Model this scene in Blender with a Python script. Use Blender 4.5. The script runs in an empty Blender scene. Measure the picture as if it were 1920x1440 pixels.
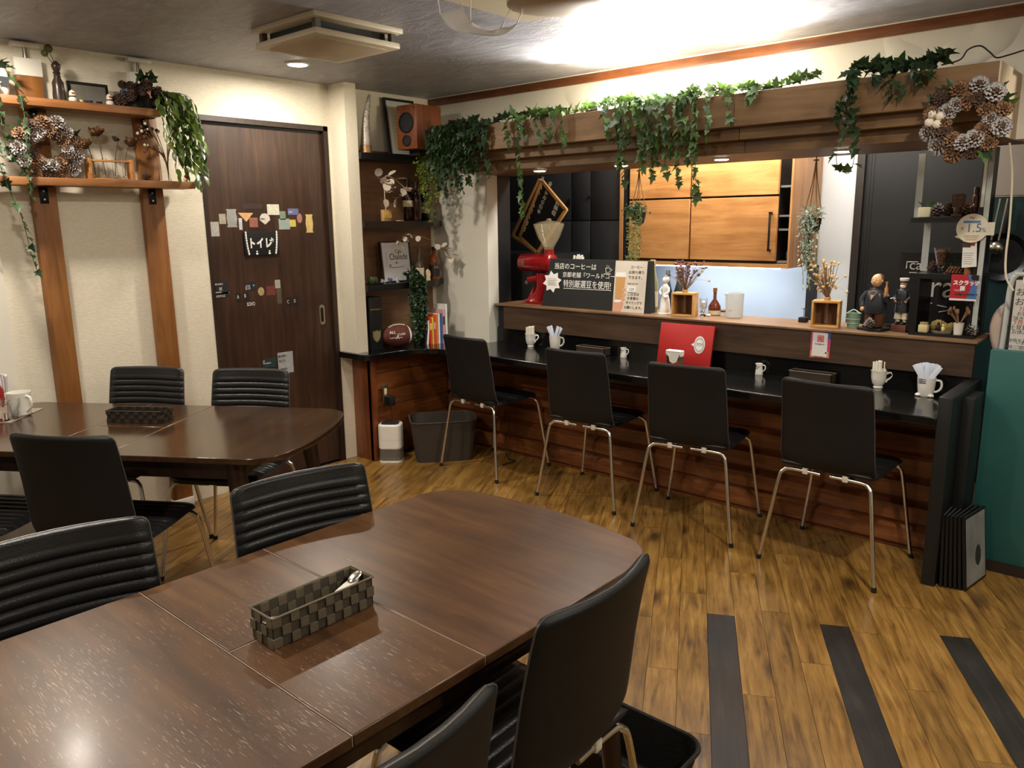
import bpy, bmesh, math, random
from mathutils import Vector, Matrix, Euler
random.seed(7)
S = bpy.context.scene
C = S.collection
PI = math.pi
# ---------------------------------------------------------------- camera, world, exposure
CAMZ, FPX = 1.5, 1474.54
YAW, PITCH, ROLL = -0.726671, 0.2031336, -0.0124913
fw = Vector((math.sin(YAW)*math.cos(PITCH), math.cos(YAW)*math.cos(PITCH), -math.sin(PITCH)))
ri = Vector((math.cos(YAW), -math.sin(YAW), 0)); up = ri.cross(fw)
r2 = math.cos(ROLL)*ri+math.sin(ROLL)*up; u2 = -math.sin(ROLL)*ri+math.cos(ROLL)*up
cd = bpy.data.cameras.new('camera'); cam = bpy.data.objects.new('camera', cd); C.objects.link(cam)
cd.sensor_width = 36; cd.lens = FPX*36/1920; cd.clip_start = .02
cam.matrix_world = Matrix(((r2.x, u2.x, -fw.x, 0), (r2.y, u2.y, -fw.y, 0), (r2.z, u2.z, -fw.z, CAMZ), (0, 0, 0, 1)))
S.camera = cam
w = bpy.data.worlds.new('world'); S.world = w; w.use_nodes = True
w.node_tree.nodes['Background'].inputs[0].default_value = (1, .93, .82, 1)
w.node_tree.nodes['Background'].inputs[1].default_value = .02
S.view_settings.view_transform = 'Standard'; S.view_settings.look = 'None'
S.view_settings.gamma = 1; S.view_settings.use_curve_mapping = False
S.view_settings.exposure = 0.8
WARM = (1, .905, .775); NEUT = (1, .95, .87)
def ray(x, y): return r2*((x-960)/FPX)-u2*((y-720)/FPX)+fw
O3 = Vector((0, 0, CAMZ))
def PZ(x, y, z): r = ray(x, y); return O3+r*((z-CAMZ)/r.z)     # photo point on a horizontal plane
def PX(x, y, X): r = ray(x, y); return O3+r*(X/r.x)            # on a plane parallel to the door wall
def PY(x, y, Y): r = ray(x, y); return O3+r*(Y/r.y)            # on a plane parallel to the counter wall
def spot(loc, energy, ang=120, blend=.6, col=WARM, rad=.05, tgt=None, name='downlight_lamp'):
    l = bpy.data.lights.new(name, 'SPOT'); l.energy = energy; l.spot_size = math.radians(ang); l.spot_blend = blend
    l.color = col; l.shadow_soft_size = rad
    o = bpy.data.objects.new(name, l); C.objects.link(o); o.location = loc
    if tgt is not None: o.rotation_euler = (Vector(tgt)-Vector(loc)).to_track_quat('-Z', 'Y').to_euler()
    return o
# ---------------------------------------------------------------- materials
def lin(c):
    return tuple(((v/255)/12.92 if v/255 <= .04045 else ((v/255+.055)/1.055)**2.4) for v in c)
MATS = {}
def nt(name):
    m = bpy.data.materials.new(name); m.use_nodes = True
    return m, m.node_tree.nodes, m.node_tree.links, m.node_tree.nodes['Principled BSDF']
def mat(name, col, rough=.5, metal=0, spec=.5, var=0, vs=8, bump=0, bs=60, coat=0, em=0, trans=0, alpha=1, rand=0, sheen=0, ior=1.45):
    if name in MATS: return MATS[name]
    m, N, L, b = nt(name); c = lin(col)
    b.inputs['Base Color'].default_value = (*c, 1); b.inputs['Roughness'].default_value = rough
    b.inputs['Metallic'].default_value = metal; b.inputs['Specular IOR Level'].default_value = spec
    b.inputs['Coat Weight'].default_value = coat; b.inputs['Coat Roughness'].default_value = .1
    b.inputs['IOR'].default_value = ior
    if em: b.inputs['Emission Color'].default_value = (*c, 1); b.inputs['Emission Strength'].default_value = em
    if trans: b.inputs['Transmission Weight'].default_value = trans
    if alpha < 1: b.inputs['Alpha'].default_value = alpha
    tc = N.new('ShaderNodeTexCoord')
    n = N.new('ShaderNodeTexNoise'); n.inputs['Scale'].default_value = vs; n.inputs['Detail'].default_value = 5
    L.new(tc.outputs['Object'], n.inputs['Vector'])
    h = N.new('ShaderNodeHueSaturation'); h.inputs['Color'].default_value = (*c, 1)
    mr = N.new('ShaderNodeMapRange'); mr.inputs[1].default_value = .25; mr.inputs[2].default_value = .75
    mr.inputs[3].default_value = 1-max(var, .02); mr.inputs[4].default_value = 1+max(var, .02)
    L.new(n.outputs['Fac'], mr.inputs[0])
    if rand:
        oi = N.new('ShaderNodeObjectInfo'); a = N.new('ShaderNodeMath'); a.operation = 'MULTIPLY_ADD'
        a.inputs[1].default_value = 2*rand; a.inputs[2].default_value = 1-rand
        L.new(oi.outputs['Random'], a.inputs[0]); mm = N.new('ShaderNodeMath'); mm.operation = 'MULTIPLY'
        L.new(a.outputs[0], mm.inputs[0]); L.new(mr.outputs[0], mm.inputs[1]); L.new(mm.outputs[0], h.inputs['Value'])
    else: L.new(mr.outputs[0], h.inputs['Value'])
    L.new(h.outputs[0], b.inputs['Base Color'])
    if bump:
        n2 = N.new('ShaderNodeTexNoise'); n2.inputs['Scale'].default_value = bs; n2.inputs['Detail'].default_value = 4
        L.new(tc.outputs['Object'], n2.inputs['Vector'])
        bp = N.new('ShaderNodeBump'); bp.inputs['Strength'].default_value = bump; bp.inputs['Distance'].default_value = .01
        L.new(n2.outputs['Fac'], bp.inputs['Height']); L.new(bp.outputs[0], b.inputs['Normal'])
    MATS[name] = m; return m
def wood(name, dark, mid, light, axis=0, scale=6, stretch=12, rough=.45, coat=0, rand=.12, knots=0, bump=.08, blotch=.35, scr=0):
    """grain stretched along axis; each board gets its own piece of the pattern"""
    if name in MATS: return MATS[name]
    m, N, L, b = nt(name)
    tc = N.new('ShaderNodeTexCoord'); oi = N.new('ShaderNodeObjectInfo')
    ad = N.new('ShaderNodeVectorMath'); ad.operation = 'MULTIPLY_ADD'
    cmb = N.new('ShaderNodeCombineXYZ')
    for k in range(3): L.new(oi.outputs['Random'], cmb.inputs[k])
    ad.inputs[1].default_value = (37, 53, 71); L.new(cmb.outputs[0], ad.inputs[0]); L.new(tc.outputs['Object'], ad.inputs[2])
    mp = N.new('ShaderNodeMapping'); sc = [scale*stretch]*3; sc[axis] = scale
    mp.inputs['Scale'].default_value = sc; L.new(ad.outputs[0], mp.inputs[0])
    n = N.new('ShaderNodeTexNoise'); n.inputs['Scale'].default_value = 1; n.inputs['Detail'].default_value = 8
    n.inputs['Roughness'].default_value = .65; n.inputs['Distortion'].default_value = .6
    L.new(mp.outputs[0], n.inputs['Vector'])
    n3 = N.new('ShaderNodeTexNoise'); n3.inputs['Scale'].default_value = scale*1.6; n3.inputs['Detail'].default_value = 4
    L.new(ad.outputs[0], n3.inputs['Vector'])
    mx = N.new('ShaderNodeMix'); mx.data_type = 'FLOAT'; mx.inputs[0].default_value = blotch
    L.new(n.outputs['Fac'], mx.inputs[2]); L.new(n3.outputs['Fac'], mx.inputs[3])
    cr = N.new('ShaderNodeValToRGB'); e = cr.color_ramp.elements
    e[0].position = .33; e[0].color = (*lin(dark), 1); e[1].position = .67; e[1].color = (*lin(light), 1)
    k = cr.color_ramp.elements.new(.5); k.color = (*lin(mid), 1)
    L.new(mx.outputs[0], cr.inputs[0])
    col = cr.outputs[0]
    if knots:
        v = N.new('ShaderNodeTexVoronoi'); v.inputs['Scale'].default_value = knots
        mp2 = N.new('ShaderNodeMapping'); s2 = [1.8]*3; s2[axis] = .7; mp2.inputs['Scale'].default_value = s2
        L.new(ad.outputs[0], mp2.inputs[0]); L.new(mp2.outputs[0], v.inputs['Vector'])
        kr = N.new('ShaderNodeMapRange'); kr.inputs[1].default_value = .05; kr.inputs[2].default_value = .17; kr.inputs[3].default_value = .85; kr.inputs[4].default_value = 0
        L.new(v.outputs['Distance'], kr.inputs[0])
        mk = N.new('ShaderNodeMix'); mk.data_type = 'RGBA'; L.new(kr.outputs[0], mk.inputs[0]); L.new(col, mk.inputs[6])
        mk.inputs[7].default_value = (*[v_*.5 for v_ in lin(dark)], 1); col = mk.outputs[2]
    h = N.new('ShaderNodeHueSaturation'); mr = N.new('ShaderNodeMath'); mr.operation = 'MULTIPLY_ADD'
    mr.inputs[1].default_value = 2*rand; mr.inputs[2].default_value = 1-rand
    L.new(oi.outputs['Random'], mr.inputs[0]); L.new(mr.outputs[0], h.inputs['Value']); L.new(col, h.inputs['Color']); col = h.outputs[0]
    if scr:   # worn pale scratches and chips in the lacquer, running with the grain, densest at the near end
        mp3 = N.new('ShaderNodeMapping'); s3 = [680]*3; s3[axis] = 40; mp3.inputs['Scale'].default_value = s3; L.new(tc.outputs['Object'], mp3.inputs[0])
        ns = N.new('ShaderNodeTexNoise'); ns.inputs['Scale'].default_value = 1; ns.inputs['Detail'].default_value = 3; L.new(mp3.outputs[0], ns.inputs['Vector'])
        nb = N.new('ShaderNodeTexNoise'); nb.inputs['Scale'].default_value = 3.2; nb.inputs['Detail'].default_value = 6; L.new(tc.outputs['Object'], nb.inputs['Vector'])
        sp = N.new('ShaderNodeSeparateXYZ'); L.new(tc.outputs['Object'], sp.inputs[0])
        gy = N.new('ShaderNodeMapRange'); gy.inputs[1].default_value = .55; gy.inputs[2].default_value = -.75; gy.inputs[3].default_value = 0; gy.inputs[4].default_value = .17*scr
        L.new(sp.outputs[1], gy.inputs[0])
        s_ = N.new('ShaderNodeMath'); s_.operation = 'MULTIPLY_ADD'; s_.inputs[1].default_value = .6; L.new(nb.outputs['Fac'], s_.inputs[0]); L.new(ns.outputs['Fac'], s_.inputs[2])
        s2_ = N.new('ShaderNodeMath'); s2_.operation = 'ADD'; L.new(s_.outputs[0], s2_.inputs[0]); L.new(gy.outputs[0], s2_.inputs[1])
        tr = N.new('ShaderNodeMapRange'); tr.inputs[1].default_value = 1.06; tr.inputs[2].default_value = 1.15; tr.inputs[3].default_value = 0; tr.inputs[4].default_value = .6
        L.new(s2_.outputs[0], tr.inputs[0])
        ms = N.new('ShaderNodeMix'); ms.data_type = 'RGBA'; L.new(tr.outputs[0], ms.inputs[0]); L.new(col, ms.inputs[6]); ms.inputs[7].default_value = (*lin((190, 172, 160)), 1)
        col = ms.outputs[2]
    L.new(col, b.inputs['Base Color'])
    b.inputs['Roughness'].default_value = rough; b.inputs['Coat Weight'].default_value = coat; b.inputs['Coat Roughness'].default_value = .15
    if bump:
        bp = N.new('ShaderNodeBump'); bp.inputs['Strength'].default_value = bump; bp.inputs['Distance'].default_value = .004
        L.new(mx.outputs[0], bp.inputs['Height']); L.new(bp.outputs[0], b.inputs['Normal'])
    MATS[name] = m; return m
def wallpaper(name, col, kind):
    """kind: weave (vinyl wallpaper), plaster (trowelled), swirl (mottled glossy ceiling paper)"""
    m, N, L, b = nt(name); tc = N.new('ShaderNodeTexCoord'); c = lin(col)
    n = N.new('ShaderNodeTexNoise'); bp = N.new('ShaderNodeBump'); bp.inputs['Distance'].default_value = .01
    L.new(bp.outputs[0], b.inputs['Normal']); mp = N.new('ShaderNodeMapping'); L.new(tc.outputs['Object'], mp.inputs[0]); L.new(mp.outputs[0], n.inputs['Vector'])
    ctr = N.new('ShaderNodeMapRange'); ctr.inputs[1].default_value = .32; ctr.inputs[2].default_value = .68; L.new(n.outputs['Fac'], ctr.inputs[0])
    cr = N.new('ShaderNodeMix'); cr.data_type = 'RGBA'; L.new(ctr.outputs[0], cr.inputs[0]); L.new(cr.outputs[2], b.inputs['Base Color'])
    b.inputs['Roughness'].default_value = .75
    if kind == 'weave':
        mp.inputs['Scale'].default_value = (40, 40, 260); n.inputs['Scale'].default_value = 1; n.inputs['Detail'].default_value = 3
        cr.inputs[6].default_value = (*[v*.93 for v in c], 1); cr.inputs[7].default_value = (*[min(1, v*1.06) for v in c], 1)
        bp.inputs['Strength'].default_value = .12; L.new(n.outputs['Fac'], bp.inputs['Height'])
    elif kind == 'plaster':
        n.inputs['Scale'].default_value = 3; n.inputs['Detail'].default_value = 8
        cr.inputs[6].default_value = (*[v*.94 for v in c], 1); cr.inputs[7].default_value = (*[min(1, v*1.05) for v in c], 1)
        wv = N.new('ShaderNodeTexWave'); wv.wave_type = 'RINGS'; wv.inputs['Scale'].default_value = 1.1; wv.inputs['Distortion'].default_value = 14
        wv.inputs['Detail'].default_value = 3; wv.inputs['Detail Scale'].default_value = .9; L.new(tc.outputs['Object'], wv.inputs['Vector'])
        rr = N.new('ShaderNodeMapRange'); rr.inputs[1].default_value = .82; rr.inputs[2].default_value = 1; L.new(wv.outputs['Fac'], rr.inputs[0])
        ad = N.new('ShaderNodeMath'); ad.operation = 'MULTIPLY_ADD'; ad.inputs[1].default_value = .45; L.new(n.outputs['Fac'], ad.inputs[0]); L.new(rr.outputs[0], ad.inputs[2])
        bp.inputs['Strength'].default_value = .65; L.new(ad.outputs[0], bp.inputs['Height'])
    else:
        mp.inputs['Scale'].default_value = (2.2, 5, 3); n.inputs['Scale'].default_value = 1.6; n.inputs['Detail'].default_value = 10
        n.inputs['Roughness'].default_value = .72; n.inputs['Distortion'].default_value = 2.2
        cr.inputs[6].default_value = (*[v*.72 for v in c], 1); cr.inputs[7].default_value = (*[min(1, v*1.3) for v in c], 1)
        b.inputs['Roughness'].default_value = .42; bp.inputs['Strength'].default_value = .6; L.new(n.outputs['Fac'], bp.inputs['Height'])
    return m
def leaf_mat(name, c1, c2, rough=.45):
    if name in MATS: return MATS[name]
    m, N, L, b = nt(name); oi = N.new('ShaderNodeObjectInfo'); tc = N.new('ShaderNodeTexCoord')
    n = N.new('ShaderNodeTexNoise'); n.inputs['Scale'].default_value = 30; L.new(tc.outputs['Object'], n.inputs['Vector'])
    a = N.new('ShaderNodeMath'); a.operation = 'MULTIPLY_ADD'; a.inputs[1].default_value = .7; L.new(oi.outputs['Random'], a.inputs[0])
    a2 = N.new('ShaderNodeMath'); a2.operation = 'MULTIPLY'; a2.inputs[1].default_value = .45; L.new(n.outputs['Fac'], a2.inputs[0]); L.new(a2.outputs[0], a.inputs[2])
    mx = N.new('ShaderNodeMix'); mx.data_type = 'RGBA'; L.new(a.outputs[0], mx.inputs[0])
    mx.inputs[6].default_value = (*lin(c1), 1); mx.inputs[7].default_value = (*lin(c2), 1)
    L.new(mx.outputs[2], b.inputs['Base Color']); b.inputs['Roughness'].default_value = rough
    tr = N.new('ShaderNodeBsdfTranslucent'); L.new(mx.outputs[2], tr.inputs['Color'])
    ms = N.new('ShaderNodeMixShader'); ms.inputs[0].default_value = .25
    out = N['Material Output']; L.new(b.outputs[0], ms.inputs[1]); L.new(tr.outputs[0], ms.inputs[2]); L.new(ms.outputs[0], out.inputs['Surface'])
    MATS[name] = m; return m
# ---------------------------------------------------------------- mesh builder
class MB:
    def __init__(s): s.v = []; s.f = []; s.m = []; s.cur = 0
    def add(s, vs, fs):
        o = len(s.v); s.v += [tuple(v) for v in vs]
        for f in fs: s.f.append([i+o for i in f]); s.m.append(s.cur)
        return s
    def slot(s, k): s.cur = k; return s
    def box(s, a, b, bev=0, seg=2):
        a, b = [min(p, q) for p, q in zip(a, b)], [max(p, q) for p, q in zip(a, b)]
        if not bev:
            v = [(x, y, z) for z in (a[2], b[2]) for y in (a[1], b[1]) for x in (a[0], b[0])]
            return s.add(v, [(0, 2, 3, 1), (4, 5, 7, 6), (0, 1, 5, 4), (2, 6, 7, 3), (0, 4, 6, 2), (1, 3, 7, 5)])
        bm = bmesh.new(); bmesh.ops.create_cube(bm, size=1)
        for v in bm.verts: v.co = Vector([a[k]+(v.co[k]+.5)*(b[k]-a[k]) for k in range(3)])
        bmesh.ops.bevel(bm, geom=list(bm.edges), offset=bev, segments=seg, profile=.5, affect='EDGES')
        bm.verts.index_update(); s.add([v.co for v in bm.verts], [[v.index for v in f.verts] for f in bm.faces]); bm.free(); return s
    def obox(s, M, sx, sy, sz, bev=0):
        k = MB().box((-sx/2, -sy/2, -sz/2), (sx/2, sy/2, sz/2), bev); return s.add([M@Vector(v) for v in k.v], k.f)
    def tube(s, pts, r, n=8, cap=True):
        pts = [Vector(p) for p in pts]; rs = r if isinstance(r, (list, tuple)) else [r]*len(pts); vs = []; fs = []; u = None
        for i, p in enumerate(pts):
            t = (pts[min(i+1, len(pts)-1)]-pts[max(i-1, 0)])
            t = t.normalized() if t.length > 1e-9 else Vector((0, 0, 1))
            if u is None: u = t.orthogonal().normalized()
            else: u = (u-t*u.dot(t)); u = u.normalized() if u.length > 1e-6 else t.orthogonal().normalized()
            v = t.cross(u)
            for k in range(n): a = 2*PI*k/n; vs.append(p+(u*math.cos(a)+v*math.sin(a))*rs[i])
        for i in range(len(pts)-1):
            for k in range(n): fs.append((i*n+k, i*n+(k+1) % n, (i+1)*n+(k+1) % n, (i+1)*n+k))
        if cap: fs.append(tuple(range(n-1, -1, -1))); fs.append(tuple(range((len(pts)-1)*n, len(pts)*n)))
        return s.add(vs, fs)
    def lathe(s, prof, c=(0, 0, 0), n=20, sx=1, sy=1, M=None):
        vs = []; fs = []
        for (r, z) in prof:
            for k in range(n): a = 2*PI*k/n; p = Vector((c[0]+r*math.cos(a)*sx, c[1]+r*math.sin(a)*sy, c[2]+z)); vs.append(M@p if M else p)
        for i in range(len(prof)-1):
            for k in range(n): fs.append((i*n+k, i*n+(k+1) % n, (i+1)*n+(k+1) % n, (i+1)*n+k))
        if prof[0][0] > 1e-5: fs.append(tuple(range(n-1, -1, -1)))
        if prof[-1][0] > 1e-5: fs.append(tuple(range((len(prof)-1)*n, len(prof)*n)))
        return s.add(vs, fs)
    def ball(s, c, r, n=10, M=None):
        rx, ry, rz = r if isinstance(r, (list, tuple)) else (r, r, r); h = n//2+1
        pr = [(max(math.sin(PI*i/h), 0)*1.0, -math.cos(PI*i/h)) for i in range(h+1)]
        k = MB().lathe([(max(a, 1e-6), b) for a, b in pr], n=n)
        f = (lambda p: M@p) if M else (lambda p: p)
        return s.add([f(Vector((c[0]+v[0]*rx, c[1]+v[1]*ry, c[2]+v[2]*rz))) for v in k.v], k.f)
    def prism(s, poly, z0, z1, M=None):
        n = len(poly); f = (lambda p: M@Vector(p)) if M else (lambda p: p)
        return s.add([f((x, y, z0)) for x, y in poly]+[f((x, y, z1)) for x, y in poly],
                     [tuple(range(n-1, -1, -1)), tuple(range(n, 2*n))]+[(i, (i+1) % n, n+(i+1) % n, n+i) for i in range(n)])
    def grid(s, P):   # P[i][j] points
        a, b = len(P), len(P[0]); return s.add([p for row in P for p in row], [(i*b+j, i*b+j+1, (i+1)*b+j+1, (i+1)*b+j) for i in range(a-1) for j in range(b-1)])
    def mesh(s, name, smooth=40, mats=()):
        me = bpy.data.meshes.new(name); me.from_pydata(s.v, [], s.f)
        for m in mats: me.materials.append(m)
        if len(mats) > 1: me.polygons.foreach_set('material_index', s.m)
        bm = bmesh.new(); bm.from_mesh(me); bmesh.ops.recalc_face_normals(bm, faces=bm.faces); bm.to_mesh(me); bm.free()
        if smooth:
            me.polygons.foreach_set('use_smooth', [True]*len(me.polygons)); me.set_sharp_from_angle(angle=math.radians(smooth))
        return me
def link(name, me, parent=None, loc=None, rot=None):
    o = bpy.data.objects.new(name, me); C.objects.link(o)
    if parent: o.parent = parent
    if loc is not None: o.location = loc
    if rot is not None: o.rotation_euler = rot
    return o
def ob(name, mb, mats, parent=None, loc=None, rot=None, smooth=40):
    if not isinstance(mats, (list, tuple)): mats = (mats,)
    return link(name, mb.mesh(name, smooth, mats), parent, loc, rot)
def thing(name, label, cat, loc=(0, 0, 0), rz=0, group=None):
    o = link(name, None, None, loc, (0, 0, rz)); return tag(o, label, cat, group)
def tag(o, label, cat, group=None):
    o['label'] = label; o['category'] = cat
    if group: o['group'] = group
    return o
def struct(o): o['kind'] = 'structure'; return o
def dup(root, loc=None, rz=None, label=None, group=None):
    r = root.copy(); C.objects.link(r)
    if loc is not None: r.location = loc
    if rz is not None: r.rotation_euler = (0, 0, rz)
    if label: r['label'] = label
    if group: r['group'] = group
    for ch in list(root.children):
        c = ch.copy(); C.objects.link(c); c.parent = r
        for g in list(ch.children):
            d = g.copy(); C.objects.link(d); d.parent = c
    return r
def text(body, size, m, parent, origin, xdir, ydir, align='LEFT', ext=.0004, name='lettering', spacing=1.0, sx=1.0, bold=0, lead=1.0):
    cu = bpy.data.curves.new('t', 'FONT'); cu.body = body; cu.size = size; cu.extrude = ext; cu.align_x = align; cu.space_character = spacing
    cu.resolution_u = 3; cu.offset = bold; cu.space_line = lead
    t = bpy.data.objects.new('t', cu); C.objects.link(t)
    me = bpy.data.meshes.new_from_object(t); bpy.data.objects.remove(t); bpy.data.curves.remove(cu)
    me.materials.clear(); me.materials.append(m)
    x = Vector(xdir).normalized(); y = Vector(ydir).normalized(); z = x.cross(y); o = Vector(origin)
    for v in me.vertices: p = v.co; v.co = o+x*(p.x*sx)+y*p.y+z*p.z
    return link(name, me, parent)
def frame3(o, xd, yd):   # matrix from origin, x axis, y axis
    x = Vector(xd).normalized(); y = Vector(yd).normalized(); z = x.cross(y).normalized(); y = z.cross(x)
    return Matrix(((x.x, y.x, z.x, o[0]), (x.y, y.y, z.y, o[1]), (x.z, y.z, z.z, o[2]), (0, 0, 0, 1)))
def rrect(x0, y0, x1, y1, r, n=4):
    P = []
    for cx, cy, a in ((x1-r, y1-r, 0), (x0+r, y1-r, 90), (x0+r, y0+r, 180), (x1-r, y0+r, 270)):
        for k in range(n+1): t = math.radians(a+90*k/n); P.append((cx+r*math.cos(t), cy+r*math.sin(t)))
    return P
def arc(pts, n=6):   # smooth polyline through points (Catmull-Rom)
    p = [Vector(q) for q in pts]; out = []
    for i in range(len(p)-1):
        a, b, c, d = p[max(i-1, 0)], p[i], p[i+1], p[min(i+2, len(p)-1)]
        for k in range(n):
            t = k/n; out.append(.5*((2*b)+(c-a)*t+(2*a-5*b+4*c-d)*t*t+(3*b-a-3*c+d)*t**3))
    return out+[p[-1]]
# ================================================================ the setting
XW, YW, ZC = -4.083, 3.80, 2.31
m_wall = wallpaper('beige_wallpaper', (226, 217, 196), 'weave')
m_plast = wallpaper('white_plaster', (222, 217, 203), 'plaster')
m_ceil = wallpaper('grey_mottled_ceiling_paper', (150, 150, 158), 'swirl')
m_black = mat('black_paint', (22, 22, 22), .5)
m_white = mat('white_enamel', (232, 228, 216), .4)
m_dtrim = wood('red_brown_trim', (86, 46, 22), (114, 64, 32), (136, 82, 46), 0, 5, 10, .4)
m_floor = wood('amber_oak_plank', (70, 46, 18), (134, 98, 45), (168, 130, 68), 0, 4.0, 10, .33, .15, .17, 2.4, .1, .25)
m_dkplank = wood('black_brown_plank', (26, 22, 20), (40, 35, 31), (58, 51, 45), 0, 4, 14, .4, .1, .1)
m_sub = mat('dark_subfloor', (40, 26, 12), .8)
fl = struct(ob('floor', MB().box((-4.6, -2.6, -.06), (2.6, 5.2, -.008)), m_sub))
def clip(poly, x0, y0, x1, y1):
    for ax, lim, sg in ((0, x0, 1), (0, x1, -1), (1, y0, 1), (1, y1, -1)):
        out = []
        for i in range(len(poly)):
            a, b = poly[i], poly[(i+1) % len(poly)]; da = (a[ax]-lim)*sg; db = (b[ax]-lim)*sg
            if da >= 0: out.append(a)
            if (da >= 0) != (db >= 0): t = da/(da-db); out.append((a[0]+(b[0]-a[0])*t, a[1]+(b[1]-a[1])*t))
        poly = out
        if not poly: return []
    return poly
AP = math.radians(-61.3); dx, dy = math.cos(AP), math.sin(AP); nx, ny = -dy, dx
PW = .1033
for k in range(-36, 24):
    n0 = .098+k*PW+.0007; n1 = n0+PW-.0014
    t = -6.4+((k*.37) % 1)*.9
    cuts = [t]
    if k in (0, 4, 8): cuts = [-6.6, -5.7, -4.78, -3.85, -2.909, -1.7, -.5, .7]
    else:
        while cuts[-1] < .8: cuts.append(cuts[-1]+.92)
    for a, b in zip(cuts, cuts[1:]):
        a += .0007; b -= .0007
        q = clip([(dx*t_+nx*n_, dy*t_+ny*n_) for t_, n_ in ((a, n0), (b, n0), (b, n1), (a, n1))], -4.08, -.4, .9, 3.74)
        if len(q) < 3: continue
        cx, cy = dx*(a+b)/2+nx*(n0+n1)/2, dy*(a+b)/2+ny*(n0+n1)/2
        loc = []
        for x, y in q: X, Y = x-cx, y-cy; loc.append((X*dx+Y*dy, X*nx+Y*ny))
        o = ob('plank', MB().prism(loc, -.008, 0), m_dkplank if (k in (0, 4, 8) and a > -3) else m_floor, fl, (cx, cy, 0), (0, 0, math.atan2(dy, dx)), smooth=0)
        # local y axis is (-dy,dx)
        o.rotation_euler = (0, 0, AP)
struct(ob('ceiling', MB().box((-4.6, -2.6, ZC), (2.6, 5.2, ZC+.1)), m_ceil))
D0, D1, DT = 2.135, 2.952, 2.072          # toilet door opening
wl = MB().box((XW-.12, 1.15, 0), (XW, D0, ZC)).box((XW-.12, D0, DT), (XW, D1, ZC)).box((XW-.12, D1, 0), (XW, YW+.1, ZC))
struct(ob('wall_left', wl, m_wall))
struct(ob('wall_side', MB().box((XW-.12, -2.5, 0), (XW+.012, 1.15, ZC)), m_plast))
struct(ob('wall_back', MB().box((XW, YW, 0), (-3.575, YW+.1, ZC)).box((-3.575, YW, 1.8), (2.5, YW+.1, ZC)).box((.55, YW, 0), (2.5, YW+.1, 1.8)), m_plast))
struct(ob('wall_right', MB().box((2.5, -2.5, 0), (2.6, 5.2, ZC)), m_wall))
struct(ob('wall_front', MB().box((XW-.12, -2.6, 0), (2.6, -2.5, ZC)), m_wall))
struct(ob('wall_column', MB().box((XW, 2.973, .712), (-3.925, 3.058, ZC)), m_wall))
struct(ob('trim_1', MB().box((XW+.002, YW-.022, ZC-.048), (2.5, YW, ZC-.004), .003), m_dtrim))
struct(ob('trim_2', MB().box((XW+.001, YW-.03, ZC-.004), (2.5, YW, ZC)), m_white))
# toilet door
m_door = wood('dark_walnut_door', (40, 25, 17), (58, 38, 27), (78, 54, 39), 2, 2.2, 16, .38, 0, 0)
m_dframe = wood('dark_door_frame', (34, 22, 16), (46, 31, 23), (58, 41, 31), 2, 2.5, 14, .4, 0, 0)
m_steel = mat('brushed_steel', (190, 184, 172), .3, 1)
dr = struct(link('door_1', None, None, (XW, D0, 0)))
fr = MB().box((-.1, 0, 0), (.004, .022, DT)).box((-.1, D1-D0-.03, 0), (.008, D1-D0, DT)).box((-.1, 0, DT-.028), (.008, D1-D0, DT))
ob('door_frame', fr, m_dframe, dr)
ob('door_panel', MB().box((-.055, .022, .008), (-.022, D1-D0-.03, DT-.045)), m_door, dr)
ob('door_track', MB().box((-.06, .022, DT-.045), (-.02, D1-D0-.03, DT-.028)), m_black, dr)
DX = -.0215
def dpt(x, y): p = PX(x, y, XW+DX); return Vector((DX, p.y-D0, p.z))
h = dpt(603.5, 590)
hm = MB().prism(rrect(-.019, -.062, .019, .062, .0185, 6), 0, .004, frame3(h, (0, 1, 0), (0, 0, 1)))
hd = ob('door_handle', hm, m_steel, dr)
ob('finger_recess', MB().prism(rrect(-.010, -.045, .010, .045, .0098, 6), .0041, .0048, frame3(h, (0, 1, 0), (0, 0, 1))), mat('dark_steel', (70, 62, 52), .3, 1), hd)
def sticker(x0, y0, x1, y1, col, shape='r', name='sticker', z=0):
    a, b = dpt(x0, y0), dpt(x1, y1); cy, cz = (a.y+b.y)/2, (a.z+b.z)/2; wv, hv = abs(b.y-a.y)/2, abs(a.z-b.z)/2
    if shape == 'r': P = [(-wv, -hv), (wv, -hv), (wv, hv), (-wv, hv)]
    elif shape == 't': P = [(-wv, hv), (0, -hv), (wv, hv)]
    elif shape == 'o': P = [(wv*math.cos(2*PI*k/20), hv*math.sin(2*PI*k/20)) for k in range(20)]
    elif shape == 'p': P = [(0, -hv), (wv, -hv*.2), (wv*.95, hv*.35), (wv*.55, hv*.9), (0, hv), (-wv*.55, hv*.9), (-wv*.95, hv*.35), (-wv, -hv*.2)]
    else: P = [(-wv, -hv), (wv, -hv), (wv*.8, -hv*.75), (wv, 0), (wv*.8, hv*.75), (wv, hv), (-wv, hv), (-wv*.8, hv*.75), (-wv, 0), (-wv*.8, -hv*.75)]
    M = frame3((DX+z, cy, cz), (0, 1, 0), (0, 0, 1))
    return ob(name, MB().prism(P, 0, .0006, M), mat('sticker_%d_%d_%d' % col, col, .5, 0, .3, .15, 60), dr, smooth=0)
def stext(x, y, body, size, col=(215, 212, 205), sx=1.0, bold=.0): 
    p = dpt(x, y); return text(body, size, mat('print_%d_%d_%d' % col, col, .5), dr, (DX+.0011, p.y, p.z), (0, 1, 0), (0, 0, 1), sx=sx, bold=bold, ext=.0002)
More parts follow.
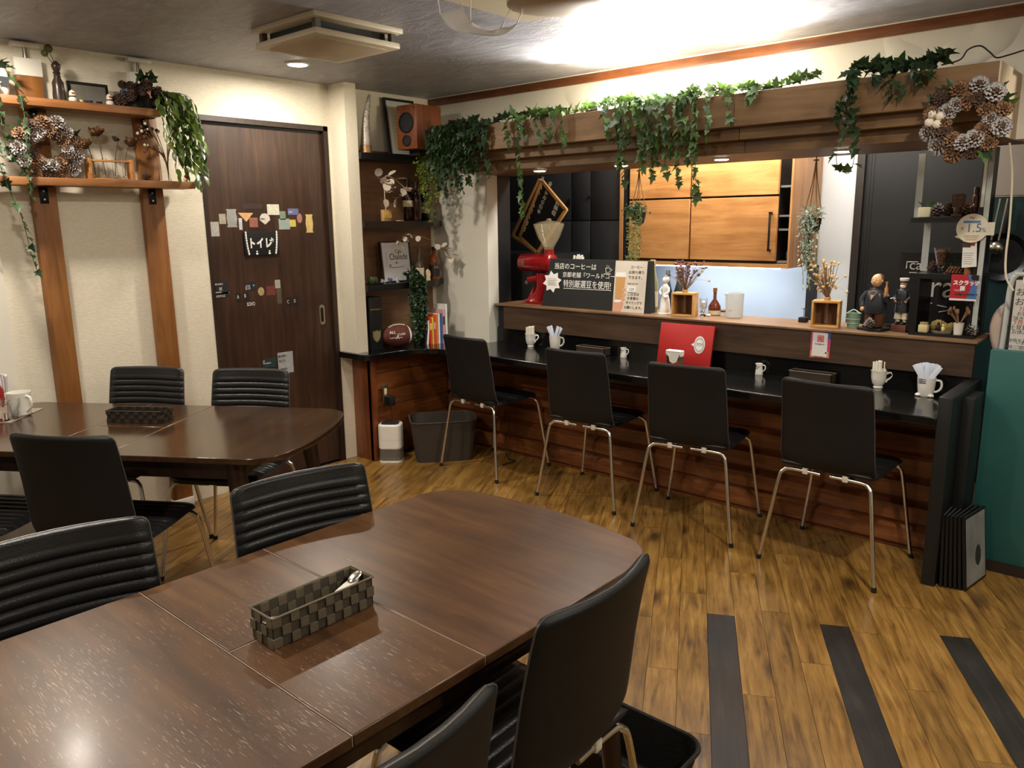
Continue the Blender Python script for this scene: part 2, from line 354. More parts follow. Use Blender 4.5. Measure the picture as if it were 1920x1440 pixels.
for a in ((394, 416, 412, 443, (176, 174, 166)), (410, 401, 424, 420, (170, 162, 142)), (423, 392, 446, 426, (150, 150, 146), 'h'), (447, 409, 455, 431, (190, 192, 198)),
          (446, 399, 476, 416, (206, 160, 106), 't'), (453, 381, 492, 392, (64, 50, 46)), (467, 408, 484, 426, (150, 96, 84)), (486, 400, 507, 421, (206, 196, 186), 'p'),
          (500, 383, 524, 403, (204, 204, 182)), (524, 396, 536, 412, (122, 144, 122)), (522, 410, 544, 430, (150, 166, 162)), (539, 391, 560, 403, (104, 110, 148)),
          (543, 412, 555, 425, (204, 186, 96)), (556, 400, 567, 418, (168, 118, 108), 'o'), (572, 402, 588, 436, (206, 180, 118), 'h'),
          (483, 539, 496, 554, (172, 152, 112), 'o'), (499, 537, 517, 553, (116, 62, 54)), (515, 525, 526, 540, (172, 166, 150)), (518, 541, 529, 569, (92, 84, 68)),
          (403, 529, 430, 558, (46, 46, 48)), (462, 529, 480, 544, (42, 46, 54)), (442, 549, 452, 566, (40, 38, 38)), (456, 548, 467, 564, (40, 38, 38)),
          (537, 558, 547, 574, (40, 38, 38)), (550, 557, 559, 572, (40, 38, 38)), (492, 674, 518, 687, (44, 64, 66)), (520, 662, 551, 697, (168, 170, 172))):
    sticker(*a)
for t in ((403, 535, 'BED FOSTER ST', .0125), (411, 545, 'BK', .026), (404, 550, 'PRIVATE PARK', .010), (404, 558, 'NICH ST A.C', .0165), (460, 543, '£15', .034), (474, 537, 'TH', .014),
          (444.5, 560, 'A', .030), (458, 558, 'B', .030), (463, 574, 'SOHO', .030), (538.5, 569, 'C', .030), (551, 567, 'D', .028), (493, 683, 'G', .03), (498, 683, 'WHITNEY ST', .011),
          (488, 412, 'CAMPUS', .013, (70, 74, 90)), (541, 399, 'TABITHA', .012, (220, 220, 226)), (521.5, 671, 'EROSION', .020, (30, 30, 32)), (523, 680, 'BROOK', .022, (90, 92, 96)), (525, 695, 'LONDON', .018, (30, 30, 32))):
    stext(t[0], t[1], t[2], t[3], t[4] if len(t) > 4 else (208, 206, 200), .62 if t[2] in ('A', 'B', 'C', 'D', 'SOHO', 'BK', '£15', 'G', 'NICH ST A.C', 'EROSION', 'BROOK', 'LONDON') else .55, .0004)
sticker(404, 549, 430, 550.3, (200, 198, 192))
# hung toilet sign
a, b = dpt(455, 435), dpt(523, 477); ts = thing('toilet_sign', 'black cloth toilet sign with white letters and chains on the dark door', 'sign', (XW+DX+.004, D0+(a.y+b.y)/2, (a.z+b.z)/2))
Ws, Hs = abs(b.y-a.y)/2, abs(a.z-b.z)/2
ob('cloth', MB().box((0, -Ws, -Hs), (.004, Ws, Hs), .001), mat('black_cloth', (16, 16, 18), .8), ts)
m_sw = mat('sign_white', (236, 234, 230), .6)
for k_, ch_ in enumerate('トイレ'): text(ch_, .062, m_sw, ts, (.0045, -Ws+.024+k_*.052, -.02), (0, 1, 0), (0, 0, 1), sx=.75, bold=.0028, ext=.001)
text('→', .04, m_sw, ts, (.0045, Ws-.062, .004), (0, 1, 0), (0, 0, 1), sx=.75, bold=.0022, ext=.001)
for s in (-1, 1):
    for k in range(9): ob('chain_bead', MB().ball((.006, s*(Ws-.012)+(-.012*s*(k/8)**2), Hs-.006-k*Hs*.22), (.004, .006, .0095), 8), m_sw, ts)
for y_ in (-.035, .045):
    for z_, r_ in ((-.044, .006), (-.057, .008)): ob('flower_mark', MB().ball((.005, y_, z_), (.001, r_, r_*.8), 8), m_sw, ts)
# ---------------------------------------------------------------- kitchen shell
m_kwall = mat('white_kitchen_wall', (214, 216, 218), .6)
m_kblack = mat('black_kitchen_wall', (26, 27, 29), .45)
m_grey = mat('warm_grey_wall', (150, 140, 130), .7)
struct(ob('wall_kitchen', MB().box((-4.5, 5.06, 0), (2.5, 5.16, ZC)), m_kwall))
struct(ob('wall_kitchen_left', MB().box((-4.5, YW+.1, 0), (-4.2, 5.06, ZC)), m_kblack))
struct(ob('wall_kitchen_right', MB().box((-.9, 4.72, 1.6), (.6, 4.8, ZC)).box((.5, YW+.1, 0), (.6, 4.72, ZC)), m_grey))
# black jamb board beside the opening
struct(ob('trim_3', MB().box((-3.62, YW+.1, .712), (-3.572, 4.02, 1.797)), m_kblack))
d2 = struct(link('door_2', None, None, (-1.65, 5.0, 0)))
ob('door_frame', MB().box((-.015, -.02, 0), (.03, .06, 2.05)).box((.80, -.02, 0), (.85, .06, 2.05)).box((-.015, -.02, 2.02), (.85, .06, 2.06)), mat('dark_bronze', (44, 38, 34), .4), d2)
ob('door_panel', MB().box((.03, .0, 0), (.80, .04, 2.02)), mat('charcoal_door', (20, 20, 21), .45), d2)
ob('door_seam', MB().box((.055, -.003, 0), (.062, 0, 2.02)).box((.075, -.003, 0), (.08, 0, 2.02)), m_black, d2)
# ---------------------------------------------------------------- canopy over the counter
m_can = wood('canopy_oak', (90, 64, 38), (120, 90, 56), (142, 111, 72), 0, 2.6, 9, .5, 0, .04)
cp = tag(link('counter_canopy', None), 'stepped brown wood canopy with ivy draped over its top edge', 'canopy')
XL, XM, XR = -3.60, -1.687, -.668
for (a, b) in ((XL, XM-.001), (XM+.001, XR)):
    for (y0, y1, z0, z1) in ((3.405, 3.42, 1.905, 2.045), (3.467, 3.482, 1.853, 1.905), (3.528, 3.543, 1.797, 1.853)):
        ob('face_board', MB().box((a, y0, z0), (b, y1, z1), .0015, 1), m_can, cp)
    ob('step_board', MB().box((a, 3.42, 1.9052), (b, 3.50, 1.912)).box((a, 3.482, 1.8532), (b, 3.55, 1.86)), m_can, cp)
ob('soffit_board', MB().box((-3.575, 3.543, 1.797), (XR, 4.045, 1.806)), m_can, cp)
ob('top_board', MB().box((XL, 3.42, 2.03), (XR, YW, 2.043)), m_can, cp)
ob('end_panel', MB().box((XR, 3.405, 1.905), (XR+.006, YW, 2.045)).box((XR, 3.467, 1.853), (XR+.006, YW, 1.905)).box((XR, 3.528, 1.797), (XR+.006, YW, 1.853)), mat('cream_board', (196, 184, 160), .6, var=.08), cp)
m_led = mat('lit_led_disc', (255, 246, 226), .3, em=14)
for i, (x, y) in enumerate(((1012, 318), (1165, 308), (1353, 296), (1580, 281))):
    p = PZ(x, y, 1.797)
    t = thing('puck_light', ['round lit puck light under the canopy nearest the tilted framed boards', 'round lit puck light under the canopy above the grinder sign', 'round lit puck light under the canopy above the oak cabinet', 'round lit puck light under the canopy behind the hanging ivy strand'][i], 'light', (p.x, p.y, 1.797), group='puck lights under the canopy')
    ob('housing', MB().lathe([(.042, 0), (.042, -.006), (.034, -.009), (.034, -.004)], n=24), m_white, t)
    ob('diffuser', MB().lathe([(.0335, -.004), (.0335, -.010), (.028, -.012)], n=24), m_led, t)
    s = spot((0, 0, -.02), 9, 130, .8, NEUT, .03); s.parent = t
# clip lamps standing on the canopy, aimed up at the ceiling
for i, (x, y) in enumerate(((1130, 205), (1207, 195), (1388, 170))):
    p = PY(x, y, 3.56)
    t = thing('clip_lamp', ['lit clip lamp half hidden in the ivy left of the yellow foliage', 'lit clip lamp among the bright ivy right of the yellow foliage', 'lit black-bodied clip lamp on the canopy above the joint'][i], 'lamp', (p.x, 3.56, 2.043))
    ob('stand', MB().box((-.03, -.02, 0), (.03, .02, .012), .003), m_black, t)
    ob('lamp_body', MB().tube([(-.10, 0, .028), (-.02, 0, .03)], [.016, .02], 12), m_black, t)
    ob('lamp_head', MB().ball((0, 0, .034), .021, 12), mat('lit_bulb', (255, 250, 235), .3, em=25), t)
    hx, hy = ((-2.43, 3.30), (-1.90, 3.02), (-1.53, 3.12))[i]; s = spot((.01, -.03, .075), 62, 130, 1, NEUT, .03, tgt=(hx-p.x, hy-3.56, .30)); s.parent = t
    pl_ = bpy.data.lights.new('bulb_glow', 'POINT'); pl_.energy = 4.5; pl_.color = (1, .9, .66); pl_.shadow_soft_size = .03; po = bpy.data.objects.new('bulb_glow', pl_); C.objects.link(po); po.location = (0, -.02, .10); po.parent = t
# ---------------------------------------------------------------- counter
m_top = mat('black_lacquer_counter', (13, 13, 13), .16, 0, .5, .3, 30, .05, 25, .3)
m_board = wood('reddish_pine_board', (76, 38, 16), (116, 65, 29), (144, 90, 46), 0, 3, 10, .36, .2, .12, 3.0)
m_boardy = wood('reddish_pine_board_side', (84, 38, 12), (128, 64, 24), (156, 86, 38), 1, 3, 10, .36, .2, .12, 3.0)
m_post = wood('reddish_pine_post', (78, 36, 12), (112, 56, 22), (138, 74, 32), 2, 3, 10, .4, .2, .08)
CT = .712
poly = [(XW, 2.945), (-3.86, 2.945), (-3.83, 2.955), (-3.815, 2.985), (-3.805, 3.15), (-3.78, 3.28), (-3.73, 3.36), (-3.64, 3.40), (-.757, 3.40), (-.757, 3.868), (-3.572, 3.868), (-3.572, YW), (XW, YW)]
tp = ob('countertop', MB().prism(poly, CT-.036, CT), m_top, smooth=30)
md = tp.modifiers.new('bevel', 'BEVEL'); md.width = .004; md.segments = 2; md.limit_method = 'ANGLE'
tag(tp, 'glossy black L-shaped countertop running under the serving ledge', 'countertop')
cb = tag(link('bar_counter', None), 'reddish brown counter front clad in horizontal chamfered pine boards', 'counter')
NB = 6; Z0 = .012; BH = (CT-.036-Z0)/NB
def chamfer_board(L, hgt, th):
    pr = [(0, .0015), (-th*.12, .0015), (-th, .02), (-th, hgt-.02), (-th*.12, hgt-.0015), (0, hgt-.0015)]
    n = len(pr); m = MB()
    return m.add([(0, y, z) for y, z in pr]+[(L, y, z) for y, z in pr], [tuple(range(n)), tuple(range(2*n-1, n-1, -1))]+[(i, (i+1) % n, n+(i+1) % n, n+i) for i in range(n)])
ml = chamfer_board(3.14, BH, .026).mesh('front_board', 20, (m_board,))
ms = chamfer_board(.645, BH, .026).mesh('side_board', 20, (m_board,))
ob('back_panel', MB().box((-3.9, 3.741, 0), (-.757, 3.76, CT-.036)), m_post, cb)
for k in range(NB):
    link('front_board', ml, cb, (-3.90, 3.741, Z0+k*BH))
    link('side_board', ms, cb, (-3.915, 3.725, Z0+k*BH), (0, 0, -PI/2))
ob('corner_post', MB().box((XW, 3.045, 0), (-3.90, 3.075, CT-.036), .003).box((-3.93, 3.045, 0), (-3.888, 3.085, CT-.036), .003), m_post, cb)
pw = ob('counter_end_wall', MB().box((-.757, 3.40, 0), (-.703, 3.90, .80), .006).box((-.703, 3.56, 0), (-.66, 3.74, .775), .003), mat('black_satin_paint', (24, 25, 26), .38, var=.15))
tag(pw, 'black painted end wall closing the counter beside the teal partition', 'partition')
m_ledge = wood('dark_walnut_panel', (54, 38, 27), (74, 54, 40), (90, 68, 51), 0, 2.6, 14, .42, 0, .04)
sl = tag(link('serving_ledge', None), 'dark walnut serving ledge between the black counter and the kitchen', 'ledge')
ob('front_panel', MB().box((-3.49, 3.85, .808), (-.735, 3.872, .958), .0015, 1), m_ledge, sl)
ob('top_board', MB().box((-3.565, 3.838, .958), (-.725, 4.16, .970), .002, 1), wood('ledge_top_oak', (96, 70, 48), (124, 94, 66), (146, 114, 84), 0, 2.6, 12, .4, 0, .04), sl)
ob('backsplash', MB().box((-3.56, 3.868, CT-.03), (-.757, 3.88, .812)), m_top, sl)
ob('rear_panel', MB().box((-3.56, 3.88, CT), (-.757, 3.90, .958)), m_black, sl)
# teal partition to the right
tw = tag(link('teal_partition', None), 'teal painted low partition wall behind the stacked menus', 'partition')
ob('panel', MB().box((-.655, 3.735, .045), (.55, 3.79, .955), .002), mat('teal_paint', (42, 92, 88), .45, var=.1, vs=5), tw)
ob('baseboard', MB().box((-.60, 3.722, 0), (.55, 3.79, .045)), mat('dark_brown_baseboard', (44, 32, 24), .5), tw)
# kitchen ceiling panel that lights the working side
kl = tag(ob('kitchen_ceiling_light', MB().box((-2.9, 4.28, ZC-.045), (-1.3, 4.5, ZC), .006), mat('lit_acrylic', (255, 248, 235), .4, em=4)), 'long lit acrylic ceiling light above the kitchen aisle', 'light')
al = bpy.data.lights.new('kitchen_tube', 'AREA'); al.shape = 'RECTANGLE'; al.size = 1.5; al.size_y = .2; al.energy = 22; al.color = NEUT
ao = bpy.data.objects.new('kitchen_tube', al); C.objects.link(ao); ao.location = (-2.1, 4.39, ZC-.06)
# ---------------------------------------------------------------- ceiling fittings
def downlight(x, y, en, label, ang=125):
    t = thing('ceiling_downlight', label, 'light', (x, y, ZC), group='recessed ceiling downlights')
    ob('trim_ring', MB().lathe([(.062, 0), (.062, -.005), (.05, -.008), (.048, -.003)], n=28), m_white, t)
    ob('diffuser', MB().lathe([(.0475, -.003), (.046, -.009), (.03, -.012), (1e-5, -.012)], n=28), mat('lit_downlight', (255, 248, 232), .3, em=22), t)
    l = bpy.data.lights.new('downlight_lamp', 'AREA'); l.shape = 'DISK'; l.size = .09; l.energy = en*.26; l.color = WARM
    s = bpy.data.objects.new('downlight_lamp', l); C.objects.link(s); s.location = (0, 0, -.02); s.parent = t
p = PZ(558, 119, ZC); downlight(p.x, p.y, 35, 'lit recessed downlight beside the square ceiling vent')
downlight(-3.6, 1.05, 36, 'recessed downlight above the far dining table')
downlight(-2.2, .75, 46, 'recessed downlight between the two dining tables')
downlight(-.3, 2.35, 56, 'recessed downlight above the open striped floor')
downlight(-1.3, -.3, 40, 'recessed downlight behind the near table')
downlight(.7, 1.3, 42, 'recessed downlight right of the viewpoint')
# square cassette vent
vt = thing('ceiling_vent', 'cream square ceiling vent panel hanging below a dark gap', 'vent', (-2.935, 2.155, ZC))
m_vent = mat('cream_plastic', (206, 194, 170), .5)
ob('flange', MB().box((-.225, -.225, -.022), (.225, .225, 0), .004), m_vent, vt)
ob('duct_neck', MB().box((-.17, -.17, -.06), (.17, .17, -.02)), m_black, vt)
for sx, sy in ((1, 1), (1, -1), (-1, 1), (-1, -1)):
    ob('bracket', MB().box((sx*.19-.012, sy*.19-.012, -.06), (sx*.19+.012, sy*.19+.012, -.02)), mat('vent_bracket', (92, 84, 72), .5), vt)
ob('face_plate', MB().box((-.215, -.215, -.083), (.215, .215, -.058), .006), m_vent, vt)
ob('filter_panel', MB().box((-.175, -.175, -.087), (.175, .175, -.082), .003), mat('cream_filter', (190, 174, 146), .8, bump=.2, bs=300), vt)
# ceiling air conditioner panel with round louvres and a hung deflector sheet
ac = thing('air_conditioner', 'cream ceiling panel with round outlets cut by the top edge', 'air conditioner', (-1.70, 2.08, ZC))
ob('panel', MB().prism(rrect(-.455, -.455, .455, .455, .06, 6), -.04, 0), mat('cream_panel', (224, 214, 186), .45), ac)
m_tan = mat('tan_plastic', (184, 166, 138), .5)
ob('outlet', MB().lathe([(.17, -.04), (.17, -.075), (.12, -.085), (1e-5, -.086)], (-.12, .22, 0), 28), m_tan, ac)
ob('outlet', MB().lathe([(.13, -.04), (.13, -.06), (.1, -.066), (1e-5, -.067)], (.2, .26, 0), 28), mat('cream_ring', (214, 202, 176), .5), ac)
ds = thing('deflector_sheet', 'white sheet slung on strings below the cream ceiling panel', 'sheet', (0, 0, 0))
P = []
c0 = [PZ(825, 27, 2.17), PZ(868, 17, 2.19)]; c1 = [PZ(850, 56, 2.12), PZ(882, 40, 2.15)]; c2 = [PZ(912, 67, 2.11), PZ(915, 58, 2.14)]; c3 = [PZ(946, 64, 2.12), PZ(938, 54, 2.14)]; c4 = [PZ(972, 42, 2.16), PZ(957, 52, 2.17)]
A = arc([c[0] for c in (c0, c1, c2, c3, c4)], 5); B = arc([c[1] for c in (c0, c1, c2, c3, c4)], 5)
sh = MB()
for off in (0, .002): sh.grid([[a.lerp(b, k/4)+Vector((0, 0, off)) for k in range(5)] for a, b in zip(A, B)])
ob('sheet', sh, mat('white_sheet', (242, 243, 246), .7), ds, smooth=80)
for a, b in (((825, 27, 2.17), (821, 0, 2.27)), ((882, 40, 2.15), (882, -6, 2.27)), ((868, 17, 2.19), (860, -2, 2.27)), ((937, 55, 2.14), (964, 5, 2.268)), ((970, 42, 2.16), (984, 10, 2.268))):
    ob('string', MB().tube([PZ(*a), PZ(*b)], .0022, 5), m_white, ds)
# ---------------------------------------------------------------- chairs
m_leather = mat('black_leatherette', (27, 27, 28), .36, 0, .5, .15, 20, .12, 220)
m_shell = mat('black_leatherette_rear', (20, 19, 18), .55, 0, .4, .1, 10, .1, 300)
m_chrome = mat('chrome_tube', (222, 222, 222), .2, 1)
m_rub = mat('black_rubber', (18, 18, 18), .7)
m_clip = mat('clear_plastic_clip', (214, 206, 190), .4)
PIPE = []
def shell_part(path, wf, ribs, t0=.008, t1=.011, nrib=5, cup=.032):
    """path: list of (y,z); wf(s)->half width; returns a closed padded slab with channel quilting on the sitting side"""
    P = arc([(0, a, b) for a, b in path], 8); ds_ = [0]
    for a, b in zip(P, P[1:]): ds_.append(ds_[-1]+(b-a).length)
    L_ = ds_[-1]; n = 100; pts = []; j = 0
    for i in range(n+1):
        d = L_*i/n
        while j < len(P)-2 and ds_[j+1] < d: j += 1
        t = (d-ds_[j])/max(ds_[j+1]-ds_[j], 1e-9); pts.append(P[j].lerp(P[j+1], min(t, 1)))
    W = 10; F = []; R = []
    for i, p in enumerate(pts):
        tg = (pts[min(i+1, n)]-pts[max(i-1, 0)]).normalized(); nn = Vector((0, -tg.z, tg.y))   # sitting side
        if nn.z < 0 or (abs(nn.z) < .5 and nn.y < 0): nn = -nn
        s = i/n; w = wf(s); rf = []; rr = []
        for k in range(W+1):
            u = -1+2*k/W; u = math.copysign(1-(1-abs(u))**1.7, u); x = u*w
            edge = max(0, 1-abs(u)**18); e2 = min(1, min(s, 1-s)*n/1.5)
            rb = 0
            if ribs:
                sr = (s-.09)/.91 if cup else s
                rb = (.007*(abs(math.sin(PI*sr*ribs))**.5) if sr > 0 else .005)*min(1, (1-abs(u))*8)
            th = (t1*edge**.5*e2**.5+rb)
            f_ = Vector((0, cup*u*u, 0)) if cup else Vector((0, 0, 0))
            rf.append(p+Vector((x, 0, 0))+nn*th+f_); rr.append(p+Vector((x, 0, 0))-nn*t0*edge**.5*e2**.5+f_)
        F.append(rf); R.append(rr)
    m = MB(); m.slot(0).grid(F); m.slot(1).grid(R)
    # rim
    loop = lambda G: [G[0][k] for k in range(W+1)]+[G[i][W] for i in range(1, n+1)]+[G[n][k] for k in range(W-1, -1, -1)]+[G[i][0] for i in range(n-1, 0, -1)]
    a, b = loop(F), loop(R); q = len(a); m.slot(0).add(a+b, [(i, (i+1) % q, q+(i+1) % q, q+i) for i in range(q)])
    PIPE.append([x.lerp(y_, .5) for x, y_ in zip(a, b)])
    return m
def wround(w0, w1, r0, r1, L_):
    def f(s):
        w_ = w0+(w1-w0)*s; d = s*L_; e = (1-s)*L_
        if r0 and d < r0: w_ -= r0-math.sqrt(max(0, r0*r0-(r0-d)**2))
        if r1 and e < r1: w_ -= r1-math.sqrt(max(0, r1*r1-(r1-e)**2))
        return w_
    return f
back_me = shell_part([(-.284, .845), (-.268, .775), (-.250, .68), (-.236, .58), (-.224, .505), (-.205, .462)], wround(.187, .2, .026, 0, .43), 13).mesh('backrest', 50, (m_leather, m_shell))
seat_me = shell_part([(-.205, .462), (-.165, .446), (-.08, .444), (.02, .448), (.11, .455), (.16, .452), (.187, .434)], wround(.196, .205, 0, .07, .42), 12, cup=0).mesh('seat', 50, (m_leather, m_shell))
pipe_me = MB().tube(PIPE[0]+[PIPE[0][0]], .0022, 5).mesh('piping', 60, (mat('grey_piping', (74, 72, 70), .35),))
def leg_path(sx, sy):
    k = sy if sy < 0 else .86*sy      # front legs stand a little closer in
    return arc([(sx*.25, k*.245, .012), (sx*.222, k*.225, .2), (sx*.196, k*.205, .385), (sx*.182, k*.196, .418), (sx*.15, k*.192, .431), (sx*.02, k*.19, .431)], 4)
leg_me = {}
for sx in (1, -1):
    for sy in (1, -1): leg_me[sx, sy] = (MB().tube(leg_path(sx, sy), .0088, 10).mesh('leg', 60, (m_chrome,)), MB().tube([(sx*.2515, sy*(.246 if sy < 0 else .2115), 0), (sx*.249, sy*(.2443 if sy < 0 else .21), .02)], .0105, 10).mesh('rubber_foot', 60, (m_rub,)))
clip_me = MB().box((-.012, -.012, -.016), (.012, .012, .012), .004).mesh('clip', 40, (m_clip,))
rail_me = {s: MB().tube([(s*.10, -.19, .431), (s*.10, .163, .431)], .007, 8).mesh('seat_rail', 60, (m_chrome,)) for s in (1, -1)}
def chair(x, y, rz, label, group):
    t = thing('dining_chair', label, 'chair', (x, y, 0), rz, group)
    link('seat', seat_me, t); bk_ = link('backrest', back_me, t); link('piping', pipe_me, bk_)
    for k, (a, b) in leg_me.items(): l = link('leg', a, t); link('rubber_foot', b, l)
    for s in (1, -1): link('seat_rail', rail_me[s], t); link('clip', clip_me, t, (s*.085, -.19, .436))
    return t
g = 'black chairs along the counter'
chair(-3.235, 3.485, math.radians(-3), 'black leatherette chair with chrome legs nearest the fabric bin at the counter', g)
chair(-2.445, 3.475, math.radians(3), 'black leatherette counter chair in front of the sugar mug', g)
chair(-1.81, 3.45, math.radians(8), 'black leatherette counter chair in front of the red menu book', g)
chair(-1.12, 3.45, math.radians(-2), 'black leatherette counter chair nearest the black end wall', g)
def back_at(tx, ty, rz):      # chair whose backrest top centre stands at (tx,ty)
    return tx+.28*-math.sin(rz), ty+.28*math.cos(rz)
g = 'black chairs around the near table'
r = math.radians(92); x, y = back_at(-.75, 1.112, r); chair(x, y, r, 'black chair with smooth back turned to us at the right side of the near table', g)
r = math.radians(90); x, y = back_at(-.683, .575, r); chair(x, y, r, 'black chair cut by the bottom edge with worn pale top seam', g)
r = math.radians(-101); x, y = back_at(-1.79, 1.13, r); chair(x, y, r, 'ribbed black chair behind the woven basket on the near table', g)
r = math.radians(-101); x, y = back_at(-1.85, .55, r); chair(x, y, r, 'ribbed black chair at the left edge of the near table', g)
TA = math.radians(33.2); U = Vector((math.cos(TA), math.sin(TA), 0)); Nn = Vector((-math.sin(TA), math.cos(TA), 0))
g = 'black chairs around the far table'
r = PI+TA; x, y = back_at(-3.748, 1.62, r); chair(x, y, r, 'ribbed black chair behind the far table in front of the wooden post', g)
x, y = back_at(-3.30, 1.90, r); chair(x, y, r, 'ribbed black chair behind the far table in front of the dark door', g)
r = TA; x, y = back_at(-2.715, .845, r); chair(x, y, r, 'black chair with smooth back turned to us at the far table', g)
x, y = back_at(-3.17, .55, r); chair(x, y, r, 'black chair at the far table, only its seat showing at the left edge', g)
# ---------------------------------------------------------------- tables
m_table = wood('dark_brown_table', (56, 35, 18), (79, 52, 29), (100, 70, 41), 0, 2.4, 10, .35, .08, .02, 0, .05, scr=1.0)
m_table.node_tree.nodes['Principled BSDF'].inputs['Specular IOR Level'].default_value = .36
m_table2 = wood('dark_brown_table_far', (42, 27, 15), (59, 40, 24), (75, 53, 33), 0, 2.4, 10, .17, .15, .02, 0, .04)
m_tleg = wood('dark_brown_leg', (30, 17, 11), (44, 26, 17), (58, 36, 24), 2, 3, 10, .35, .1, .05)
TZ = .72
def tabletop_outline(y0, y1, hw=.377):
    """near/far ends of the top are gently bowed with round corners"""
    def end_y(x): return .815-.06*(abs(x)/hw)**2.2
    P = []
    r_ = .10
    def far(sgn):
        pts = []
        for k in range(37):
            x_ = -hw*math.cos(PI*k/36); d = hw-abs(x_); y_ = end_y(x_)
            if d < r_: y_ -= r_-math.sqrt(max(0, r_*r_-(r_-d)**2))
            pts.append((x_, sgn*y_))
        return pts
    if y1 is None: P = [(hw, y0), ]+far(1)[::-1]+[(-hw, y0)]
    elif y0 is None: P = [(-hw, y1)]+far(-1)+[(hw, y1)]
    else: P = [(-hw, y0), (hw, y0), (hw, y1), (-hw, y1)]
    return P
def table(x, y, rz, m_, label):
    t = thing('dining_table', label, 'table', (x, y, 0), rz, 'dark brown extension tables')
    gp = .0009; s0 = .151
    parts = [('tabletop_half', tabletop_outline(s0+gp, None)), ('tabletop_half', tabletop_outline(None, -s0-gp)),
             ('extension_leaf', [(-.377, -s0+gp), (-gp, -s0+gp), (-gp, s0-gp), (-.377, s0-gp)]), ('extension_leaf', [(gp, -s0+gp), (.377, -s0+gp), (.377, s0-gp), (gp, s0-gp)])]
    for nme, pl in parts:
        o = ob(nme, MB().prism(pl, TZ-.022, TZ), m_, t, smooth=30)
        b = o.modifiers.new('bevel', 'BEVEL'); b.width = .003; b.segments = 2; b.limit_method = 'ANGLE'
    m_seam = mat('worn_lit_seam', (146, 128, 114), .6, var=.3, vs=30)  # pale strips: worn edges plus light caught by the bevels, put into colour
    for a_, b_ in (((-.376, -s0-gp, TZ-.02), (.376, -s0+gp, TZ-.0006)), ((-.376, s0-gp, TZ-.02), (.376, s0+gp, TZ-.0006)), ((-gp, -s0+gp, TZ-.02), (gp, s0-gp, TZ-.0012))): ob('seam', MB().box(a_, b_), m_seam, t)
    ob('apron', MB().box((-.33, -.62, TZ-.09), (-.308, .62, TZ-.0225)).box((.308, -.62, TZ-.09), (.33, .62, TZ-.0225)).box((-.308, -.62, TZ-.09), (.308, -.6, TZ-.0225)).box((-.308, .6, TZ-.09), (.308, .62, TZ-.0225)), m_tleg, t)
    for sx in (1, -1):
        for sy in (1, -1):
            a = Vector((sx*.305, sy*.60, TZ-.0225)); b = Vector((sx*.335, sy*.66, 0))
            ob('leg', MB().tube([a, a.lerp(b, .15), b], [.036, .034, .019], 4 if 0 else 12), m_tleg, t)
    return t
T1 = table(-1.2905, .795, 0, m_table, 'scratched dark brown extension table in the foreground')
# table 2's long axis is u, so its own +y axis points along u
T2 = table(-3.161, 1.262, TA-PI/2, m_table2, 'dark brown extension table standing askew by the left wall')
# ---------------------------------------------------------------- woven baskets
def woven(name, label, cat, L_, W_, H_, loc, rz, m1, m2, group, rows=3, cell=.0195):
    t = thing(name, label, cat, loc, rz, group)
    for (a, b) in (((-L_/2+.002, -W_/2+.002, .001), (L_/2-.002, -W_/2+.004, H_)), ((-L_/2+.002, W_/2-.004, .001), (L_/2-.002, W_/2-.002, H_)), ((-L_/2+.002, -W_/2+.002, .001), (-L_/2+.004, W_/2-.002, H_)), ((L_/2-.004, -W_/2+.002, .001), (L_/2-.002, W_/2-.002, H_))):
        ob('wall', MB().box(a, b), m2, t)
    ob('base', MB().box((-L_/2+.003, -W_/2+.003, 0), (L_/2-.003, W_/2-.003, .003)), m2, t)
    # raised woven cells
    nl = max(2, round(L_/cell)); nw = max(2, round(W_/cell)); hc = H_/rows; wv = []
    for side in range(4):
        cnt = nl if side < 2 else nw; ln = L_ if side < 2 else W_
        for i in range(cnt):
            for j in range(rows):
                if (i+j+side) % 2: continue
                c = -ln/2+(i+.5)*ln/cnt; z = (j+.5)*hc; wd = ln/cnt*.96; hh = hc*.96
                if side == 0: a = ((c-wd/2, -W_/2-.0012, z-hh/2), (c+wd/2, -W_/2+.0022, z+hh/2))
                elif side == 1: a = ((c-wd/2, W_/2-.0022, z-hh/2), (c+wd/2, W_/2+.0012, z+hh/2))
                elif side == 2: a = ((-L_/2-.0012, c-wd/2, z-hh/2), (-L_/2+.0022, c+wd/2, z+hh/2))
                else: a = ((L_/2-.0022, c-wd/2, z-hh/2), (L_/2+.0012, c+wd/2, z+hh/2))
                wv.append(a)
                if side < 2:   # inner face of the far wall shows too
                    yy = (-W_/2+.004, -W_/2+.0052) if side == 0 else (W_/2-.0052, W_/2-.004)
                    wv.append(((c-wd/2, yy[0], z-hh/2), (c+wd/2, yy[1], z+hh/2)))
    for a in wv: ob('weave_strap', MB().box(*a, .0006, 1), m1, t)
    rim = MB()
    rim.tube([(-L_/2, -W_/2, H_), (L_/2, -W_/2, H_), (L_/2, W_/2, H_), (-L_/2, W_/2, H_), (-L_/2, -W_/2, H_)], .0024, 6)
    ob('rim', rim, m1, t)
    return t
m_w1 = mat('olive_grey_strap', (104, 94, 76), .6, var=.12, vs=90); m_w2 = mat('dark_grey_strap', (74, 67, 55), .65)
m_w3 = mat('dark_brown_strap', (56, 46, 38), .55, var=.1, vs=90); m_w4 = mat('darker_strap', (38, 31, 26), .6)
bk = woven('cutlery_basket', 'grey woven cutlery basket holding white wrapped spoons on the near table', 'basket', .238, .078, .062, (-1.268, .822, TZ), PI/2, m_w1, m_w2, 'woven cutlery baskets')
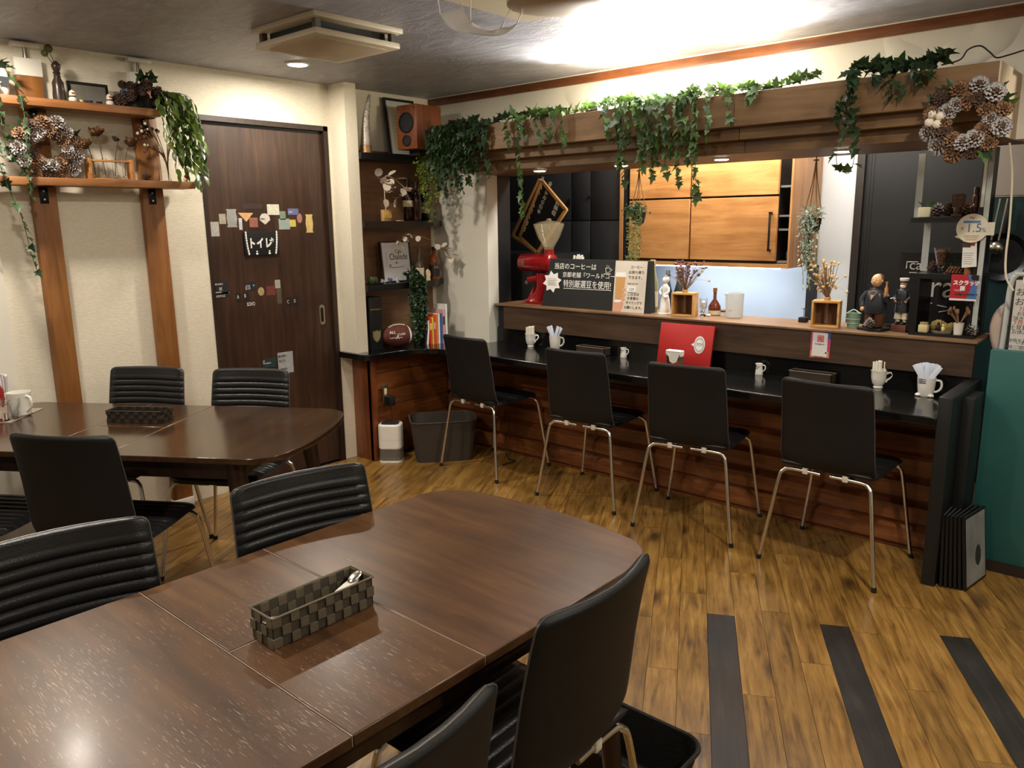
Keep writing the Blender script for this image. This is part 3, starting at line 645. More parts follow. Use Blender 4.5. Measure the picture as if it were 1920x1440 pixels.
for i, (y, z, rx) in enumerate(((.885, .03, .3), (.76, .025, -.15))):
    s = thing('wrapped_spoon', ['white wrapped spoon at the far end of the cutlery basket', 'white wrapped spoon at the near end of the cutlery basket'][i], 'spoon', (-1.262, y, TZ+z))
    s.rotation_euler = (rx, 0, .15)
    ob('wrapper', MB().ball((0, 0, .008), (.016, .055, .006), 12), mat('paper_wrapper', (214, 208, 196), .6), s)
    ob('spoon_tip', MB().ball((0, .045 if i == 0 else -.045, .015), (.012, .02, .005), 10), m_steel, s)
p = (PZ(195, 793, TZ)+PZ(308, 797, TZ))/2
woven('cutlery_basket', 'dark brown empty cutlery basket on the far table', 'basket', .24, .085, .05, (p.x-.03, p.y+.04, TZ), TA+.02, m_w3, m_w4, 'woven cutlery baskets')
# condiments at the far-left end of the far table
pm = PZ(30, 785, TZ)
mt = tag(ob('place_mat', MB().prism(rrect(-.19, -.13, .19, .13, .008), 0, .002), mat('striped_grey_mat', (150, 138, 122), .6, var=.25, vs=40)), 'small striped grey mat under the glasses on the far table', 'mat')
c_ = PZ(80, 775, TZ); mt.location = (c_.x-.16*U.x-.01, c_.y-.16*U.y-.10, TZ); mt.rotation_euler = (0, 0, TA+.2)
m_glass = mat('clear_glass', (255, 255, 255), .03, 0, .5, trans=1, ior=1.45)
def cup_at(px, py, r, hh, name, label, cat, m_, handle=None, flare=1.12, gl=False):
    q = PZ(px, py, TZ+.002); t = thing(name, label, cat, (q.x, q.y, TZ+.002))
    ob('body', MB().lathe([(r*.8, 0), (r*.95, .006), (r, hh*.5), (r*flare, hh), (r*flare-.003, hh), (r-.003, hh*.5), (r*.75, .008), (1e-5, .008)], n=22), m_, t)
    if handle: ob('handle', MB().tube(arc([(r*.98, 0, hh*.85), (r+.025, 0, hh*.8), (r+.028, 0, hh*.45), (r*.95, 0, hh*.2)], 5), .005, 8), m_, t, rot=(0, 0, handle))
    return t
m_china = mat('white_china', (236, 232, 222), .2, coat=.5)
cup_at(40, 778, .042, .10, 'measuring_cup', 'white handled cup on the striped mat at the left edge', 'cup', m_china, math.radians(20))
cup_at(22, 785, .036, .085, 'measuring_glass', 'clear measuring glass with black marks at the left edge', 'glass', m_glass)
cup_at(2, 789, .036, .08, 'water_glass', 'clear drinking glass cut by the left edge', 'glass', m_glass)
q = PZ(12, 765, TZ); t = thing('sugar_packets', 'bunch of white sugar sticks sticking up behind the glasses', 'packets', (q.x, q.y, TZ+.06))
for k in range(7):
    a = -.5+k*.16; ob('packet', MB().obox(Matrix.Translation((.012*(k-3), .004*(k % 3), .05))@Matrix.Rotation(a*.6, 4, 'Y'), .018, .004, .085), mat('paper_packet', (226, 226, 232), .5), t)
q = PZ(-8, 772, TZ); t = thing('red_container', 'dark red container cut by the left edge', 'container', (q.x, q.y, TZ+.002))
ob('body', MB().lathe([(.035, 0), (.04, .02), (.04, .09), (.03, .11), (.018, .12), (1e-5, .12)], n=18), mat('dark_red_plastic', (130, 24, 26), .4), t)
# ================================================================ plants, cones and other repeated small pieces
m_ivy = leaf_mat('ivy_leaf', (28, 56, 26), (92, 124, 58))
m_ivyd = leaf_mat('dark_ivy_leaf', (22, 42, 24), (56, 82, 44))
m_lime = leaf_mat('lime_leaf', (90, 110, 30), (150, 160, 60))
m_long = leaf_mat('glossy_leaf', (34, 62, 26), (112, 134, 54), .35)
m_euc = leaf_mat('pale_dried_leaf', (196, 184, 166), (226, 214, 196), .6)
m_sage = leaf_mat('sage_leaf', (120, 130, 112), (176, 184, 166), .6)
m_fern = leaf_mat('deep_green_leaf', (26, 44, 26), (58, 84, 46))
m_stem = mat('brown_stem', (74, 62, 38), .7); m_gstem = mat('green_stem', (66, 84, 42), .6)
def leaf_mesh(name, outline, m_, fold=.25, curl=.15):
    """outline: right half (x>=0) from base to tip along y; mirrored, folded at the midrib and curled"""
    mb = MB(); n = len(outline); mid = []; ln = outline[-1][1]
    def z(x, y): return abs(x)*fold-curl*(y*y)
    vs = [(0, y, z(0, y)) for x, y in outline]+[(x, y, z(x, y)) for x, y in outline]+[(-x, y, z(x, y)) for x, y in outline]
    fs = []
    for i in range(n-1): fs += [(i, n+i, n+i+1, i+1), (i, i+1, 2*n+i+1, 2*n+i)]
    mb.add(vs, fs); me = mb.mesh(name, 60, (m_,)); return me
IVY = [(0, 0), (.42, -.1), (.30, .16), (.50, .40), (.22, .48), (.14, .72), (0, 1.0)]
OVAL = [(0, 0), (.16, .15), (.22, .4), (.17, .7), (0, 1.0)]
ROUND = [(0, 0), (.3, .12), (.42, .42), (.32, .8), (0, 1.0)]
LONG = [(0, 0), (.09, .15), (.14, .45), (.09, .78), (0, 1.0)]
leaf_me = {('ivy', m_.name): leaf_mesh('leaf', IVY, m_) for m_ in (m_ivy, m_ivyd)}
L_ivy, L_ivyd = leaf_me['ivy', m_ivy.name], leaf_me['ivy', m_ivyd.name]
L_long = leaf_mesh('leaf', [(a*1.05, b) for a, b in OVAL], m_long, .2, .25); L_oval = leaf_mesh('leaf', OVAL, m_long, .2, .2)
L_euc = leaf_mesh('leaf', ROUND, m_euc, .12, .15); L_sage = leaf_mesh('leaf', OVAL, m_sage, .2, .2); L_fern = leaf_mesh('leaf', ROUND, m_fern, .2, .2); L_lime = leaf_mesh('leaf', ROUND, m_lime, .2, .1)
RN = random.Random(11)
def put_leaf(me, parent, p, dirv, size, roll=None, name='leaf'):
    d = Vector(dirv).normalized(); q = d.to_track_quat('Y', 'Z')
    o = link(name, me, parent, p); o.rotation_mode = 'QUATERNION'
    rl = RN.uniform(-.9, .9) if roll is None else roll
    from mathutils import Quaternion
    o.rotation_quaternion = q@Quaternion((0, 1, 0), rl); o.scale = (size, size, size); return o
def vine(parent, pts, me, gap, size, spread=.8, out=(0, -1, 0), stem=.0014, sm=None, droop=.6, n=5):
    """stem tube with single leaves along it"""
    P = arc(pts, n); ob('stem', MB().tube(P, stem, 5), sm or m_gstem, parent)
    d = 0; o = Vector(out)
    for a, b in zip(P, P[1:]):
        sg = (b-a); L_ = sg.length; d += L_
        while d > gap:
            d -= gap*RN.uniform(.75, 1.25); p = b-sg.normalized()*min(d, L_) if d > 0 else b
            v = o*RN.uniform(.2, 1)+Vector((RN.uniform(-1, 1), RN.uniform(-1, 1)*.6, RN.uniform(-1, .5)))*spread+Vector((0, 0, -droop))
            put_leaf(me, parent, p, v, size*RN.uniform(.7, 1.25))
def bush(parent, c, r, me, cnt, size, upb=.2):
    for k in range(cnt):
        v = Vector((RN.gauss(0, 1), RN.gauss(0, 1), RN.gauss(upb, .8))).normalized(); p = Vector(c)+Vector((v.x*r[0], v.y*r[1], v.z*r[2]))*RN.uniform(.35, 1)
        put_leaf(me, parent, p, v+Vector((0, 0, -.2)), size*RN.uniform(.7, 1.2))
def rose(parent, c, r, m_, name='rose_head'):
    mb = MB(); mb.ball((0, 0, 0), (r*.42, r*.42, r*.5), 8)
    for ring, (cnt, rr, hh, tilt) in enumerate(((4, .5, .75, .25), (5, .8, .7, .6), (6, 1.0, .45, 1.0))):
        for k in range(cnt):
            a = 2*PI*(k+.37*ring)/cnt; ca, sa = math.cos(a), math.sin(a); w_ = rr*r*.62; ta = Vector((-sa, ca, 0))
            b0 = Vector((ca, sa, 0))*r*.18+Vector((0, 0, -r*.6)); m0 = Vector((ca, sa, 0))*r*rr*.8+Vector((0, 0, r*hh*.1)); t0 = Vector((ca, sa, 0))*r*rr*(1+.15*tilt)+Vector((0, 0, r*hh*RN.uniform(.7, 1.1)))
            mb.add([b0-ta*w_*.3, b0+ta*w_*.3, m0+ta*w_, t0+ta*w_*.55, t0*1.04, t0-ta*w_*.55, m0-ta*w_], [(0, 1, 2, 6), (6, 2, 3, 4), (6, 4, 5)])
    return ob(name, mb, m_, parent, loc=c, rot=(RN.uniform(-.5, .5), RN.uniform(-.2, .7), 0), smooth=60)
def fuzz(parent, pts, cnt, r, size, m_, name='foliage', sag=0):
    """tiny leaves, far too many to pick apart, joined into one part"""
    P = arc(pts, 8); mb = MB()
    for k in range(cnt):
        i = RN.randrange(len(P)); rr = r if not isinstance(r, (list, tuple)) else r[0]+(r[1]-r[0])*i/len(P)
        p = P[i]+Vector((RN.gauss(0, 1), RN.gauss(0, 1), RN.gauss(0, .6)))*rr*.55
        M = Matrix.Translation(p)@Euler((RN.uniform(0, 6), RN.uniform(0, 6), RN.uniform(0, 6))).to_matrix().to_4x4(); s = size*RN.uniform(.7, 1.3)
        mb.add([M@Vector(v) for v in ((0, -s*.5, 0), (s*.4, 0, s*.1), (0, s*.5, 0), (-s*.4, 0, s*.1))], [(0, 1, 2), (0, 2, 3)])
    o = ob(name, mb, m_, parent, smooth=0); o['kind'] = 'stuff'; return o
def cone_mesh(c1, c2, name='pine_cone'):
    mb = MB(); mb.slot(0).lathe([(1e-5, 0), (.3, .1), (.34, .4), (.2, .8), (1e-5, 1)], n=8)
    for i in range(46):
        s = i/46; a = i*2.39996; z = .04+s*.92; r = .52*math.sin(PI*min(1, .22+s*.78))**.8+.05; tip = z+.06+s*.08
        ca, sa = math.cos(a), math.sin(a); w_ = .15*(1-s*.45)
        i0 = Vector((ca*r*.4, sa*r*.4, z)); o0 = Vector((ca*r, sa*r, tip)); t = Vector((-sa, ca, 0))*w_
        mi = i0.lerp(o0, .5); mb.slot(0).add([i0-t*.5, i0+t*.5, mi+t*.8, mi-t*.8], [(0, 1, 2, 3)]); mb.slot(1).add([mi-t*.8, mi+t*.8, o0+t, o0-t], [(0, 1, 2, 3)])
        mb.slot(1).add([o0-t, o0+t, o0*1.08+t*.6+Vector((0, 0, .05)), o0*1.08-t*.6+Vector((0, 0, .05))], [(0, 1, 2, 3)])
        mb.slot(0).add([i0-t*.5+Vector((0, 0, -.05)), i0+t*.5+Vector((0, 0, -.05)), o0+t+Vector((0, 0, -.05)), o0-t+Vector((0, 0, -.05))], [(3, 2, 1, 0)])
    return mb.mesh(name, 0, (c1, c2))
m_cb = mat('cone_brown', (86, 62, 46), .7); m_ct = mat('cone_tan_tip', (136, 102, 72), .65); m_cw = mat('cone_frost_tip', (170, 166, 164), .6); m_cd = mat('cone_dark', (74, 60, 54), .7); m_cblue = mat('cone_blue_grey', (110, 120, 140), .55)
CN_b, CN_w, CN_d, CN_bl = cone_mesh(m_cb, m_ct), cone_mesh(m_cb, m_cw), cone_mesh(m_cd, m_cb), cone_mesh(m_cd, m_cblue)
def cone(parent, p, d, s, me=None, sh=1.0):
    o = link('pine_cone', me or RN.choice((CN_b, CN_w, CN_b, CN_d)), parent, p); o.rotation_mode = 'QUATERNION'
    o.rotation_quaternion = Vector(d).normalized().to_track_quat('Z', 'Y'); o.scale = (s, s, s*sh); return o
def cone_thing(p, s, label, me, d=(0, 0, 1), group=None):
    t = cone(None, p, d, s, me); return tag(t, label, 'pine cone', group)
# ---------------------------------------------------------------- wooden rack on the left wall
m_rackz = wood('orange_pine_upright', (100, 58, 22), (136, 86, 38), (158, 106, 54), 2, 2.2, 10, .5, 0, .05, 4.0)
m_racky = wood('orange_pine_shelf', (106, 62, 28), (142, 92, 46), (166, 116, 64), 1, 2.2, 10, .5, 0, .05, 4.0)
rk = thing('shelf_rack', 'orange-brown timber rack with two shelves between floor and ceiling posts', 'shelf', (XW, 1.6, 0))
def rl(v): return (v[0]-XW, v[1]-1.6, v[2])
for y0, y1 in ((1.301, 1.403), (1.797, 1.903)):
    ob('post', MB().box(rl((XW+.003, y0, .03)), rl((XW+.042, y1, 2.165)), .003), m_rackz, rk)
    cap = ob('ceiling_jack', MB().box(rl((XW+.001, y0-.004, 2.16)), rl((XW+.046, y1+.004, 2.235)), .003), m_white, rk)
    ob('jack_screw', MB().tube([rl((XW+.022, (y0+y1)/2, 2.235)), rl((XW+.022, (y0+y1)/2, 2.285))], [.012, .009], 10), m_steel, cap)
    ob('jack_foot', MB().box(rl((XW+.001, y0-.004, 2.283)), rl((XW+.046, y1+.004, 2.30)), .003), m_white, cap)
    ob('floor_shoe', MB().box(rl((XW+.001, y0-.004, 0)), rl((XW+.046, y1+.004, .05)), .003), m_white, rk)
SZ1, SZ2, SX = 1.718, 2.052, -3.90
ob('shelf', MB().box(rl((XW+.043, 1.08, SZ1-.034)), rl((SX, 2.005, SZ1)), .002), m_racky, rk)
ob('shelf', MB().box(rl((XW+.043, 1.16, SZ2-.034)), rl((SX, 1.862, SZ2)), .002), m_racky, rk)
for y0 in (1.33, 1.826):
    for zz in (SZ1-.034, SZ2-.034):
        b = ob('bracket', MB().box(rl((XW+.0425, y0, zz-.075)), rl((XW+.0465, y0+.036, zz)), .001).box(rl((XW+.0425, y0, zz-.003)), rl((XW+.12, y0+.036, zz))), mat('black_steel_bracket', (28, 28, 30), .35, .6), rk)
        for dz in (-.02, -.058): ob('screw', MB().lathe([(.0055, 0), (.0045, .002), (1e-5, .0025)], n=10, M=frame3(rl((XW+.0466, y0+.018, zz+dz)), (0, 1, 0), (0, 0, 1))), m_steel, b)
# ---- top shelf
def on_rack(px, py, z, X=-3.975): q = PX(px, py, X); return Vector((X, q.y, z))
p = on_rack(6, 170, SZ2); t = thing('ivy_pot', 'white pot with dark sticker and trailing ivy at the left edge', 'potted plant', (p.x, 1.19, SZ2))
ob('pot', MB().lathe([(.045, 0), (.052, .02), (.058, .105), (.053, .105), (.045, .09), (1e-5, .09)], n=22), m_china, t)
ob('sticker', MB().obox(Matrix.Translation((.050, .018, .055))@Matrix.Rotation(.35, 4, 'Z'), .006, .05, .04), mat('dark_sticker', (60, 64, 66), .5), t)
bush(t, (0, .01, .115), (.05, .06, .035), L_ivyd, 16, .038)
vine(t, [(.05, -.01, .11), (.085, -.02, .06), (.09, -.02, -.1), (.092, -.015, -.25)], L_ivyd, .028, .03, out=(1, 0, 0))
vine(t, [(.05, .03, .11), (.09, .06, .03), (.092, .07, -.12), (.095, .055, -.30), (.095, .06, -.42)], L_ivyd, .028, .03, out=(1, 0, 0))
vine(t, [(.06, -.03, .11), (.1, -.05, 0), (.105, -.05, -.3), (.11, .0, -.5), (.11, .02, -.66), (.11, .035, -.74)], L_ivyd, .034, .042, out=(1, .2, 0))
# brown bottle with dried heads
p = on_rack(112, 185, SZ2, -3.99); t = thing('brown_bottle', 'slim dark brown bottle with two dried green flower balls', 'bottle', p)
ob('body', MB().lathe([(.026, 0), (.027, .03), (.024, .06), (.024, .085), (.014, .105), (.015, .112), (.012, .118), (.016, .126), (.012, .132), (.019, .15), (.019, .16), (.008, .175), (1e-5, .178)], n=18), mat('brown_glass_bottle', (52, 38, 32), .3), t)
for q0, q1, r_ in (((0, 0, .15), (.005, -.024, .225), .018), ((0, 0, .15), (.005, -.042, .203), .015)):
    ob('flower_stem', MB().tube([q0, q1], .0018, 5), m_gstem, t); ob('flower_head', MB().ball(q1, r_, 10), mat('olive_flower', (82, 84, 44), .8, bump=.6, bs=300), t)
# small black framed picture
p0, p1 = PX(129, 193, -4.03), PX(204, 193, -4.03)
t = thing('picture_frame', 'small black landscape frame leaning on the top shelf', 'frame', (-4.02, (p0.y+p1.y)/2, SZ2)); t.rotation_euler = (0, -.1, 0)
W_ = (p1.y-p0.y)/2; H_ = .105
ob('frame', MB().box((-.006, -W_, 0), (.006, W_, .012)).box((-.006, -W_, H_-.012), (.006, W_, H_)).box((-.006, -W_, .012), (.006, -W_+.012, H_-.012)).box((-.006, W_-.012, .012), (.006, W_, H_-.012)), m_black, t)
ob('picture', MB().box((-.004, -W_+.012, .012), (.002, W_-.012, H_-.012)), mat('grey_picture', (120, 116, 106), .4, var=.2, vs=18), t)
for i, (x, c) in enumerate(((152, (205, 195, 150)), (168, (48, 42, 84)), (186, (38, 34, 50)))):
    p = on_rack(x, 190, SZ2, -3.975); t = thing('tiny_cup', ['tiny cream cup on the top shelf', 'tiny purple cup on the top shelf', 'tiny dark cup on the top shelf'][i], 'cup', p, group='tiny cups on the top shelf')
    ob('bowl', MB().lathe([(.006, 0), (.01, .004), (.014, .018), (.012, .018), (.008, .006), (1e-5, .006)], n=14), mat('tinycup%d' % i, c, .3), t)
for i, x in enumerate((137, 206)):
    p = on_rack(x, 190, SZ2, -3.96); t = thing('santa_figurine', ['little white and red figurine left of the tiny cups', 'little white and red figurine right of the tiny cups'][i], 'figurine', p, group='little figurines on the top shelf')
    ob('body', MB().ball((0, 0, .014), (.017, .018, .016), 12), mat('cream_ceramic', (222, 212, 196), .3), t); ob('head', MB().ball((0, 0, .036), .014, 12), mat('cream_ceramic', (222, 212, 196), .3), t)
    ob('hat', MB().lathe([(.014, 0), (.011, .008), (1e-5, .016)], (0, 0, .042), 12), mat('cream_ceramic', (222, 212, 196), .3), t); ob('face', MB().ball((.009, 0, .040), (.006, .009, .006), 8), mat('ceramic_red', (168, 40, 34), .35), t); ob('scarf', MB().lathe([(.012, 0), (.014, .003), (.012, .006)], (0, 0, .024), 12), m_black, t)
# dark cone bouquet
p = on_rack(262, 200, SZ2, -3.97); t = thing('cone_bouquet', 'bouquet of dark pine cones and green leaves on the top shelf', 'bouquet', p)
for k in range(22):
    a = RN.uniform(-1, 1); hh = RN.uniform(.02, .15)*(1-.45*abs(a)); cone(t, (RN.uniform(-.03, .05), a*.095, hh), (1, a*.6, RN.uniform(-.3, .8)), RN.uniform(.032, .05), RN.choice((CN_d, CN_d, CN_bl, CN_d, CN_b)))
for q in ((.03, .005, .13), (.04, .03, .10), (.04, -.02, .11), (.03, .06, .13), (.03, .03, .14)): put_leaf(L_ivyd, t, q, (.4, RN.uniform(-.6, .6), .8), .06)
ob('moss_base', MB().ball((0, 0, .02), (.04, .08, .04), 12), mat('dark_moss', (44, 44, 38), .9), t)
# leafy hanging plant at the end of the top shelf
p = on_rack(318, 215, SZ2, -3.95); t = thing('hanging_leaf_plant', 'long-leaved green plant spilling off the end of the top shelf', 'plant', (-3.95, 1.90, SZ2))
ob('pot', MB().lathe([(.03, 0), (.035, .02), (.038, .05), (1e-5, .05)], (0, -.07, 0), 16), m_black, t)
for k in range(26):
    y_ = RN.uniform(-.07, .13); ln = RN.uniform(.08, .36); x_ = RN.uniform(.0, .10)
    vine(t, [(0, -.05, .05), (x_*.6, y_*.5, .085), (x_, y_, .03), (x_+.01, y_+.02, -ln*.6), (x_+.01, y_+.03, -ln)], L_long, .028, .05, .75, out=(.8, .2, -.2), stem=.0011, n=4)
# ---- lower shelf
def wreath(name, label, M, R0, R1, cnt, greens):
    t = link(name, None, None); tag(t, label, 'wreath'); t.matrix_world = M
    ob('ring', MB().tube([(R0*math.cos(2*PI*k/24), R0*math.sin(2*PI*k/24), .012) for k in range(25)], .014, 7), mat('twig_ring', (62, 46, 32), .9), t)
    for k in range(cnt):
        a = 2*PI*k/cnt; rr = R0+(R1-R0)*(.75 if k % 2 else -.3)+RN.uniform(-.006, .006)
        cone(t, (rr*math.cos(a), rr*math.sin(a), .02+RN.uniform(0, .012)), (math.cos(a)*.5*(1 if k % 2 else -.4), math.sin(a)*.5*(1 if k % 2 else -.4), 1), RN.uniform(.050, .064)*R0/.095, (CN_w, CN_b, CN_b, CN_w, CN_d)[k % 5], .75)
    for a, me in greens:
        q = Vector((math.cos(a)*R1*1.05, math.sin(a)*R1*1.05, .03)); put_leaf(me, t, q, (math.cos(a), math.sin(a), .3), .05)
    return t
c = PX(88, 277, -3.96); M = frame3((-3.985, c.y, SZ1+.125), (0, 1, 0), (0, 0, 1))
wr = wreath('cone_wreath', 'round pine cone wreath with frosted cones on the lower shelf', M, .088, .122, 26, [(a, L_ivyd) for a in (2.9, 2.6, 3.2, 3.5, 2.3, .3, .1, .55, 3.9, 4.2)])
c = PY(1815, 228, 3.39); M = frame3((c.x, 3.392, c.z), (1, 0, 0), (0, 0, 1))
wr2 = wreath('cone_wreath', 'pine cone wreath with a white cotton boll hung on the canopy end', M, .088, .122, 24, [(a, L_ivyd) for a in (2.3, 2.0, 2.5, .8, .5, 5.3)]+[(.35, L_ivy), (5.2, L_ivy)])
for a in range(4): ob('cotton_boll', MB().ball((-.10+.02*math.cos(a*PI/2+.5), .012+.02*math.sin(a*PI/2+.5), .055), .0175, 10), mat('cotton_white', (224, 214, 196), .9), wr2)
# test tube stand with dried roses
m_stand = wood('honey_pine', (140, 86, 36), (172, 114, 58), (196, 140, 80), 1, 3, 8, .5)
p0, p1 = on_rack(165, 333, SZ1, -3.96), on_rack(250, 338, SZ1, -3.96); L_ = p1.y-p0.y
t = thing('test_tube_stand', 'wooden stand with glass tubes and brown dried roses on the lower shelf', 'vase', (-3.96, p0.y, SZ1))
ob('end_board', MB().box((-.025, 0, 0), (.025, .014, .095), .001), m_stand, t); ob('end_board', MB().box((-.025, L_-.014, 0), (.025, L_, .095), .001), m_stand, t)
ob('top_bar', MB().box((-.012, .014, .082), (.012, L_-.014, .090), .001), m_stand, t); ob('base_bar', MB().box((-.02, .014, 0), (.02, L_-.014, .006), .001), m_stand, t)
m_rose = mat('dried_rose', (104, 74, 44), .8, var=.2, vs=40)
for k in range(4):
    y_ = .035+k*(L_-.07)/3; tb = ob('glass_tube', MB().lathe([(1e-5, .008), (.009, .012), (.0105, .02), (.0105, .10), (.0095, .10), (.0095, .02)], (0, y_, 0), 14), m_glass, t)
    tops = ((.01, y_-.025, .155), (0, y_-.02, .215), (.01, y_+.025, .185), (.01, y_+.03, .175))[k]
    ob('rose_stem', MB().tube(arc([(0, y_, .02), (0, y_*.7+tops[1]*.3, .1), tops], 4), .0018, 5), m_stem, t)
    for q in range(3 if k != 2 else 1):
        c = Vector(tops)+Vector((RN.uniform(-.01, .01), RN.uniform(-.016, .016), RN.uniform(-.006, .01)))
        rose(t, c, .024 if k != 2 else .016, m_rose if k != 2 else mat('dark_rose', (46, 34, 36), .8))
cone_thing(on_rack(262, 338, SZ1, -3.94)+Vector((0, .015, .018)), .034, 'small dark pine cone lying beside the test tube stand', CN_d, (.3, 1, .15))
# dried branches in a glass jar
p = on_rack(310, 340, SZ1, -3.99); t = thing('dried_branch_vase', 'clear vase of dried twigs and brown seed heads on the lower shelf', 'vase', p)
ob('vase', MB().lathe([(.028, 0), (.03, .004), (.026, .06), (.03, .11), (.028, .11), (.024, .06), (.026, .006), (1e-5, .006)], n=18), m_glass, t)
m_twig = mat('dried_twig', (134, 104, 74), .8); m_seed = mat('brown_seed_head', (92, 62, 46), .85)
for k in range(13):
    e = Vector((RN.uniform(.0, .07), RN.uniform(-.15, .06), RN.uniform(.16, .29))); ob('twig', MB().tube(arc([(0, .02, .01), (e.x*.3, .015+e.y*.15, .12), e], 4), [.002]*8+[.0012], 5), m_twig, t)
    for q in range(3): ob('seed_head', MB().ball(e+Vector((RN.uniform(-.01, .01), RN.uniform(-.02, .02), RN.uniform(-.03, .01))), RN.uniform(.005, .011), 6), m_seed if q else mat('pale_seed', (206, 188, 160), .8), t)
p = on_rack(348, 340, SZ1, -3.93); t = thing('heart_ornament', 'tiny red and white ornament at the end of the lower shelf', 'ornament', p)
ob('body', MB().ball((0, 0, .012), (.008, .010, .012), 10), m_china, t); ob('heart', MB().ball((.006, 0, .026), (.005, .009, .008), 10), mat('ceramic_red', (168, 40, 34), .35), t)
# ================================================================ alcove shelves beside the column
m_alc = wood('alcove_back_oak', (98, 66, 42), (124, 88, 58), (142, 104, 72), 1, 2.5, 10, .5, 0, .03)
m_blk = mat('black_shelf_lacquer', (16, 16, 17), .35)
al_ = tag(link('alcove_shelf', None, None, (XW, 3.058, 0)), 'black corner shelves on a brown wood back beside the column', 'shelf')
ob('back_board', MB().box((.001, .001, .715), (.012, .70, 1.95)), m_alc, al_)
for z in (1.125, 1.515, 1.92):
    ob('shelf_board', MB().prism([(.012, .0), (.183, .0), (.183, .57), (.085, .735), (.012, .735)], z-.038, z), m_blk, al_, smooth=0)
def on_alc(px, py, z, X=-3.96): q = PX(px, py, X); return Vector((X, q.y, z))
A1, A2, A3 = 1.92, 1.515, 1.125
# top: horn ornament, certificate, speaker, red hat
p = on_alc(686, 270, A1, -3.97); t = thing('horn_ornament', 'tall curved silvery horn ornament beside the column', 'ornament', p)
P = arc([(0, 0, .0), (.0, .0, .06), (.0, .004, .14), (.0, .012, .22), (0, .03, .30), (0, .045, .345)], 5)
ob('horn', MB().tube(P, [.034*(1-.78*(i/(len(P)-1))**1.3) for i in range(len(P))], 12), mat('silver_foil', (176, 166, 158), .35, .4, var=.25, vs=30, bump=.8, bs=60), t)
ob('band', MB().tube([(0, 0, 0), (0, 0, .05)], [.037, .035], 12), mat('brass_foil', (150, 118, 80), .35, .5, bump=.5, bs=80), t)
p0 = PX(716, 276, -4.02); t = thing('certificate_frame', 'black framed certificate leaning on the top corner shelf', 'frame', (-4.01, PX(752, 240, -4.01).y+.02, A1)); t.rotation_euler = (0, -.12, 0)
ob('frame', MB().box((-.008, -.125, 0), (.008, .125, .015)).box((-.008, -.125, .345), (.008, .125, .36)).box((-.008, -.125, .015), (.008, -.11, .345)).box((-.008, .11, .015), (.008, .125, .345)), m_black, t)
ob('mount', MB().box((-.006, -.11, .015), (.002, .11, .345)), mat('pale_mount', (196, 194, 186), .5), t)
ob('certificate', MB().box((.002, -.08, .05), (.003, .08, .31)), mat('cream_paper', (200, 190, 150), .6), t)
for k in range(9): ob('text_line', MB().box((.003, -.05, .09+k*.02), (.0034, .05-.02*(k % 3), .094+k*.02)), mat('grey_print', (140, 128, 98), .6), t)
sp = thing('wooden_speaker', 'small brown wooden loudspeaker with dark cone on the corner shelf', 'speaker', (PX(787, 240, -3.80).y*0-3.85, PX(787, 240, -3.78).y+.06, A1+.03), math.radians(4))
m_spk = wood('cherry_veneer', (96, 48, 22), (124, 66, 32), (146, 84, 46), 2, 3, 10, .45, 0, .03)
sp.scale = (1.12, 1.25, 1.12)
ob('cabinet', MB().box((-.075, -.09, 0), (.075, .09, .235), .003), m_spk, sp)
for z, r_ in ((.14, .055), (.045, .03)):
    cn = ob('driver_ring', MB().lathe([(r_, 0), (r_, .006), (r_*.86, .008), (r_*.86, .003)], n=24, M=frame3((0, -.09, z), (1, 0, 0), (0, 0, 1))), m_rub, sp)
    ob('driver_cone', MB().lathe([(r_*.85, .003), (r_*.3, -.012), (r_*.25, -.004), (1e-5, .002)], n=24, M=frame3((0, -.0905, z), (1, 0, 0), (0, 0, 1))), mat('grey_cone', (34, 36, 40), .5), cn)
for sx in (-1, 1): ob('bolt', MB().lathe([(.005, 0), (1e-5, .003)], n=8, M=frame3((sx*.06, -.09, .215), (1, 0, 0), (0, 0, 1))), m_black, sp)
ob('bracket', MB().box((-.04, -.04, -.03), (.04, .04, 0)), m_black, sp)
t = thing('red_dome', 'dark red rounded object behind the ivy on the canopy', 'ornament', (-3.80, 3.74, 2.043)); q = PY(848, 215, 3.72); t.location = (q.x, 3.73, 2.043)
ob('dome', MB().lathe([(.045, 0), (.047, .04), (.042, .08), (.025, .10), (1e-5, .107)], n=18), mat('maroon_felt', (84, 22, 24), .8), t)
# middle shelf: dried leaf stand, card, bottles
p = on_alc(724, 408, A2, -3.95); t = thing('dried_leaf_stand', 'wooden block with yellow card holding a dried pale leaf branch', 'ornament', p)
ob('block', MB().box((-.015, -.03, 0), (.015, .03, .07), .002), mat('pale_wood_block', (176, 138, 92), .6), t)
ob('card', MB().box((.0155, -.032, .022), (.017, .032, .058)), mat('yellow_card', (218, 180, 84), .6), t)
ob('card_print', MB().box((.0172, -.02, .03), (.0174, .02, .033)).box((.0172, -.014, .042), (.0174, .014, .044)), mat('brown_print', (120, 90, 40), .6), t)
ob('branch', MB().tube(arc([(0, 0, .07), (.002, -.006, .17), (.01, -.004, .27), (.02, .06, .26), (.03, .14, .20), (.03, .16, .15)], 5), .003, 6), mat('pale_branch', (188, 170, 150), .7), t)
for k in range(20): put_leaf(L_euc, t, (.02+RN.uniform(-.02, .03), RN.uniform(-.05, .16), .24+RN.uniform(-.07, .045)-.04*(k % 4 == 0)), (RN.uniform(.1, .9), RN.uniform(-.8, .8), RN.uniform(-1, .6)), RN.uniform(.045, .07))
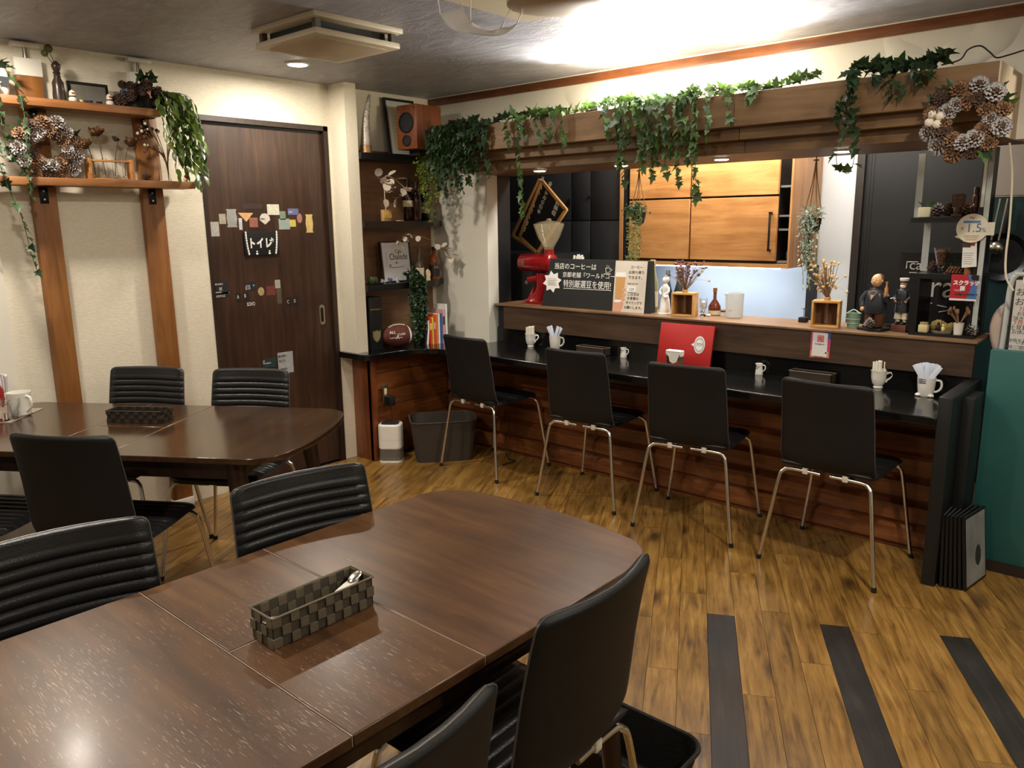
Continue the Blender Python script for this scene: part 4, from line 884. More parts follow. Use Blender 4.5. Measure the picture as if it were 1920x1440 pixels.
def bottle(p, prof, m_, label, lab=None, capm=None, name='bottle', labm=None):
    t = thing(name, label, 'bottle', p); ob('glass', MB().lathe(prof, n=20), m_, t)
    r_ = max(a for a, b in prof); top = prof[-1]
    if lab: ob('paper_label', MB().lathe([(r_+.0006, lab[0]), (r_+.0009, lab[0]), (r_+.0009, lab[1]), (r_+.0006, lab[1])], n=20), labm or mat('cream_label', (214, 200, 168), .6), t)
    if capm: ob('cap', MB().lathe([(prof[-2][0]+.002, prof[-2][1]-.02), (prof[-2][0]+.002, top[1]+.003), (1e-5, top[1]+.003)], n=14), capm, t)
    return t
m_brn = mat('dark_brown_glass', (46, 20, 12), .12, coat=.4); m_amb = mat('amber_liquor', (120, 58, 16), .08, coat=.4); m_dgr = mat('dark_green_glass', (18, 26, 18), .12)
BT = [(.03, 0), (.034, .006), (.034, .15), (.03, .175), (.014, .21), (.013, .27), (1e-5, .27)]
bottle(on_alc(766, 408, A2, -3.98), BT, m_brn, 'tall dark brown bottle with white strip label on the corner shelf', (.09, .13), m_black)
bottle(on_alc(782, 408, A2, -3.94), [(a*.85, b*.9) for a, b in BT], m_brn, 'brown bottle behind the yellow-green trailing plant', None, m_black)
bottle(on_alc(797, 408, A2, -3.99), BT, m_dgr, 'dark bottle at the right end of the middle corner shelf', (.05, .12), m_black)
t = thing('small_card', 'small cream card lying on the middle corner shelf', 'card', on_alc(750, 411, A2, -3.92)); ob('card', MB().box((-.018, -.016, 0), (.018, .016, .004)), mat('cream_card', (206, 178, 140), .6), t)
# lower shelf: framed lettering, green pot, spiky ornaments, bottles, trailing ivy
fr_ = thing('lettering_frame', 'dark framed white lettering print on the lower corner shelf', 'frame', (-3.985, PX(744, 480, -3.985).y, A3)); fr_.rotation_euler = (0, -.09, 0); H_, W_ = .265, .125
ob('frame', MB().box((-.01, -W_, 0), (.01, W_, .01)).box((-.01, -W_, H_-.01), (.01, W_, H_)).box((-.01, -W_, .01), (.01, -W_+.01, H_-.01)).box((-.01, W_-.01, .01), (.01, W_, H_-.01)), mat('dark_brown_frame', (38, 26, 20), .4), fr_)
ob('print', MB().box((-.008, -W_+.01, .01), (.004, W_-.01, H_-.01)), mat('white_print_paper', (208, 208, 206), .45), fr_)
m_ink = mat('black_ink', (24, 24, 26), .5)
text('Chalede', .058, m_ink, fr_, (.0045, -.055, .145), (0, 1, 0), (0, 0, 1), sx=.8)
text('Cafe', .034, m_ink, fr_, (.0045, -.005, .185), (0, 1, 0), (0, 0, 1), sx=.9)
ob('swirl', MB().tube(arc([(.005, -.055, .10), (.005, -.06, .112), (.005, -.045, .115), (.005, -.05, .098), (.005, .0, .095), (.005, .06, .10)], 5), .0012, 5), m_ink, fr_)
text('- & -', .025, m_ink, fr_, (.0045, -.02, .118), (0, 1, 0), (0, 0, 1))
for k in range(7): a = -.7+k*.23; ob('ray', MB().box((.0042, -.085-.002, .12+k*.011), (.0046, -.085+.012, .1215+k*.011)), m_ink, fr_)
p = on_alc(699, 527, A3, -3.93); t = thing('green_pot', 'small glossy dark green round pot on the lower corner shelf', 'pot', p)
ob('body', MB().lathe([(.018, 0), (.03, .012), (.033, .03), (.026, .05), (.018, .053), (.018, .045), (1e-5, .045)], n=20), mat('green_glaze', (36, 52, 18), .12, coat=.6), t)
for i, (x, c) in enumerate(((719, (170, 176, 180)), (731, (58, 72, 104)), (745, (176, 180, 184)))):
    p = on_alc(x, 527, A3, -3.915); t = thing('spiky_ornament', ['spiky silver ornament beside the green pot', 'spiky blue ornament between two silver ones', 'spiky silver ornament below the lettering frame'][i], 'ornament', p+Vector((0, 0, .018)), group='spiky ornaments')
    mb = MB(); mb.ball((0, 0, 0), .010, 8)
    for k in range(18): v = Vector((RN.gauss(0, 1), RN.gauss(0, 1), RN.gauss(.3, .8))).normalized(); mb.tube([v*.006, v*.024], [.004, .0006], 5)
    ob('spikes', mb, mat('spike%d' % (i % 2), c, .4), t)
bottle(on_alc(787, 522, A3, -3.965), [(.028, 0), (.031, .005), (.031, .10), (.012, .155), (.010, .21), (1e-5, .21)], mat('pale_clear_bottle', (120, 104, 84), .1, trans=.6), 'clear bottle with a red and cream label on the lower corner shelf', (.02, .085), None)
bt = bottle(on_alc(815, 520, A3, -3.97), [(.034, 0), (.036, .006), (.036, .13), (.03, .15), (.014, .165), (.014, .215), (1e-5, .215)], m_amb, 'amber liquor bottle with black label at the end of the corner shelf', (.02, .10), m_black, labm=mat('black_label', (34, 30, 26), .5))
text('B.K.', .03, mat('gold_ink', (196, 160, 90), .4), bt, (.027, -.026, .075), (.7, .7, 0), (0, 0, 1), sx=.7)
t = thing('carved_ornament', 'small cream carved ornament between the two bottles', 'ornament', on_alc(803, 521, A3, -3.92))
ob('carving', MB().prism([(-.014, 0), (.016, 0), (.012, .02), (.018, .04), (.012, .065), (-.004, .075), (-.016, .06), (-.012, .03)], -.006, .006, frame3((0, 0, 0), (0, 1, 0), (0, 0, 1))), mat('ivory', (212, 190, 150), .5), t)
t = thing('dried_leaf_branch', 'branch of dried pale round leaves above the lettering frame', 'branch', (-3.94, 3.40, A3+.2))
P = [(0, -.06, .04), (.02, 0, .095), (.04, .1, .09), (.07, .2, .055), (.10, .27, -.0), (.11, .30, -.05)]; ob('twig', MB().tube(arc(P, 5), .002, 5), m_twig, t); ob('twig', MB().tube([(0, .12, -.17), (.04, .1, .09)], .002, 5), m_twig, t)
A_ = arc(P, 5)
for k in range(26): put_leaf(L_euc, t, A_[RN.randrange(len(A_))]+Vector((RN.uniform(-.01, .02), RN.uniform(-.02, .02), RN.uniform(-.02, .02))), (RN.uniform(.2, 1), RN.uniform(-.8, .8), RN.uniform(-1, .6)), RN.uniform(.03, .05))
p = on_alc(770, 524, A3, -3.92); t = thing('trailing_plant', 'dense dark green trailing plant hanging from the lower corner shelf', 'plant', p)
ob('pot', MB().lathe([(.025, 0), (.03, .05), (1e-5, .05)], n=14), m_black, t)
bush(t, (.01, 0, .06), (.04, .04, .03), L_fern, 40, .026)
for k in range(26):
    y_ = RN.uniform(-.055, .07); ln = RN.uniform(.28, .40); vine(t, [(0, 0, .06), (.04, y_*.6, .05), (.05, y_, -.02), (.052, y_, -ln*.5), (.05, y_+.02, -ln)], L_fern, .021, .03, .9, out=(1, 0, 0), n=4, droop=.3)
# ---- on the black countertop of the alcove
p = PZ(702, 652, CT); t = thing('gift_box', 'tall black gift box with gold shield emblem on the counter', 'box', (-3.98, 3.135, CT), 0)
ob('carton', MB().box((-.05, -.05, 0), (.05, .05, .335), .002), mat('black_carton', (20, 21, 22), .45), t)
sh = [(-.032, .035), (-.02, .03), (0, .037), (.02, .03), (.032, .035), (.032, .0), (.022, -.025), (0, -.042), (-.022, -.025), (-.032, 0)]
ob('shield_emblem', MB().prism(sh, 0, .0012, frame3((.0505, 0, .09), (0, 1, 0), (0, 0, 1))), mat('antique_gold', (140, 130, 88), .4, .4), t)
ob('shield_inset', MB().prism([(a*.8, b*.8) for a, b in sh], .0012, .0018, frame3((.0505, 0, .09), (0, 1, 0), (0, 0, 1))), mat('pale_gold', (164, 152, 110), .4, .4), t)
text('Dom Perignon', .0135, mat('gold_ink', (196, 160, 90), .4), t, (.051, -.04, .255), (0, 1, 0), (0, 0, 1))
# american football
p = PZ(748, 644, CT); fb = thing('american_football', 'brown leather american football with white laces on the counter', 'ball', (-3.93, 3.30, CT+.075), math.radians(72)); fb.scale = (1.2, 1.2, 1.2)
mb = MB(); pr = []
for i in range(17):
    u_ = -1+2*i/16; pr.append((max(.062*(1-u_*u_)**.72, 1e-5), u_*.105))
ob('leather', MB().lathe(pr, n=28, M=Matrix.Rotation(PI/2, 4, 'Y')), mat('football_leather', (92, 40, 28), .5, bump=.5, bs=500), fb)
def fr_r(x): return .062*max(0, (1-(x/.105)**2))**.72
ob('stripe', MB().lathe([(fr_r(.058)+.001, .058), (fr_r(.058)+.002, .060), (fr_r(.07)+.002, .068), (fr_r(.07)+.001, .07)], n=28, M=Matrix.Rotation(PI/2, 4, 'Y')), m_china, fb)
lc = MB()
for k in range(8):
    x_ = -.05+k*.012; lc.obox(Matrix.Translation((x_, -.018, math.sqrt(max(0, fr_r(x_)**2-.018**2))+.003)), .006, .022, .006, .002)
ob('laces', lc, m_china, fb)
text('ALL', .022, m_china, fb, (-.065, -.058, .018), (1, 0, 0), (0, .3, 1), ext=.002); text('STARS', .016, m_china, fb, (-.02, -.060, .005), (1, 0, .1), (0, .1, 1), ext=.002); text('~~A~', .03, m_china, fb, (-.065, -.0615, -.012), (1, 0, 0), (0, 0, 1), ext=.002)
# books
bc = [((30, 30, 32), .135, .014, 'black frame-like book leaning at the left of the row of books'), ((232, 226, 214), .16, .012, 'white slim book in the row on the counter'), ((206, 60, 34), .175, .014, 'red and yellow book in the row on the counter'), ((226, 196, 70), .178, .01, 'yellow slim book in the row on the counter'),
      ((210, 84, 84), .182, .009, 'pink-red slim book in the row on the counter'), ((214, 112, 34), .195, .016, 'orange book in the row on the counter'), ((232, 230, 224), .20, .012, 'white book between the orange and blue books'), ((46, 94, 160), .20, .014, 'blue book in the row on the counter'),
      ((200, 150, 150), .225, .018, 'tall pink patterned magazine in the row of books'), ((216, 214, 208), .26, .016, 'tallest white magazine with green foot at the end of the row')]
y_ = 3.475
for i, (c, hh, th, lb) in enumerate(bc):
    t = thing('book', lb, 'book', (-3.90+.006*i, y_+th/2, CT), 0, 'books on the black counter'); y_ += th+.0012
    if i < 2: t.rotation_euler = (-.12, 0, 0); t.location.y -= .012
    ob('pages', MB().box((-.055, -th/2+.001, .002), (.052, th/2-.001, hh-.003)), mat('paper_edge', (220, 210, 190), .8), t)
    ob('cover', MB().box((-.058, -th/2, 0), (.056, -th/2+.0011, hh)).box((-.058, th/2-.0011, 0), (.056, th/2, hh)).box((.054, -th/2, 0), (.0575, th/2, hh)), mat('cover%d' % i, c, .4, var=.06, vs=40), t)
    if i in (2, 4, 8): ob('spine_band', MB().box((.0576, -th/2, hh*.55), (.058, th/2, hh*.8)), mat('spine%d' % i, ((228, 200, 80), (230, 220, 210), (60, 60, 70))[(2, 4, 8).index(i)], .5), t)
    if i == 9: ob('spine_band', MB().box((.0576, -th/2, 0), (.058, th/2, .05)), mat('lime_print', (150, 190, 40), .5), t)
# outlet, charger, dehumidifier, fabric bin
q = PX(722, 745, -3.895); t = tag(link('wall_outlet', None, None, (-3.8945, q.y, .43)), 'grey wall outlet on the pine boards above the dehumidifier', 'outlet')
ob('plate', MB().box((0, -.022, -.058), (.007, .022, .058), .002), m_steel, t); ob('socket', MB().box((.007, -.011, -.005), (.009, .011, .035), .001), mat('ivory_plastic', (226, 212, 160), .4), t)
t = tag(link('plug_charger', None, None, (-3.886, q.y+.014, .385)), 'black plug adapter in the wall outlet', 'charger'); ob('adapter', MB().box((0, -.022, -.03), (.05, .022, .03), .004), m_black, t)
ob('cord', MB().tube(arc([(.03, 0, -.03), (.03, .005, -.1), (.02, .005, -.2), (.02, .0, -.38)], 5), .002, 6), m_black, t)
q = PZ(733, 866, 0); t = thing('dehumidifier', 'small white dehumidifier with clear water tank on the floor', 'appliance', (q.x-.025, q.y+.03, 0), math.radians(38))
ob('tank', MB().prism(rrect(-.072, -.06, .072, .06, .035, 6), .012, .085), mat('smoky_tank', (176, 170, 160), .12, trans=.7), t)
ob('foot', MB().prism(rrect(-.073, -.061, .073, .061, .036, 6), 0, .013), m_china, t)
o = ob('body', MB().prism(rrect(-.074, -.062, .074, .062, .036, 6), .085, .248), m_china, t); b = o.modifiers.new('bevel', 'BEVEL'); b.width = .01; b.segments = 3; b.limit_method = 'ANGLE'
ob('top_grille', MB().prism(rrect(-.056, -.045, .056, .045, .028, 6), .248, .2505), mat('dark_grille', (38, 42, 46), .5), t)
ob('seam', MB().prism(rrect(-.0745, -.0625, .0745, .0625, .0365, 6), .150, .1508), mat('seam_grey', (176, 172, 164), .5), t)
def fabric_bin(label, loc, rz, L_, W_, H_, col):
    t = thing('fabric_bin', label, 'bin', loc, rz, 'fabric luggage bins on the floor'); n = 8; m_ = mat('bin_fabric_%d' % col[0], col, .7, bump=.4, bs=250, var=.1)
    a = rrect(-L_/2+.03, -W_/2+.03, L_/2-.03, W_/2-.03, .05, n); b_ = rrect(-L_/2, -W_/2, L_/2, W_/2, .06, n); k = len(a); ai = rrect(-L_/2+.035, -W_/2+.035, L_/2-.035, W_/2-.035, .048, n); bi = rrect(-L_/2+.006, -W_/2+.006, L_/2-.006, W_/2-.006, .056, n)
    V = [(x, y, 0) for x, y in a]+[(x, y, H_) for x, y in b_]+[(x, y, H_) for x, y in bi]+[(x, y, .01) for x, y in ai]
    F = [tuple(range(k-1, -1, -1)), tuple(range(3*k, 4*k))]
    for r_ in range(3): F += [(r_*k+i, r_*k+(i+1) % k, (r_+1)*k+(i+1) % k, (r_+1)*k+i) for i in range(k)]
    ob('bin_body', MB().add(V, F), m_, t)
    ob('rim', MB().tube([(x, y, H_) for x, y in b_+[b_[0]]], .006, 7), m_, t)
    return t
fabric_bin('dark grey-brown fabric bin on the floor at the counter corner', (-3.63, 3.40, 0), math.radians(52), .42, .29, .265, (66, 57, 50))
fabric_bin('low black fabric bin on the floor beyond the near chair', (-1.03, 1.606, 0), 0, .36, .22, .14, (30, 27, 25))
t = tag(ob('power_cord', MB().tube(arc([(-3.36, 3.70, .22), (-3.33, 3.68, .30), (-3.28, 3.66, .22), (-3.32, 3.66, .1), (-3.26, 3.62, .012), (-3.18, 3.6, .012), (-3.2, 3.5, .006)], 6), .0035, 6), m_black), 'thin black cord looping on the floor under the counter', 'cord')
# ================================================================ ivy along the canopy
def canopy_ivy(label, x0, x1, n_top, drops, me, size=.045, zt=2.05, y0=3.41):
    t = thing('ivy_garland', label, 'ivy', (x0, y0, zt), group='ivy garlands on the canopy')
    L_ = x1-x0
    P = [(L_*k/5, .02+.03*math.sin(k*2.1), .012+.012*math.sin(k*1.7)) for k in range(6)]
    vine(t, P, me, L_/(n_top*1.5), size, .9, out=(0, -.5, .6), droop=0)
    vine(t, [(a, b+.05, c+.02) for a, b, c in P], me, L_/max(n_top*1.2, 1), size, .9, out=(0, .1, .9), droop=-.4)
    for (dx_, ln, sw) in drops:
        s_ = RN.uniform(-.02, .02)
        vine(t, [(dx_, .02, .01), (dx_+s_, -.02, .012), (dx_+s_*1.5, -.035, -.03), (dx_+sw*.5, -.03, -ln*.55), (dx_+sw, -.02, -ln)], me, .023, size*.9, .75, out=(0, -1, -.2), n=4)
    return t
def gx(px, py=200): return PY(px, py, 3.40).x
X0 = gx(832, 235)
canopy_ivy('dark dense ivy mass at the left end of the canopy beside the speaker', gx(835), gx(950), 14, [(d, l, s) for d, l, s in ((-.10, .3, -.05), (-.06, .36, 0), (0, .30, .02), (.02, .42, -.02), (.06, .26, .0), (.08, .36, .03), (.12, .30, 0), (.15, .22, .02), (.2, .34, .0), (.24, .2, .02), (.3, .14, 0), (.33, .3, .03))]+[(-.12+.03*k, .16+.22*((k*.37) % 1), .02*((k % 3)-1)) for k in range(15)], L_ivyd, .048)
canopy_ivy('green ivy along the left half of the canopy top', gx(945), gx(1130), 26, [(.05, .18, 0), (.12, .52, .02), (.16, .1, 0), (.26, .16, .02), (.34, .13, 0), (.42, .18, .02)], L_ivy, .046)
canopy_ivy('thick bright ivy clump hanging over the middle of the canopy', gx(1125), gx(1300), 26, [(.06, .12, 0), (.13, .30, .0), (.15, .40, .02), (.19, .2, .0), (.24, .26, .02), (.27, .33, 0), (.30, .36, .03), (.34, .3, 0), (.38, .34, .02), (.41, .25, .0), (.45, .4, .02), (.48, .22, 0), (.51, .3, 0), (.54, .46, .02)], L_ivy, .048)
canopy_ivy('thin ivy strand across the canopy joint', gx(1300), gx(1530), 22, [(.02, .24, .0), (.1, .2, -.02), (.18, .14, .02), (.28, .06, 0)], L_ivy, .044)
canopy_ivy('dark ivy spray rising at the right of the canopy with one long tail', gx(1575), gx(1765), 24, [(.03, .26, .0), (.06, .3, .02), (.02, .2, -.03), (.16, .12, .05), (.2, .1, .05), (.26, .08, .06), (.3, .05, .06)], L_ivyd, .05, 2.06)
# loose tail below the canopy at the right with three leaves
t = thing('ivy_tail', 'single ivy tail with three pale-veined leaves hanging below the canopy', 'ivy', (0, 0, 0))
q = [PY(x, y, 3.5) for x, y in ((1568, 285), (1570, 310), (1588, 326), (1598, 312), (1602, 290))]
ob('stem', MB().tube(arc(q, 5), .0015, 5), m_gstem, t)
for (x, y), d in (((1578, 318), (-.7, -.5, .5)), ((1602, 308), (.9, -.4, -.3)), ((1588, 322), (.2, -.6, .8)), ((1566, 290), (-.4, -.5, -.6))): put_leaf(L_ivy, t, PY(x, y, 3.49), d, .05)
t = thing('yellow_foliage', 'small yellow-green spray standing in the ivy on the canopy', 'plant', (gx(1170), 3.55, 2.045))
fuzz(t, [(-.04, 0, 0), (0, 0, .04), (.05, 0, .03)], 150, .035, .013, m_lime)
ob('stem', MB().tube([(0, 0, 0), (0, 0, .05)], .002, 5), m_gstem, t)
# yellow-green trailing plant at the inner corner
t = thing('yellow_trailing_plant', 'yellow-green fine trailing plant hanging beside the speaker', 'plant', (PY(793, 270, 3.52).x, 3.52, 1.95))
ob('pot', MB().lathe([(.035, 0), (.042, .05), (1e-5, .05)], (.02, .04, .02), 16), m_black, t)
for k, (a, b, ln) in enumerate(((-.05, 0, .16), (-.02, -.03, .26), (0, .02, .44), (.02, -.02, .38), (.05, .03, .3), (.03, .0, .2))):
    P = [(.02, .04, .07), (a*.6+.01, b*.5, .09), (a, b, 0), (a+.01, b+.01, -ln*.6), (a+.02, b+.02, -ln)]
    ob('stem', MB().tube(arc(P, 4), .0012, 4), m_gstem, t); fuzz(t, P, 330, (.04, .02), .015, m_lime)
# ================================================================ kitchen
m_cab = wood('honey_oak_cabinet', (150, 98, 50), (186, 130, 74), (208, 154, 96), 0, 2.2, 10, .42, 0, .05)
m_cabv = wood('honey_oak_side', (140, 92, 50), (174, 122, 72), (194, 144, 92), 2, 2.2, 10, .42, 0, .05)
kc = tag(link('wall_cabinet', None, None, (-3.045, 4.60, 1.21)), 'honey oak wall cabinet with black gaps and a long handle in the kitchen', 'cabinet')
CW = 1.156; CH = .72
ob('carcass', MB().box((.012, .022, .0), (CW-.09, .44, CH)).box((-.012, 0, 0), (.012, .44, CH)), m_black, kc)
ob('side_panel', MB().box((CW-.012, 0, 0), (CW+.0, .44, CH)), m_cabv, kc)
ob('side_panel', MB().box((-.04, -.004, 0), (-.012, .44, CH)), m_cabv, kc)
ob('bottom_rail', MB().box((-.012, 0, 0), (CW-.012, .44, .024)), m_cab, kc)
xs = (.03, .496, 1.075); zs = (.035, .425, CH)
for i in range(2):
    for j in range(2):
        d = ob('door', MB().box((xs[i]+.006, .0, zs[j]+.006), (xs[i+1]-.006, .021, zs[j+1]-.006), .0015, 1), m_cab, kc)
        if i and not j: ob('handle', MB().box((xs[2]-.045, -.03, .10), (xs[2]-.033, -.02, .33), .002).box((xs[2]-.045, -.03, .10), (xs[2]-.033, 0, .112)).box((xs[2]-.045, -.03, .318), (xs[2]-.033, 0, .33)), m_black, d)
for z in (.03, .22, .30, .47): ob('inner_shelf', MB().box((1.07, .03, z), (CW-.014, .42, z+.012)), mat('grey_shelf', (120, 120, 114), .5), kc)
t = tag(ob('stacked_plate', MB().lathe([(.03, 0), (.05, .01), (.052, .05), (.04, .05), (.035, .012), (1e-5, .012)], n=16), mat('grey_dish', (130, 128, 120), .4)), 'grey dish on the open shelf at the cabinet end', 'dish'); t.location = (-3.045+1.108, 4.75, 1.21+.042); t.scale = (.55, 1, 1)
bs = struct(ob('wall_panel_kitchen', MB().box((-3.3, 5.02, .7), (-1.93, 5.058, 1.26)), mat('blue_white_panel', (186, 198, 214), .25)))
struct(ob('trim_4', MB().box((-1.93, 5.0, .6), (-1.88, 5.058, 1.21)), m_black))
ub = tag(ob('under_cabinet_light', MB().box((-2.9, 4.72, 1.196), (-2.0, 4.76, 1.21), .002), mat('lit_acrylic', (255, 248, 235), .4, em=4)), 'slim lit bar under the oak wall cabinet', 'light')
l = bpy.data.lights.new('under_cabinet_lamp', 'AREA'); l.shape = 'RECTANGLE'; l.size = .9; l.size_y = .04; l.energy = 2.6; l.color = (.9, .95, 1); lo = bpy.data.objects.new('under_cabinet_lamp', l); C.objects.link(lo); lo.location = (-2.45, 4.74, 1.19); lo.rotation_euler = (math.radians(35), 0, 0)
kb = tag(ob('kitchen_worktop', MB().box((-3.08, 4.5, .78), (-1.9, 5.02, .82), .003).box((-3.08, 4.52, 0), (-1.9, 5.02, .78)), mat('grey_worktop', (150, 152, 152), .3, .3)), 'grey steel worktop under the oak wall cabinet', 'worktop')
fg = tag(link('refrigerator', None, None, (-4.18, 4.62, 0)), 'tall charcoal refrigerator with thin seams left of the oak cabinet', 'refrigerator')
m_fr = mat('charcoal_fridge', (46, 47, 50), .35)
ob('body', MB().box((0, .03, 0), (1.09, .42, 1.98)), m_black, fg)
for a, b in ((0.003, .66), (.666, .83), (.836, 1.087)):
    ob('door', MB().box((a, 0, .9), (b, .03, 1.50), .003), m_fr, fg); ob('door', MB().box((a, 0, 1.506), (b, .03, 1.97), .003), m_fr, fg)
ob('latch', MB().box((.645, -.012, 1.62), (.665, 0, 1.66), .002), m_black, fg); ob('latch', MB().box((.82, -.012, 1.66), (.84, 0, 1.68), .002), m_black, fg)
sc_ = tag(link('storage_cabinet', None, None, (-4.18, 4.12, 0)), 'black storage cabinet the framed boards stand on behind the grinder', 'cabinet')
ob('body', MB().box((0, .02, 0), (.84, .48, 1.285)), m_black, sc_)
for k in range(2): ob('door', MB().box((.003+.42*k, 0, .02), (.417+.42*k, .02, 1.28), .002), m_kblack, sc_)
# leaning framed blackboards
m_fyel = wood('pale_pine_frame', (168, 118, 58), (198, 148, 84), (214, 168, 106), 0, 4, 8, .5, 0, .05)
m_chalkb = mat('blackboard', (20, 19, 18), .6); m_chalk = mat('chalk_white', (225, 222, 214), .8)
def fboard(pts, Y, label, txt, yb):
    c = sum((PY(x, y, Y) for x, y in pts), Vector((0, 0, 0)))/4; v = [PY(x, y, Y)-c for x, y in pts]   # corners: left, top, right, bottom
    t = thing('framed_blackboard', label, 'blackboard', c); n = Vector((0, -1, 0))
    ex = (v[1]-v[0]); ey = (v[0]-v[3])
    ob('board', MB().add([p_*.95+n*.002 for p_ in v]+[p_*.95-n*.008 for p_ in v], [(0, 1, 2, 3), (7, 6, 5, 4), (0, 4, 5, 1), (1, 5, 6, 2), (2, 6, 7, 3), (3, 7, 4, 0)]), m_chalkb, t, smooth=0)
    for a, b in ((0, 1), (1, 2), (2, 3), (3, 0)):
        d = (v[b]-v[a]); M = frame3((v[a]+v[b])/2*.97, d, n.cross(d)); ob('frame_rail', MB().obox(M, d.length*1.0, .022, .02, .002), m_fyel, t)
    for (s, sz, fx, fy) in txt:
        o_ = v[3]+(v[0]-v[3])*fy+(v[2]-v[3])*fx+n*.006
        text(s, sz, m_chalk, t, o_, v[0]-v[3] if 0 else (v[1]-v[2] if 0 else (v[1]-v[0])), (v[0]-v[3]), ext=.0005, bold=.0008)
    return t
fboard([(961, 443), (1012, 336), (1036, 366), (1000, 470)], 4.36, 'rear pine framed blackboard leaning askew behind another one', [], 0)
fboard([(974, 445), (1017, 338), (1063, 393), (1008, 476)], 4.28, 'front pine framed blackboard tilted on its corner with white lettering', [('日替りカレーランチ', .046, .14, .93), ('本日のおすすめ', .034, .60, .80), ('自家製', .04, .75, .25)], 0)
# ---- red coffee grinder on the ledge
LZ = .970
m_red = mat('red_enamel', (128, 12, 18), .22, coat=.6)
gr = thing('coffee_grinder', 'red enamel coffee grinder with clear hopper on the ledge', 'grinder', (-3.30, 4.02, LZ))
ob('foot', MB().prism(rrect(-.10, -.07, .10, .07, .03, 5), 0, .018), m_red, gr)
ob('pedestal', MB().tube(arc([(-.04, 0, .015), (-.01, 0, .06), (.01, 0, .12), (.01, 0, .20)], 4), [.07, .064, .058, .053, .05, .048, .047, .046, .046, .046, .046, .047, .048], 14), m_red, gr)
ob('spout_foot', MB().add([(-.14, -.05, .015), (-.14, .05, .015), (-.05, .05, .015), (-.05, -.05, .015), (-.09, -.04, .03), (-.09, .04, .03), (-.04, .04, .11), (-.04, -.04, .11)], [(0, 1, 2, 3), (4, 7, 6, 5), (0, 4, 5, 1), (1, 5, 6, 2), (2, 6, 7, 3), (3, 7, 4, 0)]), m_red, gr)
ob('chute', MB().tube([(-.10, -.02, .155), (-.05, -.01, .16), (0, 0, .17)], [.02, .026, .03], 12), m_red, gr); ob('chute_tip', MB().tube([(-.115, -.02, .13), (-.105, -.02, .15)], .014, 10), m_steel, gr)
ob('motor', MB().tube([(-.17, 0, .265), (-.165, 0, .265), (-.02, 0, .265), (.03, 0, .265)], [.045, .055, .058, .058], 22), m_red, gr)
ob('motor_band', MB().tube([(-.035, 0, .265), (-.025, 0, .265)], .0605, 22), m_red, gr); ob('badge', MB().lathe([(.014, 0), (1e-5, .002)], n=16, M=frame3((-.115, -.058, .265), (1, 0, 0), (0, 0, 1))), mat('brass_badge', (120, 108, 70), .4, .5), gr)
ob('grind_head', MB().tube([(.03, 0, .265), (.09, 0, .265), (.10, 0, .265)], [.06, .06, .045], 22), m_red, gr)
ob('neck', MB().lathe([(.04, .30), (.034, .33), (.034, .355)], (.06, 0, 0), 20), m_red, gr)
ob('hopper', MB().lathe([(.03, .352), (.036, .37), (.072, .43), (.098, .50), (.1, .515), (.097, .515), (.094, .50), (.068, .432), (.032, .37)], (.06, 0, 0), 28), mat('smoky_clear_hopper', (206, 190, 152), .1, alpha=.24, coat=.6), gr)
ob('hopper_lid', MB().lathe([(.1, .515), (.06, .53), (.02, .535), (.012, .55), (1e-5, .55)], (.06, 0, 0), 28), mat('smoky_clear_hopper', (206, 190, 152), .1, alpha=.24, coat=.6), gr)
t = thing('straw_cup', 'bundle of white paper straws behind the chalkboard sign', 'straws', (-3.02, 4.06, LZ))
ob('holder', MB().lathe([(.04, 0), (.042, .2), (.038, .2), (.036, .01), (1e-5, .01)], n=18), m_china, t)
for k in range(16): x_ = -.032+.0043*k; ob('straw', MB().tube([(x_*.6, RN.uniform(-.02, .02), .02), (x_, RN.uniform(-.02, .02), .315+RN.uniform(-.008, .012))], .0034, 6), m_china, t)
for i, x in enumerate((1076, 1088)):
    q = PY(x, 489, 4.05); t = tag(ob('white_stirrer', MB().tube([(0, 0, -.25), (.0, 0, 0), (.004+.012*i, 0, .045)], [.006, .006, .007], 8), m_china), ['straight white spatula tip behind the chalkboard sign', 'bent white spatula tip behind the chalkboard sign'][i], 'spatula'); t.location = (q.x, 4.05, q.z-.01)
# ---- chalkboard sign with take-away poster
SY = 3.93; lean = .03
def sgn(x, y): q = PY(x, y, SY); return q
a0, a1, a2, a3 = sgn(1016, 569), sgn(1030, 486), sgn(1222, 489), sgn(1211, 589)
zt_, zb_ = (a1.z+a2.z)/2, LZ; xl, xr = -3.19, a2.x-.005
sg_ = thing('chalkboard_sign', 'long low black chalkboard with white handwritten coffee message', 'sign', (xl, SY, LZ)); W_ = xr-xl; H_ = zt_-zb_
ob('board', MB().add([(-.03, -.012, 0), (W_, -.012, 0), (W_, .02, H_), (0.02, .02, H_), (-.03, .06, 0), (W_, .06, 0), (W_, .035, H_), (0.02, .035, H_)], [(0, 1, 2, 3), (5, 4, 7, 6), (1, 5, 6, 2), (0, 3, 7, 4), (3, 2, 6, 7), (0, 4, 5, 1)]), mat('chalk_black', (28, 29, 28), .6), sg_, smooth=0)
SN = Vector((0, -H_, .032)).normalized(); sy_ = Vector((0, .032, H_)).normalized()
def on_sign(x, z, off=.001): return Vector((x, -.012+.032*z/H_, z))+SN*off
text('当店のコーヒーは', .041, m_chalk, sg_, on_sign(.055, .24), (1, 0, 0), sy_, bold=.0002)
text('京都老舗『ワールドコーヒー』の', .036, m_chalk, sg_, on_sign(.125, .19), (1, 0, 0), sy_, bold=.0001)
text('特別厳選豆を使用!', .050, m_chalk, sg_, on_sign(.135, .130), (1, 0, 0), sy_, bold=.0002, sx=.88)
ob('underline', MB().tube([on_sign(.14, .118, .0015), on_sign(.5, .120, .0015)], .002, 5), m_chalk, sg_)
